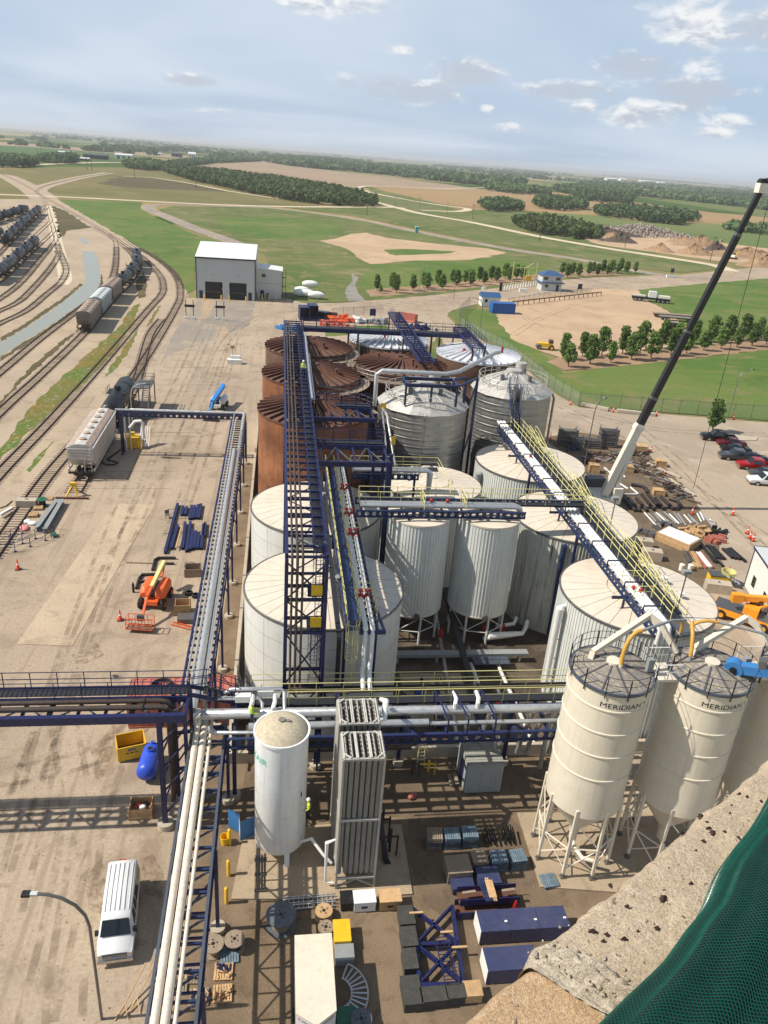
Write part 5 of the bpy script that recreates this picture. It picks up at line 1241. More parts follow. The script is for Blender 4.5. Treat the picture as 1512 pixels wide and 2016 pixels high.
t=thing('pipe_bridge','navy overhead bridge with walkway and two brown pipes at the left edge','bridge',(-15,38.8,0))
xa,xb,ya,yb,Z=-32.0,-5.3,37.5,40.1,8.9
MB().beam((xa,ya,Z-0.15),(xb,ya,Z-0.15),0.3,0.55).build('front_girder','navy',t);MB().beam((xa,yb-0.9,Z-0.1),(xb,yb-0.9,Z-0.1),0.16,0.4).build('rear_girder','navy',t);MB().beam((xa,yb,Z+0.1),(xb,yb,Z+0.1),0.12,0.3).build('rear_girder','navy',t)
xs=frange(xa,xb,1.55);s=xs[1]-xs[0]
repeat(t,'cross_beam',MB().beam((0,ya+0.16,0),(0,yb-0.99,0),0.16,0.2).mesh('cross_beam','navy'),[(x,0,Z-0.22)for x in xs])
repeat(t,'plan_brace',MB().beam((0,ya+0.1,0),(s,yb-1.0,0),0.08).mesh('plan_brace','slate'),[(x,0,Z-0.35)for x in xs[:-1:2]]);repeat(t,'plan_brace',MB().beam((0,yb-1.0,0),(s,ya+0.1,0),0.08).mesh('plan_brace','slate'),[(x,0,Z-0.35)for x in xs[1:-1:2]])
MB().box(xa,xb,yb-0.8,yb-0.08,Z+0.16,Z+0.2).build('walkway_deck','grating',t)
mb=MB()
for x in frange(xa,xb,0.28):mb.box(x,x+0.05,yb-0.8,yb-0.08,Z+0.2,Z+0.225)
o=mb.build('deck_bars','black',t);o['kind']='stuff'
rail_run([(xa,yb,Z+0.25),(xb,yb,Z+0.25)],'navy',t,1.1,0.03,1.55);rail_run([(xa,yb-0.88,Z+0.1),(xb,yb-0.88,Z+0.1)],'navy',t,1.1,0.025,1.55)
for y,r in((38.15,0.17),(38.75,0.15)):
 pipe_run(t,[(xa,y,Z+0.15),(xb-1.6,y,Z+0.15),(xb-1.2,y,Z+0.05),(xb-1.05+(y-38.15)*0.3,y,Z-0.4),(xb-1.05,y,1.5)],r,'brown_pipe','pipe',12)
 MB().tube((xb-2.6,y,Z+0.15),(xb-2.5,y,Z+0.15),r+0.08,12).build('flange','black_pipe',t)
repeat(t,'pipe_shoe',MB().box(-0.15,0.15,37.9,39.0,-0.12,0.0).mesh('pipe_shoe','black'),[(x,0,Z)for x in xs[::3]])
MB().beam((xb,ya-0.1,Z-0.15),(xb,yb,Z-0.15),0.16,0.4).build('end_beam','navy',t)
MB().beam((-6.85,37.5,0.35),(-6.85,37.5,Z-0.43),0.3).build('column','navy',t);MB().tube((-6.85,37.5,-0.1),(-6.85,37.5,0.4),0.5,18).build('footing','concrete',t)
MB().beam((-6.3,40.0,0.1),(-6.3,40.0,Z-0.1),0.24).build('column','navy',t);MB().beam((-5.4,38.0,0.1),(-5.4,38.0,Z-0.45),0.22).build('column','navy',t);MB().beam((-5.3,40.2,0.1),(-5.3,40.2,Z-0.45),0.22).build('column','navy',t)
for z in(1.0,2.9,4.8,6.7):MB().beam((-6.85,37.5,z),(-5.4,38.0,z+1.6),0.09).build('tower_brace','navy',t);MB().beam((-6.85,37.5,z+1.0),(-6.3,40,z+1.6),0.09).build('tower_brace','navy',t);MB().beam((-6.3,40.0,z),(-5.3,40.2,z+1.7),0.09).build('tower_brace','navy',t)
for z in(2.4,5.4):MB().beam((-6.3,40,z),(-3.1,40.6,z),0.16,0.2).build('tower_beam','navy',t)
for y in(40.15,39.35):MB().beam((xb,y,Z+0.1),(-1.6,y+1.2,7.1),0.08,0.28).build('stringer','navy',t);rail_run([(xb,y,Z+0.2),(-4.3,y+0.2,Z+0.2),(-1.6,y+1.2,7.15)],'navy',t,1.05,0.028,1.1)
repeat(t,'tread',MB().box(-0.14,0.14,-0.4,0.4,-0.02,0.02).mesh('tread','grating'),[(-4.3+2.7*k/8,39.9+1.0*k/8,8.9-1.8*k/8)for k in range(9)])
t=thing('rail_gantry','blue perforated gantry carrying silver pipes from the rack to the rail spur','gantry',(-13,103.5,0))
holed_girder((-21.4,103.1,5.9),(-4.5,103.1,5.9),0.62,0.8).build('girder','navy2',t);MB().beam((-21.4,104.3,5.9),(-4.5,104.3,5.9),0.14,0.5).build('girder','navy',t)
pipe_run(t,[(-21.9,103.4,6.45),(-5.0,103.4,6.45),(-4.7,103.1,6.45),(-4.7,96,6.45)],0.16,'alu_pipe','pipe',12);pipe_run(t,[(-20.3,103.9,6.2),(-20.0,103.9,6.4),(-6.0,103.9,6.4),(-5.6,103.5,6.4)],0.1,'alu_pipe')
repeat(t,'cross_beam',MB().beam((0,103.15,0),(0,104.25,0),0.1).mesh('cross_beam','navy'),[(x,0,5.75)for x in frange(-21,-5,2)])
for y in(103.1,104.3):
 for x in(-21.3,-4.6):MB().beam((x,y,0),(x,y,5.6),0.22).build('column','navy',t)
for x in(-20.8,-20.2):pipe_run(t,[(x,103.5,6.0),(x,103.5,0.6)],0.12,'alu_pipe','drop_pipe')
pipe_run(t,[(-20.0,102.6,4.2),(-19.2,102.4,5.2),(-18.4,102.3,5.3),(-18.2,102.3,5.0),(-18.2,102.3,2.8)],0.2,'white_pipe','loading_arm')
for i,(y0,y1,x1)in enumerate(((62.0,66.2,9.6),(74.2,77.6,9.6))):
 t=thing('side_platform',('navy braced platform beside the high rack above the front tanks','navy braced platform beside the high rack in front of the rusty tank')[i],'platform',(6.5,y0,0),0,'side platforms of the high rack')
 Z=15.6
 for y in(y0,y1):MB().beam((3.3,y,Z),(x1+0.2,y,Z),0.22,0.45).build('girder','navy',t)
 for x in frange(3.8,x1,1.4):MB().beam((x,y0+0.11,Z),(x,y1-0.11,Z),0.14,0.2).build('cross_beam','navy',t)
 for x in(3.8,6.6):MB().beam((x,y0,Z-0.05),(x+1.4,y1,Z-0.05),0.1).build('plan_brace','slate',t);MB().beam((x+2.8,y0,Z-0.05),(x+1.4,y1,Z-0.05),0.1).build('plan_brace','slate',t)
 holed_girder((3.3,y1+0.9,Z+0.2),(x1,y1+0.9,Z+0.2),0.4,0.5).build('rear_girder','navy',t)
 MB().box(3.4,x1,y1+0.12,y1+0.85,Z+0.3,Z+0.34).build('walkway_deck','grating',t)
 rail_run([(3.4,y1+0.9,Z+0.4),(x1,y1+0.9,Z+0.4)],'navy',t,1.1,0.028,1.3);rail_run([(3.4,y1+0.1,Z+0.4),(x1,y1+0.1,Z+0.4)],'navy',t,1.1,0.028,1.3)
 for x in(x1-0.9,x1):MB().beam((x,y1-0.4,0.1),(x,y1-0.4,Z-0.23),0.26).build('column','navy',t)
t=thing('bin_stair','blue zigzag stair with silver handrail beside the middle steel bin','stair',(10.6,74,0))
for k in range(5):
 y0,y1,z0,z1=(72.5,77.5,3+2.4*k,5.4+2.4*k)if k%2==0 else(77.5,72.5,3+2.4*k,5.4+2.4*k)
 x=10.4+(0.8 if k%2 else 0)
 for dx in(-0.35,0.35):MB().beam((x+dx,y0,z0),(x+dx,y1,z1),0.06,0.24).build('stringer','navy',t)
 rail_run([(x+0.38,y0,z0),(x+0.38,y1,z1)],'navy' if k<4 else 'alu_pipe',t,1.0,0.03,1.2)
 repeat(t,'tread',MB().box(-0.33,0.33,-0.14,0.14,-0.02,0.02).mesh('tread','grating'),[(x,y0+(y1-y0)*j/11,z0+(z1-z0)*j/11)for j in range(1,11)])
pipe_run(t,[(10.9,78.6,15.6),(11.2,76.5,15.5),(11.6,72.4,12.4),(11.8,72.0,11.6)],0.12,'alu_pipe','pipe')
MB().box(10.7,11.3,78.3,78.34,15.4,16.2).build('safety_gate','safety_yellow',t);MB().box(11.4,11.8,73.2,73.24,13.4,14.3).build('safety_gate','safety_yellow',t)
t=thing('far_cross_rack','navy walkway rack along the back of the tank farm','pipe rack',(15,111,0))
Z=16.9
for y in(110.2,112.0):MB().beam((3.2,y,Z),(27.5,y,Z),0.2,0.5).build('girder','navy',t)
MB().box(3.3,27.4,110.35,111.85,Z+0.26,Z+0.3).build('walkway_deck','grating',t)
for y in(110.2,112.0):rail_run([(3.3,y,Z+0.28),(27.4,y,Z+0.28)],'navy',t,1.1,0.035,1.8)
for x in(9.8,11.2,22.0,23.2):MB().beam((x,111.1,0.1),(x,111.1,Z-0.26),0.24).build('column','rust_rib',t)
for i,(x0,x1,y0,y1,lab)in enumerate(((17.2,19.0,92.5,124.5,'navy ladder-like rack segment crossing over the dark rusty tank'),(25.9,27.7,101.5,114.8,'short navy ladder-like rack segment above the right silver roof'))):
 t=thing('rack_segment',lab,'pipe rack',(x0,y0,0),0,'far rack segments')
 Z=17.2
 for x in(x0,x1):MB().beam((x,y0,Z),(x,y1,Z),0.14,0.5).build('side_beam','navy',t)
 ys=frange(y0+0.1,y1,1.15)
 repeat(t,'cross_beam',MB().beam((x0+0.08,0,0),(x1-0.08,0,0),0.16,0.14).mesh('cross_beam','navy'),[(0,y,Z+0.1)for y in ys])
 for x in(x0+0.3,x0+0.75):rail_run([(x,y0+0.3,Z+0.2),(x,y1,Z+0.2)],'navy',t,0.5,0.03,2.3)
 if i==1:rail_run([(x1,y0,Z+0.25),(x1,y1,Z+0.25)],'navy',t,1.1,0.035,1.4)
 for y in((y0+8.2,107.6,y1-1)if i==0 else(y0+0.2,y1-0.2)):
  zb=15.6 if i==0 and y<105 else 15.4 if i==1 and y<105 else 0.1
  for x in(x0+0.1,x1-0.1):MB().beam((x,y,zb),(x,y,Z-0.26),0.2).build('column','rust_rib',t)
def ground_pipe(pts,r,m,label):return tag(MB().path(pts,r,10).build('ground_pipe',m,None,True),label,'pipe','pipes on the containment floor')
ground_pipe([(19.5,43.6,0.4),(19.3,52,0.4),(19.2,54.2,0.5)],0.16,'white_pipe','rusty white floor pipe beside the front ribbed tank')
ground_pipe([(16.9,43.6,0.4),(16.9,53.8,0.4)],0.15,'white_pipe','white floor pipe in the middle of the dark sump')
ground_pipe([(13.6,43.8,0.5),(14.2,50,0.5),(14.8,57,0.5),(15.2,62,0.6)],0.16,'alu_pipe','silver pipe with kinks running back between the leg tanks')
ground_pipe([(19.0,57.6,0.4),(19.3,57.2,0.9),(22.6,57.6,0.9),(23.2,58.6,0.9),(23.4,59.0,1.4)],0.2,'white_pipe','bent white pipe below the right leg tank')
ground_pipe([(20.4,58.8,0.9),(22.2,59.2,0.9),(22.6,59.8,1.2)],0.18,'white_pipe','short white elbow pipe beside the stained tank base')
ground_pipe([(15.6,49.6,1.4),(17.6,49.4,1.4),(17.9,49.2,1.3),(18.0,46.4,1.0)],0.12,'grey_paint','grey hooped pipe in the sump')
tag(MB().beam((16.2,63,2.2),(15.4,43.8,2.2),0.5,0.35).build('cable_tray_run','grating'),'dark cable tray sloping forward between the two leg tanks','tray')
t=thing('pipe_sleeper','long low grey walkway beam across the sump','walkway',(15,54.6,0));MB().box(9.7,22.2,54.3,55.0,0.7,1.0).build('beam','grey_paint',t);MB().box(17.0,20.2,53.0,54.2,0.8,0.88).build('landing','slate',t);rail_run([(17.0,53.0,0.9),(20.2,53.0,0.9)],'slate',t,0.8,0.02,1.0);[MB().cbox(x,54.65,0,0.2,0.4,0.68).build('foot','concrete',t)for x in(10.5,14,17.6,21.5)]
for i,x in enumerate((11.9,13.4)):
 t=thing('transfer_pump',('blue pump left of the yellow stile in the sump','blue pump right of the yellow stile in the sump')[i],'pump',(x,50.2,0),0,'blue sump pumps')
 mb=MB();mb.cbox(x,50.2,0.05,0.6,1.0,0.15);mb.build('base_plate','concrete_dark',t);MB().tube((x-0.6,49.8,0.55),(x+0.1,49.8,0.55),0.3,14).build('casing','bright_blue',t,True);MB().tube((x,50.5,0.3),(x,50.5,1.0),0.2,12).build('motor','safety_yellow' if i==0 else 'sky_blue',t,True);MB().tube((x,50.5,1.0),(x,50.5,1.5),0.13,10).build('coupling','black',t,True)
t=thing('stile','small yellow railed stile over the pipes in the sump','stile',(12.7,48.4,0))
for x in(12.35,13.05):rail_run([(x,46.0,0.1),(x,47.4,1.3),(x,49.4,1.3),(x,50.2,0.6)],'yellow_rail',t,1.0,0.035,1.0)
MB().box(12.35,13.05,47.4,49.4,1.25,1.32).build('deck','grating',t)
for x in(12.35,13.05):MB().beam((x,46.0,0.1),(x,47.4,1.25),0.05,0.2).build('stringer','navy',t)
repeat(t,'tread',MB().box(-0.33,0.33,-0.12,0.12,-0.02,0.02).mesh('tread','navy'),[(12.7,46.1+1.3*k/5,0.2+1.1*k/5)for k in range(6)])
for i,(x,y,z)in enumerate(((15.0,61.5,1.2),(19.1,58.2,0.8),(17.7,47.6,0.8),(14.9,57.6,0.9),(20.9,58.4,0.9))):
 tag(MB().tube((x,y,z-0.3),(x,y,z+0.3),0.22,12).sphere((x,y,z+0.35),0.22).build('floor_valve','red',None,True),('red valve between the leg tanks','red valve under the right leg tank','red valve in the dark sump','red valve on the kinked silver pipe','red valve near the stained tank foot')[i],'valve','red valves in the sump')
for i,p in enumerate((((9.3,46.8),(9.3,49)),((9.9,52.4),(12,52.4)))):
 pass
t=thing('spiral_tank_stair','thin grey stair curling up the left foot of the front white tank','stair',(3.6,50.8,0))
for rr in(6.15,6.75):
 pts=[(3.6+rr*math.cos(R(196+3.2*i)),50.8+rr*math.sin(R(196+3.2*i)),3.2-0.3*i)for i in range(11)]
 MB().path(pts,0.05,5).build('stringer','grey_paint',t);rail_run(pts,'grey_paint',t,1.0,0.02,0.6)
def loft(stations):
 """half sections [(x, [(y, z), ...])], mirrored in y, closed at both ends"""
 mb=MB();m=len(stations[0][1]);rings=[]
 for x,hp in stations:rings.append([(x,y,z)for y,z in hp]+[(x,-y,z)for y,z in hp[::-1]if y>1e-6])
 k=len(rings[0]);vs=[v for r in rings for v in r]
 fs=[(i*k+j,i*k+(j+1)%k,(i+1)*k+(j+1)%k,(i+1)*k+j)for i in range(len(rings)-1)for j in range(k)]
 fs+=[tuple(range(k-1,-1,-1)),tuple((len(rings)-1)*k+j for j in range(k))]
 return mb.add(vs,fs)
def wheel(t,x,y,r,w,rimm='chrome',lug=False):
 mb=MB();n=20
 mb.lathe([(r*0.55,-w/2),(r*0.95,-w/2),(r,-w*0.36),(r,w*0.36),(r*0.95,w/2),(r*0.55,w/2)],n)
 if lug:
  for i in range(12):a=2*PI*i/12;mb.beam((r*math.cos(a),r*math.sin(a),-w*0.4),(r*math.cos(a+.12),r*math.sin(a+.12),w*0.4),0.05,0.07)
 M_=Matrix.Translation((x,y,r))@Matrix.Rotation(PI/2,4,'X')
 ty=mb.xf(M_).build('tyre','rubber',t,True,False)
 MB().lathe([(0.02,-w*0.42),(r*0.5,-w*0.42),(r*0.56,-w*0.46),(r*0.56,w*0.46),(r*0.5,w*0.42),(0.02,w*0.42)],16).xf(M_).build('rim',rimm,ty,True,False)
 return ty
def quadp(pts,name,material,t):return MB().add(pts,[tuple(range(len(pts)))]).build(name,material,t,False,False)
def van(loc,rz,label):
 t=thing('passenger_van',label,'van',loc,rz)
 S=lambda w,zb,bl,zr,rw,top:[(w-.06,zb),(w,zb+.12),(w,bl),(rw,zr-.06),(rw-.07,zr),(0,top)]
 st=[(0.0,S(.95,.42,1.12,1.9,.80,1.95)),(0.12,S(1.0,.36,1.15,1.99,.85,2.06)),(2.2,S(1.01,.36,1.15,2.01,.86,2.09)),(4.15,S(1.0,.36,1.15,1.99,.84,2.06)),(4.35,S(1.0,.36,1.15,1.9,.83,1.97)),(4.98,S(1.0,.36,1.14,1.26,.92,1.29)),(5.1,S(1.0,.36,1.08,1.18,.90,1.22)),(5.75,S(.97,.36,.98,1.06,.84,1.1)),(5.9,S(.93,.42,.92,.98,.80,1.0))]
 loft(st).build('body','car_white',t,True,False)
 quadp([(4.42,-.74,1.955),(4.42,.74,1.955),(5.02,.86,1.335),(5.02,-.86,1.335)],'windshield','glass',t)
 for s in(-1,1):
  for a,b in((0.25,1.35),(1.45,2.65),(2.75,3.35),(3.5,4.3)):
   quadp([(a,s*1.004,1.22),(b,s*1.004,1.22),(b-(0.35 if b>4 else 0),s*.878,1.86),(a,s*.878,1.86)],'side_window','glass',t)
  MB().box(4.55,4.75,s*1.08-.1,s*1.08+.1,1.15,1.42).build('mirror','black',t,False,False)
  quadp([(5.91,s*.72,.70),(5.91,s*.9,.70),(5.9,s*.9,.9),(5.9,s*.72,.9)],'headlight','chrome',t)
  for y_ in(.68,.40,.13):MB().beam((0.35,s*y_,2.10-.055*y_*y_*2),(3.9,s*y_,2.10-.055*y_*y_*2),0.035,0.03).build('roof_rib','car_white',t,False,False)
  for x in(1.15,4.85):wheel(t,x,s*.87,.37,.24)
 MB().box(5.88,5.95,-.66,.66,.68,.92).build('grille','black',t,False,False)
 for z in(.73,.80,.87):MB().box(5.95,5.965,-.62,.62,z-.015,z+.015).build('grille_bar','chrome',t,False,False)
 flat=MB().box(5.965,5.975,-.12,.12,.76,.84);flat.build('badge','bright_blue',t,False,False)
 MB().box(5.85,6.02,-.98,.98,.38,.58).build('front_bumper','chrome',t,False,False);MB().box(-.1,.03,-.97,.97,.38,.56).build('rear_bumper','chrome',t,False,False)
 MB().box(.02,.12,-.22,.22,1.97,2.05).build('brake_light','red',t,False,False)
 return t
dv=Vector((.4,-4.9)).normalized();van((-8.62,33.3,-.01),math.atan2(dv.y,dv.x),'white passenger van with ribbed roof parked in the near left yard').scale=(.87,.92,1)
def car(loc,rz,label,paint,kind):
 t=thing('parked_car',label,'car' if kind=='sedan' else 'pickup',loc,rz,'cars in the parking lot')
 if kind=='sedan':
  S=lambda w,zb,bl,rw,zr:[(w-.08,zb),(w,zb+.15),(w,bl),(rw,zr),(0,zr+.04)]
  loft([(0,S(.82,.4,.78,.7,.86)),(.15,S(.88,.3,.85,.78,.92)),(1.0,S(.92,.28,.88,.80,.98)),(1.7,S(.92,.28,.9,.62,1.40)),(2.8,S(.92,.28,.9,.62,1.42)),(3.6,S(.92,.28,.88,.80,.96)),(4.6,S(.88,.3,.72,.75,.8)),(4.75,S(.8,.4,.62,.65,.68))]).build('body',paint,t,True,False)
  quadp([(2.9,-.6,1.43),(2.9,.6,1.43),(3.56,.74,1.03),(3.56,-.74,1.03)],'windshield','glass',t);quadp([(1.6,.6,1.41),(1.6,-.6,1.41),(1.02,-.74,1.04),(1.02,.74,1.04)],'rear_window','glass',t)
  for s in(-1,1):
   quadp([(1.35,s*.885,.96),(3.3,s*.885,.96),(2.8,s*.66,1.37),(1.75,s*.66,1.36)],'side_window','glass',t)
   for x in(.9,3.75):wheel(t,x,s*.82,.32,.2)
 else:
  S=lambda w,zb,bl,rw,zr:[(w-.08,zb),(w,zb+.15),(w,bl),(rw,zr),(0,zr+.03)]
  loft([(2.0,S(.98,.45,1.05,.92,1.12)),(2.15,S(.98,.45,1.08,.80,1.82)),(3.6,S(.98,.45,1.08,.78,1.86)),(4.3,S(.98,.45,1.06,.9,1.16)),(5.6,S(.95,.45,.98,.85,1.06)),(5.8,S(.9,.5,.9,.8,.95))]).build('cab',paint,t,True,False)
  mb=MB();mb.box(0,1.99,-.98,-.86,.5,1.08);mb.box(0,1.99,.86,.98,.5,1.08);mb.box(0.01,.1,-.86,.86,.5,1.05);mb.build('bed',paint,t,False,False);MB().box(.1,1.98,-.86,.86,.55,.68).build('bed_floor','black',t,False,False)
  quadp([(3.70,-.74,1.85),(3.70,.74,1.85),(4.28,.86,1.21),(4.28,-.86,1.21)],'windshield','glass',t);quadp([(2.08,.74,1.74),(2.08,-.74,1.74),(1.98,-.86,1.2),(1.98,.86,1.2)],'rear_window','glass',t)
  for s in(-1,1):
   quadp([(2.35,s*.965,1.14),(4.0,s*.965,1.14),(3.6,s*.81,1.76),(2.35,s*.81,1.76)],'side_window','glass',t)
   for x in(1.0,4.7):wheel(t,x,s*.88,.4,.26)
  MB().box(5.75,5.92,-.95,.95,.45,.68).build('bumper','chrome',t,False,False)
 return t
for i,(px,py,paint,kind,lab)in enumerate(((1415,867,'car_black','pickup','black pickup at the far end of the parking row by the tree'),(1433,876,'car_maroon','sedan','maroon sedan second in the parking row'),(1442,889,'car_black','sedan','black sedan between the maroon sedan and grey pickup'),(1453,905,'car_grey','pickup','dark grey pickup in the middle of the parking row'),(1474,906,'car_black','sedan','black car nose to nose with the dark grey pickup'),(1489,923,'car_red','pickup','bright red pickup in the parking row'),(1500,937,'car_grey','sedan','grey car just below the red pickup'),(1512,954,'car_white','pickup','white pickup at the right picture edge'))):
 x,y=G(px,py);a=R(168+(i%3));car((x+2.8*0.98,y-0.5,-0.13),a,lab,paint,kind)
def truck(t,x,w=0.43):
 """two-axle bogie: a part with four wheels"""
 mb=MB();mb.box(x-1.3,x+1.3,-1.05,-.85,.38,.72);mb.box(x-1.3,x+1.3,.85,1.05,.38,.72);mb.box(x-.3,x+.3,-.85,.85,.45,.8)
 o=mb.build('bogie','black',t,False,False)
 for dx in(-.9,.9):
  for s in(-1,1):MB().tube((x+dx,s*.68,w+.14),(x+dx,s*.82,w+.14),w,14).build('wheel','rail_steel',o,False,False)
def tank_car(label,paint,loc=(0,0,0),rz=0,group='rail tank cars'):
 t=thing('tank_car',label,'tank car',loc,rz,group);L,r,zc=15.4,1.5,2.65
 prof=[(0.02,-L/2-.45),(r*.6,-L/2-.32),(r*.92,-L/2-.08),(r,-L/2+.15),(r,L/2-.15),(r*.92,L/2+.08),(r*.6,L/2+.32),(0.02,L/2+.45)]
 M_=Matrix.Translation((0,0,zc))@Matrix.Rotation(PI/2,4,'Y')
 MB().lathe(prof,28).xf(M_).build('tank',paint,t,True,False)
 for x in(-4.2,4.2):MB().lathe([(r+.02,-.18),(r+.03,-.18),(r+.03,.18),(r+.02,.18)],28).xf(Matrix.Translation((x,0,zc))@Matrix.Rotation(PI/2,4,'Y')).build('saddle_band','black',t,False,False)
 MB().tube((0,0,zc+r-.1),(0,0,zc+r+.55),.48,16).build('manway_dome','black',t,True,False)
 mb=MB();mb.box(-1.4,1.4,-1.5,-.7,zc+r-.35,zc+r-.3);mb.box(-1.4,1.4,.7,1.5,zc+r-.35,zc+r-.3)
 for s in(-1,1):
  for z in(.35,.75):mb.tube((-1.4,s*1.5,zc+r-.3+z),(1.4,s*1.5,zc+r-.3+z),.03,5)
  for x in(-1.4,0,1.4):mb.tube((x,s*1.5,zc+r-.3),(x,s*1.5,zc+r+.45),.03,5)
 mb.build('platform_rail','black',t,False,False)
 MB().box(-L/2-.9,L/2+.9,-.35,.35,.75,1.05).build('centre_sill','black',t,False,False)
 for s in(-1,1):
  MB().box(s*(L/2+.3)-.08,s*(L/2+.3)+.08,-1.4,1.4,.8,1.0).build('end_sill','black',t,False,False);truck(t,s*5.9)
  for y in(-1,1):quadp([(s*3-.35,y*(r+.005),zc),(s*3,y*(r+.005),zc-.35),(s*3+.35,y*(r+.005),zc),(s*3,y*(r+.005),zc+.35)],'placard','reflect_white',t)
 return t
def hopper_car(label,body,roof,loc=(0,0,0),rz=0):
 t=thing('hopper_car',label,'hopper car',loc,rz,'rail hopper cars');L,w=15.6,1.55
 S=lambda zb,wb:[(wb,zb),(w,zb+.5),(w,4.05),(w-.12,4.2),(0.6,4.55),(0,4.6)]
 loft([(-L/2+.3,S(2.6,1.5)),(-L/2+.35,S(2.5,1.5)),(-L/2+1.7,S(1.25,1.5)),(L/2-1.7,S(1.25,1.5)),(L/2-.35,S(2.5,1.5)),(L/2-.3,S(2.6,1.5))]).build('body',body,t,False,False)
 for k in range(6):x=-5.6+2.24*k;MB().lathe([(.42,4.5),(.45,4.72),(.2,4.82),(.02,4.83)],14,(x,0)).build('roof_hatch',roof,t,True,False)
 for k in range(7):x=-6.7+2.24*k;MB().beam((x,-1.3,4.32),(x,0,4.63),.1,.06).build('roof_strap',body,t,False,False);MB().beam((x,1.3,4.32),(x,0,4.63),.1,.06).build('roof_strap',body,t,False,False)
 for s in(-1,1):
  quadp([(-L/2+.4,s*.72,4.53),(L/2-.4,s*.72,4.53),(L/2-.4,s*1.38,4.27),(-L/2+.4,s*1.38,4.27)],'roof_sheet',roof,t)
  MB().box(-L/2+.2,L/2-.2,s*1.6-.06,s*1.6+.06,4.0,4.12).build('top_rail',body,t,False,False);MB().box(-L/2,L/2,s*1.56-.05,s*1.56+.05,1.0,1.3).build('side_sill',body,t,False,False)
  truck(t,s*6.2)
  mb=MB();x=s*(L/2+.1)
  for y in(-1.35,-.5,.5,1.35):mb.beam((x,y,.9),(x,y,4.1 if abs(y)>1 else 2.4),.09)
  for z in(1.2,1.7,2.2,2.7,3.2,3.7):mb.beam((x,-1.35,z),(x,-.9,z),.05);mb.beam((x,.9,z),(x,1.35,z),.05)
  for z in(2.9,3.3,3.7,4.05):mb.beam((x-s*.1,-1.45,z),(x-s*.1,1.45,z),.1)
  mb.build('end_frame',body,t,False,False)
  MB().box(min(s*L/2,s*(L/2+.35)),max(s*L/2,s*(L/2+.35)),-1.5,1.5,.85,1.05).build('end_platform','black',t,False,False)
  MB().box(min(s*(L/2-1.6),s*(L/2+.8)),max(s*(L/2-1.6),s*(L/2+.8)),-.25,.25,.7,.95).build('coupler','black',t,False,False)
 for k in range(4):
  x=-4.1+2.75*k;mb=MB();mb.add([(x-1.2,-1.3,1.3),(x+1.2,-1.3,1.3),(x+1.2,1.3,1.3),(x-1.2,1.3,1.3),(x-.35,-.5,.45),(x+.35,-.5,.45),(x+.35,.5,.45),(x-.35,.5,.45)],[(0,1,5,4),(1,2,6,5),(2,3,7,6),(3,0,4,7),(4,5,6,7)]);mb.build('discharge_hopper',body,t,False,False)
 return t
def on_path(p,start,dist):
 """point and heading on a track: dist metres (signed) from the spot nearest to start"""
 acc=[0.0]
 for a,b in zip(p,p[1:]):acc.append(acc[-1]+(b-a).length)
 i0=min(range(len(p)),key=lambda i:(p[i]-Vector(start)).length);s=acc[i0]+dist
 for i in range(len(p)-1):
  if acc[i]<=s<=acc[i+1]or i==len(p)-2:
   f=(s-acc[i])/(acc[i+1]-acc[i]);q=p[i].lerp(p[i+1],f);d=p[i+1]-p[i]
   return(q.x,q.y,0.15),math.atan2(d.y,d.x)
tc=[None,None]
def put_tank(path,start,dist,label,k):
 loc,rz=on_path(path,start,dist)
 if tc[k]is None:tc[k]=tank_car(label,('black_tank','grey_tank')[k],loc,rz)
 else:copy_tree(tc[k],label,'rail tank cars',loc,rz)
for i in range(5):put_tank(L4,G(70,488),-8-17.4*i,nth(i,'far end')+' tank car of the nearest tank car row' if i else 'tank car at the far end of the nearest tank car row',(0,0,0,1,0)[i])
for i in range(8):put_tank(L6,G(76,422),-8-17.4*i,'tank car at the far end of the long middle row' if i==0 else ORD[i]+' tank car counted from the far end of the middle row',(0,0,0,1,0,0,0,0)[i])
for i in range(4):put_tank(L8,G(50,420),-26-17.4*i,('tank car next to the dark boxy car in the farthest row','second tank car from the boxy car in the farthest row','third tank car from the boxy car in the farthest row','fourth tank car from the boxy car, farthest row')[i],(0,0,0,1)[i])
put_tank(L7,G(2,470),-6,'lone black tank car peeking in between the two far rows',0)
hc=hopper_car('rusty brown hopper car at the near end of the train','hopper_brown','rusty_roof',*on_path(TB,G(164,657),8.5))
hopper_car('pale grey hopper car second in the train','hopper_grey','roof_white',*on_path(TB,G(164,657),25.5))
copy_tree(hc,'rusty brown hopper car next to the train\'s tank cars',None,*on_path(TB,G(164,657),42.5))
for i in range(4):put_tank(TB,G(164,657),60+17.4*i,('black tank car right behind the last brown hopper','second black tank car behind the hoppers','third black tank car behind the hoppers','rearmost tank car on the bend of the train')[i],0)
hopper_car('weathered white hopper car standing at the unloading gantry','hopper_white','rusty_roof',*on_path(TE,G(160,948),8.6))
put_tank(TE,G(160,948),27,'black tank car on the spur behind the white hopper',0)
t=thing('caboose','dark boxy railcar with platforms at the end of the farthest row','railcar',*on_path(L8,G(50,420),-8))
MB().box(-7,7,-1.3,1.3,1.2,3.6).build('body','navy',t,False,False);MB().box(-3,1,-1.4,1.4,3.6,4.3).build('cab','grey_tank',t,False,False);truck(t,-5);truck(t,5);MB().box(-8,8,-1.4,1.4,1.0,1.2).build('deck','black',t,False,False)
for s in(-1,1):rail_run([(LOC[t.name][0],LOC[t.name][1],0)]*2,'black',t)if False else MB().box(s*7.4-.05,s*7.4+.05,-1.2,1.2,1.2,2.2).build('end_rail','black',t,False,False)
bx,by=G(143,978);t=thing('bumping_post','yellow triangular bumping post at the end of the spur','buffer stop',(bx,by,0))
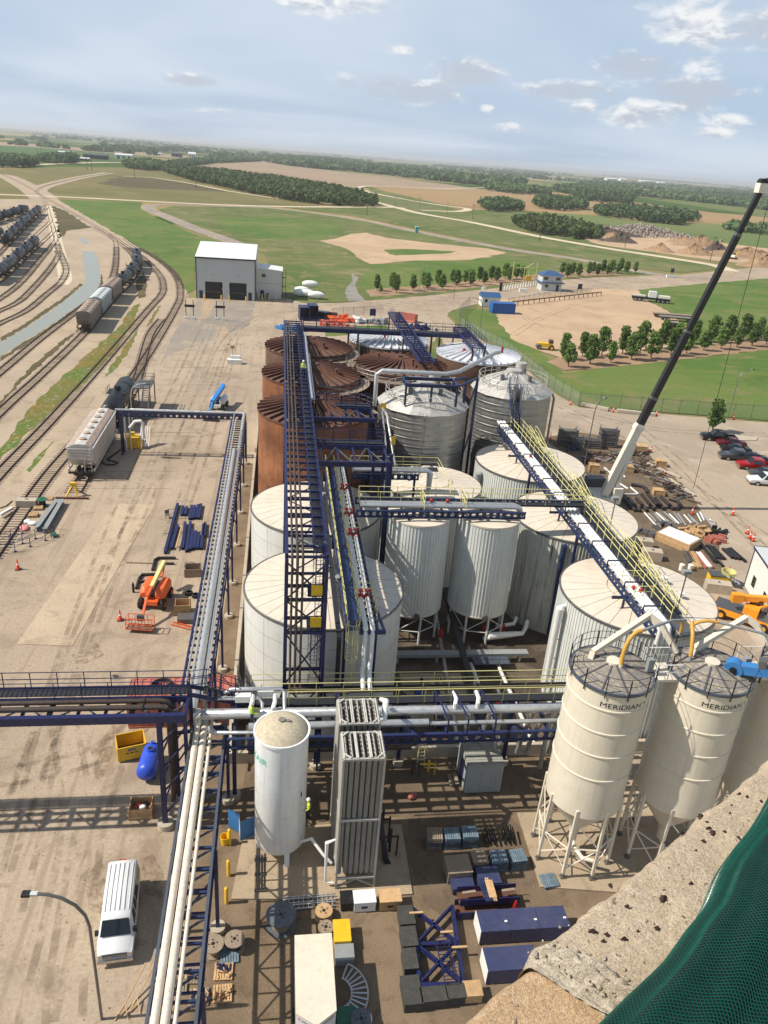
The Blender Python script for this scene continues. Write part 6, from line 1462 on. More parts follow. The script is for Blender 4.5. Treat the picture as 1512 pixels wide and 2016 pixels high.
for dx in(-.75,.75):MB().beam((bx+dx,by-.5,0),(bx+.15,by+.5,1.6),.14).build('leg','safety_yellow',t)
MB().beam((bx+.15,by+1.9,0),(bx+.15,by+.5,1.6),.14).build('back_strut','safety_yellow',t);MB().box(bx-.2,bx+.5,by+.2,by+.6,1.35,1.7).build('head','safety_yellow',t);MB().beam((bx-1.8,by-.6,.1),(bx+2,by-.6,.1),.25,.2).build('cross_tie','rust_rib',t)
x,y=G(262,882);t=thing('loading_skid','mustard yellow loading skid box below the gantry','skid',(x,y,0));MB().box(x-.9,x+.9,y-.4,y+1.0,.1,1.7).build('cabinet','safety_yellow',t);MB().box(x-.4,x+.3,y,y+.5,1.7,2.3).build('meter_head','safety_yellow',t);MB().path([(x+.9,y-.2,1.6),(x+1.4,y-.4,.9),(x+1.2,y-.6,.1)],.09,8).build('hose','safety_yellow',t,True)
x,y=G(284,880);t=thing('access_ladder','white leaning ramp rack beside the yellow skid','rack',(x,y,0))
for k in range(5):MB().beam((x-.5+k*.3,y-.6,.2),(x-.5+k*.3,y+1.6,2.6),.12).build('slat','wall_white',t)
MB().beam((x-.6,y-.3,.4),(x+.9,y-.3,.5),.1).build('tie_bar','wall_white',t)
x,y=G(280,818);t=thing('loading_stair','grey steel loading platform with stair beside the black tank car','platform',(x,y,0))
MB().box(x-1.6,x+1.2,y+1.5,y+6.5,3.9,4.0).build('deck','steel',t);rail_run([(x-1.6,y+1.5,4),(x+1.2,y+1.5,4),(x+1.2,y+6.5,4),(x-1.6,y+6.5,4)],'steel',t,1.1,.04,1.2)
for dx in(-1.5,1.1):
 for dy in(1.6,6.4):MB().beam((x+dx,y+dy,0),(x+dx,y+dy,3.9),.16).build('leg','steel',t)
for dx in(.2,1.2):MB().beam((x+dx,y+1.5,3.9),(x+dx,y-2.2,.1),.07,.25).build('stringer','steel',t);rail_run([(x+dx,y+1.5,4.0),(x+dx,y-2.2,.2)],'steel',t,1.0,.04,1.2)
repeat(t,'tread',MB().box(.22,1.18,-.13,.13,-.02,.02).mesh('tread','steel'),[(x,y+1.3-3.4*k/12,3.7-3.5*k/12)for k in range(13)])
for px,py,h,lab in((262,850,7.5,'silver curved lamp post beside the black tank car'),):
 x,y=G(px,py);mb=MB().path([(x,y,0),(x,y,h-2),(x+.3,y,h-.8),(x+1.0,y,h-.2),(x+2.4,y,h)],.07,6);o=thing('yard_lamp',lab,'lamp',(x,y,0));mb.build('pole','alu_pipe',o,True);MB().box(x+2.3,x+2.9,y-.15,y+.15,h-.08,h+.06).build('head','steel',o)
t=thing('filler_hose','black hose lying in a loop beside the white hopper','hose',(*G(215,915),0));x,y=G(215,915)
tag(t,'black hose lying in a loop beside the white hopper','hose');MB().path([(x-1.2,y+.8,.1),(x-.4,y-.2,.1),(x+.6,y-.2,.1),(x+1.0,y+.6,.1),(x+.2,y+1.1,.1),(x-.4,y+.8,.4),(x+1.2,y+3,1.2)],.1,8).build('hose','black',t,True)
def boom_lift(loc,rz,label,paint,arm,basket_len,boom_pts,bigwheel=.5):
 t=thing('boom_lift',label,'boom lift',loc,rz,'aerial work lifts')
 MB().box(-1.4,1.4,-.55,.55,.45,.85).build('chassis',paint,t,False,False)
 for x in(-1.15,1.15):
  MB().beam((x,-1.0,.5),(x,1.0,.5),.2).build('axle','black',t,False,False)
  for s in(-1,1):wheel(t,x,s*1.05,bigwheel,.4,'orange' if paint=='orange' else 'reflect_white',True)
 MB().tube((0,0,.85),(0,0,1.1),.5,18).build('slew_ring','black',t,False,False)
 S=lambda w,z0,z1:[(w,z0),(w,z1-.25),(w-.2,z1),(0,z1+.03)]
 for s in(-1,1):
  mb=loft([(-1.5,S(.42,1.15,1.75)),(-1.3,S(.46,1.1,2.0)),(.7,S(.46,1.1,2.0)),(1.1,S(.42,1.1,1.6))]);mb.xf(Matrix.Translation((0,s*.72,0))).build('hood',paint,t,True,False)
 MB().box(-1.5,.8,-.25,.25,1.1,1.5).build('turret','black',t,False,False)
 for k,(a,b,w,m)in enumerate(boom_pts):MB().beam(a,b,w,w*1.15).build('boom_section',m,t,False,False)
 return t
def basket(t,c,sx,sy,material):
 x,y,z=c;mb=MB()
 for hh in(0.05,.55,1.1):
  mb.beam((x-sx,y-sy,z+hh),(x+sx,y-sy,z+hh),.05);mb.beam((x-sx,y+sy,z+hh),(x+sx,y+sy,z+hh),.05);mb.beam((x-sx,y-sy,z+hh),(x-sx,y+sy,z+hh),.05);mb.beam((x+sx,y-sy,z+hh),(x+sx,y+sy,z+hh),.05)
 for dx in(-sx,sx):
  for k in range(5):yy=y-sy+2*sy*k/4;mb.beam((x+dx,yy,z),(x+dx,yy,z+1.1),.045)
 bk=mb.build('basket',material,t,False,False)
 MB().box(x-sx,x+sx,y-sy,y+sy,z-.03,z+.02).build('floor','rust_dark',bk,False,False);MB().box(x-.15-sx*.5,x+.15-sx*.5,y-.3,y+.3,z+.6,z+1.15).build('control_panel','grey_tank',bk,False,False)
cx,cy=G(307,1185)
t=boom_lift((cx,cy,0),R(-98),'orange boom lift with lowered basket in the left yard','orange',None,1,[((-3.2,0,2.6),(1.2,.05,2.3),.34,'yellow_rail'),((1.2,.05,2.3),(2.6,.05,2.15),.26,'orange'),((2.6,.05,2.1),(4.4,.05,.9),.2,'orange'),((-3.2,0,2.6),(-2.0,0,1.6),.3,'orange')])
basket(t,(4.9,.05,.35),.45,1.15,'orange')
cx,cy=G(431,805)
t=boom_lift((cx,cy+.6,0),R(-99),'blue and white boom lift parked on the far dirt yard','car_white',None,1,[((-3.4,0,2.9),(4.6,0,2.3),.6,'bright_sky'),((4.6,0,2.3),(6.4,0,1.0),.3,'bright_sky')])
basket(t,(6.9,0,.4),.5,1.3,'grey_tank')
t=thing('carry_deck_crane','orange yellow carry deck crane beside the white trailer','crane',(*G(1462,1222),0),R(-42))
MB().box(-3.0,3.0,-1.2,1.2,.55,1.15).build('deck_body','amber',t,False,False);MB().box(-2.9,.2,-1.1,1.1,1.15,1.2).build('deck_plate','grey_tank',t,False,False);MB().box(1.2,2.9,-1.1,1.1,1.15,1.2).build('deck_plate','grey_tank',t,False,False)
for x in(-2.0,2.0):
 for s in(-1,1):wheel(t,x,s*1.12,.5,.38,'amber',True)
MB().box(-.2,1.2,-.9,.2,1.15,2.0).build('turret','amber',t,False,False);MB().box(.1,1.3,.3,1.1,1.15,2.5).build('operator_cab','glass',t,False,False)
MB().beam((-.6,-.3,2.6),(5.5,3.4,2.9),.5,.6).build('boom','amber',t,False,False);MB().beam((-1.5,-.85,2.55),(-.6,-.3,2.6),.7,.9).build('boom_heel','amber',t,False,False);MB().beam((.8,-.3,1.8),(2.2,1.3,2.4),.22).build('lift_cylinder','amber',t,False,False);MB().beam((5.5,3.4,2.9),(6.2,3.8,2.9),.4,.5).build('boom_tip','orange',t,False,False)
for s in(-1,1):MB().box(2.96,3.04,s*.6-.4,s*.6+.4,.65,1.05).build('end_box','black',t,False,False)
B0,B1_,B2_=Vector((42.3,88,1.9)),Vector((44.1,88,10.7)),Vector((53.25,88,39.2))
t=thing('mobile_crane','mobile crane with white base and long black telescopic boom','crane',(42,88,0))
dr=(B2_-B0).normalized()
MB().beam(B0,B0+dr*9.6,.82,.98).build('base_section','crane_white',t);MB().beam(B0+dr*9.4,B0+dr*9.9,.98,1.15).build('collar','crane_white',t)
cuts=[9.9,13.6,22.3,34.0,(B2_-B0).length]
for k in range(4):
 w=.74-.08*k
 mb=MB();mb.beam(B0+dr*cuts[k],B0+dr*cuts[k+1],w,w*1.15);o=mb.build('boom_section','crane_black',t)
 MB().beam(B0+dr*(cuts[k]-.05),B0+dr*(cuts[k]+.25),w+.12,(w+.12)*1.15).build('collar','steel' if k else 'crane_white',t)
 n=int((cuts[k+1]-cuts[k])/1.05);sdv=dr.cross(Vector((0,1,0))).normalized()
 for j in range(n):
  c=B0+dr*(cuts[k]+.8+1.05*j)-Vector((0,1,0))*(w/2+.004)+sdv*(-w*.36)
  MB().tube(c,c+Vector((0,-.012,0)),.11,8).build('pin_hole','black',o)
MB().beam(B0+Vector((1.1,0,-.6)),B0+dr*7.6+Vector((.62,0,-.2)),.42).build('luffing_cylinder','crane_white',t)
hd=B2_+dr*.3;mb=MB();mb.box(hd.x-.5,hd.x+1.4,87.5,88.5,hd.z-.3,hd.z+.7);mb.build('boom_head','crane_white',t)
for dx,dz in((-.1,.8),(.7,.9),(1.3,.1)):MB().tube((hd.x+dx,87.6,hd.z+dz),(hd.x+dx,88.4,hd.z+dz),.4,14).build('sheave','black',t)
tag(MB().path([(hd.x+1.3,88,hd.z-.2),(hd.x+1.2,88,3.0)],.035,5).build('hoist_rope','wire'),'thin hoist rope hanging down from the crane tip','rope')
MB().box(41.0,44.2,86.8,95.0,1.0,1.6).build('carrier','crane_white',t);MB().box(41.2,43.6,91.0,92.4,1.6,2.8).build('counterweight','grey_tank',t);MB().box(43.3,44.5,87.2,88.8,1.6,3.0).build('operator_cab','crane_white',t);MB().box(44.5,44.53,87.3,88.7,2.1,2.9).build('cab_window','glass',t)
for y in(88.0,89.6,92.6,94.2):
 for x in(41.1,44.1):
  mb=MB().lathe([(.3,-.22),(.62,-.22),(.65,0),(.62,.22),(.3,.22)],16).xf(Matrix.Translation((x,y,.65))@Matrix.Rotation(PI/2,4,'Y'));mb.build('wheel','rubber',t,True)
t=thing('rail_warehouse','tall pale grey metal warehouse with two black roll-up doors','building',(-15,226.5,0))
x0,x1,y0,y1,h=-23.3,-7.1,226.4,243.5,11.2
zr=lambda x:h+1.6*0
doors=((-20.9,-16.6),(-14.0,-9.8));dh=4.7
wall=lambda a,b,z0,z1:MB().box(a,b,y0,y0+.25,z0,z1)
n=34
for i in range(n):
 a=x0+(x1-x0)*i/n;b=x0+(x1-x0)*(i+1)/n-.03;c=(a+b)/2
 z0=dh if any(d0-.2<c<d1+.2 for d0,d1 in doors)else 0
 MB().box(a,b,y0-.03*(i%2),y0+.2,z0,h).build('wall_sheet','wall_grey',t)
MB().box(x1-.2,x1,y0+.2,y1,0,h+.0).build('side_wall','wall_grey',t);MB().box(x0,x0+.2,y0+.2,y1,0,h).build('side_wall','wall_grey',t);MB().box(x0+.2,x1-.2,y1-.2,y1,0,h+2.0).build('rear_wall','wall_grey',t)
for k in range(8):
 a,b=x0-.2+(x1-x0+.4)*k/8,x0-.2+(x1-x0+.4)*(k+1)/8-.03
 MB().add([(a,y0-.3,h+.05),(b,y0-.3,h+.05),(b,y1+.2,h+2.3),(a,y1+.2,h+2.3),(a,y0-.3,h-.1),(b,y0-.3,h-.1),(b,y1+.2,h+2.1),(a,y1+.2,h+2.1)],[(0,1,2,3),(4,7,6,5),(0,4,5,1),(1,5,6,2),(2,6,7,3),(3,7,4,0)]).build('roof_panel','roof_white',t)
MB().add([(x1+.01,y0,h),(x1+.01,y1,h),(x1+.01,y1,h+2.1)],[(0,1,2)]).build('gable','wall_grey',t)
MB().box(x0-.25,x1+.25,y0-.42,y0-.32,h-.3,h+.08).build('fascia','door_black',t)
for x in(x0,x1):MB().box(x-.12,x+.12,y0-.12,y0+.05,0,h-.1).build('corner_trim','door_black',t)
for d0,d1 in doors:
 d=MB().box(d0,d1,y0+.3,y0+.36,1.9,dh).build('roll_door','door_black',t)
 MB().box(d0,d1,y0+.28,y0+.30,1.84,1.95).build('door_bar','steel',d);MB().box(d0,d1,y0+.5,y0+.55,0,1.9).build('dark_opening','black',t)
 MB().tube(((d0+d1)/2,y0-.35,6.6),((d0+d1)/2,y0-.02,6.7),.22,10).build('wall_lamp','chrome',t)
for a in(-22.6,-9.0):d=MB().box(a,a+1.0,y0-.08,y0-.04,.05,2.2).build('door','navy',t);MB().box(a+.1,a+.18,y0-.14,y0-.08,1.0,1.1).build('handle','chrome',d)
ax0,ax1,ay0,ay1,ah=-6.7,.3,231.5,239,8.6
for i in range(14):a=ax0+(ax1-ax0)*i/14;MB().box(a,a+(ax1-ax0)/14-.03,ay0-.03*(i%2),ay0+.2,0,ah-.05*i).build('annex_sheet','wall_grey',t)
MB().box(ax1-.2,ax1,ay0+.2,ay1,0,ah-.7).build('annex_wall','wall_grey',t);MB().add([(ax0,ay0-.3,ah+.05),(ax1+.3,ay0-.3,ah-.65),(ax1+.3,ay1,ah-.45),(ax0,ay1,ah+.25),(ax0,ay0-.3,ah-.2),(ax1+.3,ay0-.3,ah-.9),(ax1+.3,ay1,ah-.7),(ax0,ay1,ah)],[(0,1,2,3),(4,7,6,5),(0,4,5,1),(1,5,6,2),(2,6,7,3),(3,7,4,0)]).build('annex_roof','roof_white',t)
wd=MB().box(-5.4,-4.3,ay0-.08,ay0-.05,5.9,6.9).build('window','glass',t);MB().box(-5.5,-4.2,ay0-.07,ay0-.04,5.8,5.9).build('sill','wall_white',wd);MB().box(-5.8,-4.7,ay0-.08,ay0-.05,.1,2.3).build('door','navy',t)
MB().box(-4.0,-3.2,ay0-.6,ay0-.05,.4,1.5).build('heat_pump','grey_tank',t);MB().box(ax0,ax1,ay0-.07,ay0-.05,4.2,4.3).build('trim','grey_paint',t)
mb=MB()
for k in range(3):mb.beam((.6,231.8,1+2.6*k),(.6,236,2.6+2.6*k),.08,.25);mb.beam((1.5,231.8,1+2.6*k),(1.5,236,2.6+2.6*k),.08,.25);mb.box(.4,1.6,231.2,232.2,2.6*k+.9,2.6*k+1.0)
for x in(.5,1.5):mb.beam((x,231.3,0),(x,231.3,7.6),.12)
mb.build('escape_stair','black',t)
def bollard(x,y,label,group,h=1.1,r=.11,m='safety_yellow',z=0):
 o=MB().lathe([(r,z-.1),(r,z+h-r*.6),(r*.7,z+h-r*.2),(.01,z+h)],12,(x,y)).build('bollard',m,None,True);return tag(o,label,'bollard',group)
for i,x in enumerate((-21.1,-16.4,-14.2,-9.6)):bollard(x,224.6,('yellow bollard left of the left warehouse door','yellow bollard right of the left warehouse door','yellow bollard left of the right warehouse door','yellow bollard right of the right warehouse door')[i],'warehouse bollards',1.5,.18)
for i,x in enumerate((-5.2,-3.2,-1.3)):bollard(x,228.5,('left','middle','right')[i]+' one of three yellow bollards by the annex','annex bollards',1.7,.18)
for i,(px,py)in enumerate(((374,628),(434,630))):
 x,y=G(px,py);t=thing('clearance_gauge',('left','right')[i]+' black clearance frame on the warehouse apron','barrier',(x,y,0),0,'clearance frames')
 for dx in(-.9,.9):MB().beam((x+dx,y,0),(x+dx,y,4.6),.16).build('post','black',t);MB().box(x+dx-.35,x+dx+.35,y-.35,y+.35,0,.6).build('base','reflect_white',t)
 MB().box(x-1.2,x+1.2,y-.1,y+.1,2.9,3.5).build('bar','black',t)
for i,(px,py,s)in enumerate(((594,578,1.0),(610,574,1.1),(590,583,.9),(604,584,1.0),(622,588,1.1))):
 x,y=G(px,py);mb=MB();mb.sphere((0,0,1.0),1.0,14,8,1.0);mb.v=[(max(-1.0,min(1.0,v[0]*1.15))*2.2*s,max(-.9,min(.9,v[1]*1.1))*1.4*s,max(.0,min(1.9,v[2]))*1.1)for v in mb.v]
 o=mb.build('wrapped_bale','bale_white',None,True);o.location=(x,y,0 if i!=1 else 1.2);tag(o,('white wrapped bundle at the back left of the heap','white wrapped bundle on top of the heap','white wrapped bundle at the front left of the heap','white wrapped bundle in the front middle of the heap','white wrapped bundle set apart at the right')[i],'bundle','white bundles by the warehouse')
def hip(t,x0,x1,y0,y1,z,rise,ov,m):
 xm0,xm1,ym=x0+(y1-y0)/2,x1-(y1-y0)/2,(y0+y1)/2
 if xm0>xm1:xm0=xm1=(x0+x1)/2
 return MB().add([(x0-ov,y0-ov,z),(x1+ov,y0-ov,z),(x1+ov,y1+ov,z),(x0-ov,y1+ov,z),(xm0,ym,z+rise),(xm1,ym,z+rise)],[(0,1,5,4),(1,2,5),(2,3,4,5),(3,0,4),(3,2,1,0)]).build('roof',m,t)
x,y=G(1085,573);t=thing('gate_house','two storey white gate house with blue hip roof','building',(x,y,0));rz=0
x0,x1,y0,y1=x-3.8,x+3.6,y,y+5.5
MB().box(x0,x1,y0,y1,0,2.7).build('lower_wall','wall_grey',t);MB().box(x0-.8,x1+.8,y0-.8,y1+.8,2.7,3.0).build('canopy','roof_blue',t);MB().box(x0,x1,y0,y1,3.0,5.4).build('upper_wall','wall_grey',t);hip(t,x0,x1,y0,y1,5.4,1.4,.7,'roof_blue')
for a in(-3.4,1.2):w=MB().box(x+a,x+a+1.6,y0-.06,y0-.02,3.8,4.8).build('window','glass',t);MB().box(x+a-.1,x+a+1.7,y0-.08,y0-.04,3.7,3.8).build('sill','wall_grey',w)
MB().box(x+1.6,x+2.6,y0-.06,y0-.02,0,2.3).build('door','navy',t);MB().box(x-2.6,x-1.4,y0-.06,y0-.02,1.2,2.2).build('window','glass',t)
x,y=G(948,603);t=thing('scale_hut','small white hut with blue gable roof','building',(x,y,0));MB().box(x,x+5.6,y,y+4.2,0,2.9).build('wall','wall_white',t)
MB().add([(x-.3,y-.3,2.85),(x+5.9,y-.3,2.85),(x+5.9,y+4.5,2.85),(x-.3,y+4.5,2.85),(x-.3,y+2.1,4.1),(x+5.9,y+2.1,4.1)],[(0,1,5,4),(2,3,4,5),(0,4,3),(1,2,5)]).build('roof','roof_blue',t);MB().box(x-.04,x-.01,y+.9,y+1.7,1.3,2.2).build('window','glass',t);MB().box(x+.9,x+1.7,y-.04,y-.01,1.3,2.2).build('window','glass',t);MB().box(x+3.4,x+4.3,y-.04,y-.01,0,2.1).build('door','wall_grey',t)
def container(p,a,L,w,h,m,label,group=None,doors=True,z=0.0,name='shipping_container',rmat=None):
 t=thing(name,label,'container',(p[0],p[1],z),a,group);n=int(L/.3)
 prof=[]
 for i in range(n):x=-L/2+L*i/n;d=.05 if i%2 else 0;prof+=[(x+.01,d),(x+L/n*.8,d)]
 for s in(-1,1):
  vs=[(x,s*(w/2-d),zz)for zz in(.12,h-.1)for x,d in prof];k=len(prof);MB().add(vs,[(i,i+1,k+i+1,k+i)for i in range(k-1)]).build('side_wall',m,t,False,False)
 vs=[(x,s*(w/2-.02),h-d)for s in(-1,1)for x,d in prof];k=len(prof);MB().add(vs,[(i,i+1,k+i+1,k+i)for i in range(k-1)]).build('roof',rmat or m,t,False,False)
 for s in(-1,1):
  MB().box(s*L/2-.05,s*L/2+.05,-w/2,w/2,.1,h).build('end_wall',m,t,False,False)
  MB().box(-L/2,L/2,s*w/2-.05,s*w/2+.05,h-.12,h+.015).build('top_rail',m,t,False,False);MB().box(-L/2,L/2,s*w/2-.05,s*w/2+.05,0,.15).build('bottom_rail',m,t,False,False)
 return t
x,y=G(983,617);container((x+1,y+1.0),R(4),7.0,3.2,3.0,'container_blue','bright blue shipping container beside the white hut')
t=thing('guard_barrier','long rusty pipe barrier along the dirt lot','barrier',(*G(1015,600),0));A,B_=GV(1008,602),GV(1183,582)
for i in range(19):p=A.lerp(B_,i/18);MB().beam(p,p+Vector((0,0,1.3)),.2).build('post','rust_rib',t)
MB().beam(A+Vector((0,0,1.25)),B_+Vector((0,0,1.25)),.25,.3).build('top_pipe','rust_rib',t)
def meshmat():
 m=bpy.data.materials.new('chain_mesh');m.use_nodes=True;tt=m.node_tree;tt.nodes.clear();g=N(tt)
 b=g('ShaderNodeBsdfPrincipled',i_Base_Color=lin((150,156,150)),i_Roughness=.5);tr=g('ShaderNodeBsdfTransparent')
 mx=g('ShaderNodeMixShader',i_0=.22);tt.links.new(tr.outputs[0],mx.inputs[1]);tt.links.new(b.outputs[0],mx.inputs[2]);g('ShaderNodeOutputMaterial',i_Surface=mx);MATS['chain_mesh']=m
meshmat()
def fence(pts,label,h=2.6,step=3.2,group='chain link fences'):
 P_=[Vector((*G(*p),0))for p in pts];t=thing('chain_link_fence',label,'fence',P_[0],0,group);pm=MB().tube((0,0,0),(0,0,h+.3),.05,6).mesh('post','steel')
 for a,b in zip(P_,P_[1:]):
  n=max(1,int((b-a).length/step))
  repeat(t,'post',pm,[a.lerp(b,i/n)for i in range(n)])
  MB().tube(a+Vector((0,0,h)),b+Vector((0,0,h)),.035,5).build('top_rail','steel',t);MB().quad(a,b,b+Vector((0,0,h)),a+Vector((0,0,h))).build('mesh_panel','chain_mesh',t)
fence([(925,600),(904,622),(906,645),(1000,697),(1090,770),(1138,800)],'chain link fence around the green lawn corner right of the tanks')
fence([(1138,800),(1300,812),(1512,826),(1620,834)],'chain link fence between lawn and parking lot')
fence([(1000,598),(1070,586),(1165,575)],'low chain link fence behind the rusty barrier',1.6)
fence([(655,622),(755,616)],'short chain link fence behind the tank farm',2.0)
fence([(812,582),(858,580)],'short chain link gate beside the far tree bed',2.0)
x,y=G(1040,561);t=thing('truck_probe','yellow pipe frame truck probe beside the gate house','frame',(x,y,0))
for dx,dy,hh in((-6.5,0,8),(-2,.5,6),(0,1,6),(3.0,1.5,8)):MB().beam((x+dx,y+dy,0),(x+dx,y+dy,hh),.28).build('post','yellow_rail',t)
for a,b in(((-6.5,0,6),(3,1.5,6)),((-2,.5,3),(3,1.5,3)),((-2,.5,5.8),(1.2,1,7.6))):MB().beam((x+a[0],y+a[1],a[2]),(x+b[0],y+b[1],b[2]),.25).build('cross_bar','yellow_rail',t)
MB().box(x-1.2,x+.8,y,y+1.2,1.5,3.2).build('probe_cab','safety_yellow',t)
A,B_=GV(988,572),GV(1055,562)
for i in range(14):p=A.lerp(B_,i/13);tag(MB().cbox(p.x,p.y,0,.35,.5,1.7).build('guide_post','reflect_white'),'white guide post before the gate house, '+nth(i)+' from the left of its row','post','white guide posts')
for i,(px,py,m,sx,h,lab)in enumerate(((1029,575,'reflect_white',2.6,1.2,'white concrete block beside the guide posts'),(952,570,'reflect_white',1.2,.9,'small white block on the far verge'),(985,573,'black',.8,2.8,'black kiosk at the end of the guide posts'),(1320,547,'reflect_white',4.0,1.2,'white concrete barrier at the road junction'))):
 x,y=G(px,py);tag(MB().cbox(x,y,0,sx,.8,h).build('roadside_block',m),lab,'block','roadside blocks')
for i,(px,py,m,lab)in enumerate(((1140,577,'navy','blue sign board near the gate house'),(1322,543,'navy','blue sign board at the road junction'),(733,632,'navy','navy sign board behind the tank farm'))):
 x,y=G(px,py);t=thing('sign_board',lab,'sign',(x,y,0),0,'blue sign boards');MB().box(x-.8,x+.8,y-.05,y+.05,1.4,3.2).build('board',m,t);[MB().beam((x+d,y+.08,0),(x+d,y+.08,3.0),.1).build('post','steel',t)for d in(-.6,.6)]
x,y=G(820,458);t=thing('portable_toilet','teal portable toilet beside the loop road','toilet',(x,y,0));MB().box(x-.9,x+.9,y-.9,y+.9,0,3.2).build('cabin','teal',t);MB().box(x-.98,x+.98,y-.98,y+.98,3.2,3.5).build('roof','reflect_white',t);MB().box(x-.6,x+.6,y-.95,y-.9,.1,2.9).build('door','teal',t)
def flatbed(px,py,a,L,label,m='old_wood'):
 x,y=G(px,py);t=thing('flatbed_trailer',label,'trailer',(x,y,0),a,'flatbed trailers');MB().box(-L/2,L/2,-1.25,1.25,1.1,1.3).build('deck',m,t,False,False);MB().box(-L/2,L/2,-.4,.4,.8,1.1).build('frame','black',t,False,False)
 for xx in(-L/2+1.2,-L/2+2.4,L/2-2):
  for s in(-1,1):wheel(t,xx,s*1.1,.48,.3)
flatbed(1322,626,R(-8),12,'upper flat deck trailer at the edge of the dirt lot');flatbed(1333,632,R(-10),11,'lower flat deck trailer at the edge of the dirt lot','concrete_dark')
x,y=G(1280,594);t=thing('truck_crane','white multi axle crane truck parked at the lawn edge','truck',(x,y,0),R(-18));MB().box(-6.5,6.5,-1.3,1.3,.9,1.6).build('chassis','black',t,False,False);MB().box(-1.0,1.6,-1.2,1.2,1.6,3.6).build('cab','car_white',t,False,False);MB().box(2.2,6.3,-1.2,1.2,1.6,2.4).build('counterweight','crane_white',t,False,False);MB().box(-6.2,-2.0,-.6,.6,1.6,2.1).build('boom_rest','crane_white',t,False,False)
for xx in(-5.5,-4.0,-2.5,2.5,4.0,5.5):
 for s in(-1,1):wheel(t,xx,s*1.15,.6,.4)
x,y=G(1075,688);t=thing('yellow_roller','yellow soil roller beside the tree bed','machine',(x,y,0),R(-10));MB().box(-2.2,1.2,-.9,.9,.7,1.6).build('engine_hood','safety_yellow',t,False,False);MB().box(.4,1.4,-.8,.8,1.6,2.4).build('operator_seat','dark_soil',t,False,False);MB().tube((-1.9,-1.0,.65),(-1.9,1.0,.65),.65,18).build('drum','steel',t,True,False)
for s in(-1,1):wheel(t,1.1,s*.9,.65,.4,'safety_yellow',True)
for i,(px,py,m,lab)in enumerate(((1318,655,'black','dark machine behind the tree row on the dirt lot'),(1352,655,'safety_yellow','yellow machine half hidden by the crane boom'))):
 x,y=G(px,py);t=thing('parked_machine',lab,'machine',(x,y,0),R(20));MB().box(-2.4,2.0,-1,1,.8,1.7).build('body',m,t,False,False);MB().box(.2,1.6,-.8,.8,1.7,2.9).build('cab','glass',t,False,False);[wheel(t,xx,s*1.0,.6,.4)for xx in(-1.6,1.4)for s in(-1,1)]
def heap(px,py,rx,ry,h,m,label,rough=.25,name='soil_heap'):
 x,y=G(px,py);mb=MB();n,k=28,9;vs=[];ph=[random.uniform(0,6.28)for _ in range(4)]
 for j in range(k+1):
  f=j/k
  for i in range(n):
   a=2*PI*i/n;w=1+.18*math.sin(2*a+ph[0])+.12*math.sin(3*a+ph[1])+random.uniform(-.5,.5)*rough*.5
   vs.append((x+rx*f*w*math.cos(a),y+ry*f*w*math.sin(a),max(-.2,h*(1-f)**1.1*(1+random.uniform(-1,1)*rough)-(.2 if j==k else 0))))
 mb.add(vs,[(j*n+i,(j+1)*n+i,(j+1)*n+(i+1)%n,j*n+(i+1)%n)for j in range(k)for i in range(n)]);return tag(mb.build(name,m,None,rough<.2),label,'heap','heaps in the borrow pit')
heap(1193,462,26,16,4.5,'dark_soil','long dark topsoil heap beside the small wood');heap(1222,476,12,10,5,'dark_soil','grey gravel cone in front of the rubble');heap(1205,468,10,8,4,'soil','small tan cone left of the gravel cone');heap(1300,494,10,8,4,'soil','low tan cone in the pit beside the road');heap(1365,500,12,9,5.5,'soil','pale cone in the middle of the pit');heap(1378,484,22,12,6,'soil','broad tan heap with ridged top in the pit');heap(1408,497,10,8,6,'dark_soil','dark earth heap left of the crane boom');heap(1470,506,34,14,5,'soil','long tan bank right of the crane boom');heap(1510,524,16,12,6,'soil','tan heap at the right picture edge');heap(1340,478,12,10,4,'soil','ragged tan heap behind the pit cones')
x,y=G(1262,462);mb=MB()
for i in range(900):
 u=random.gauss(0,1);v=random.gauss(0,1);hh=max(0,7.5*math.exp(-(u*.75)**2*.7-v*v*.7))*random.uniform(.2,1);s=random.uniform(.4,1.3)
 mb.rbox((x+u*20,y+v*10),random.uniform(0,3),s*1.5,s,hh-.3,hh+s*.8)
o=mb.build('rubble_pile','rubble');o['kind']='stuff';tag(o,'pale broken concrete rubble pile at the pit edge','rubble')
x,y=G(1444,510);t=thing('excavator','small pale excavator working in the pit','excavator',(x,y,0),R(30));MB().box(-1.8,1.8,-1.4,-.8,0,.9).build('track','black',t,False,False);MB().box(-1.8,1.8,.8,1.4,0,.9).build('track','black',t,False,False);MB().box(-1.6,1.4,-1.3,1.3,1.0,2.3).build('house','crane_white',t,False,False);MB().box(.2,1.4,.2,1.3,2.3,3.3).build('cab','glass',t,False,False);MB().beam((1.2,0,2),(4,0,4),.4).build('boom','safety_yellow',t,False,False);MB().beam((4,0,4),(5.4,0,1.2),.3).build('stick','safety_yellow',t,False,False)
def shed(px,py,w,d,h,wm,rm,label,rise=2.0):
 x,y=G(px,py);t=thing('farm_building',label,'building',(x,y,0),0,'distant buildings');MB().box(x-w/2,x+w/2,y,y+d,0,h).build('wall',wm,t)
 MB().add([(x-w/2-.5,y-.5,h),(x+w/2+.5,y-.5,h),(x+w/2+.5,y+d+.5,h),(x-w/2-.5,y+d+.5,h),(x-w/2-.5,y+d/2,h+rise),(x+w/2+.5,y+d/2,h+rise)],[(0,1,5,4),(2,3,4,5),(0,4,3),(1,2,5)]).build('roof',rm,t)
 for k in range(3):MB().box(x-w*.35+k*w*.3,x-w*.35+k*w*.3+w*.14,y-.3,y-.1,0,h*.7).build('door','door_black',t)
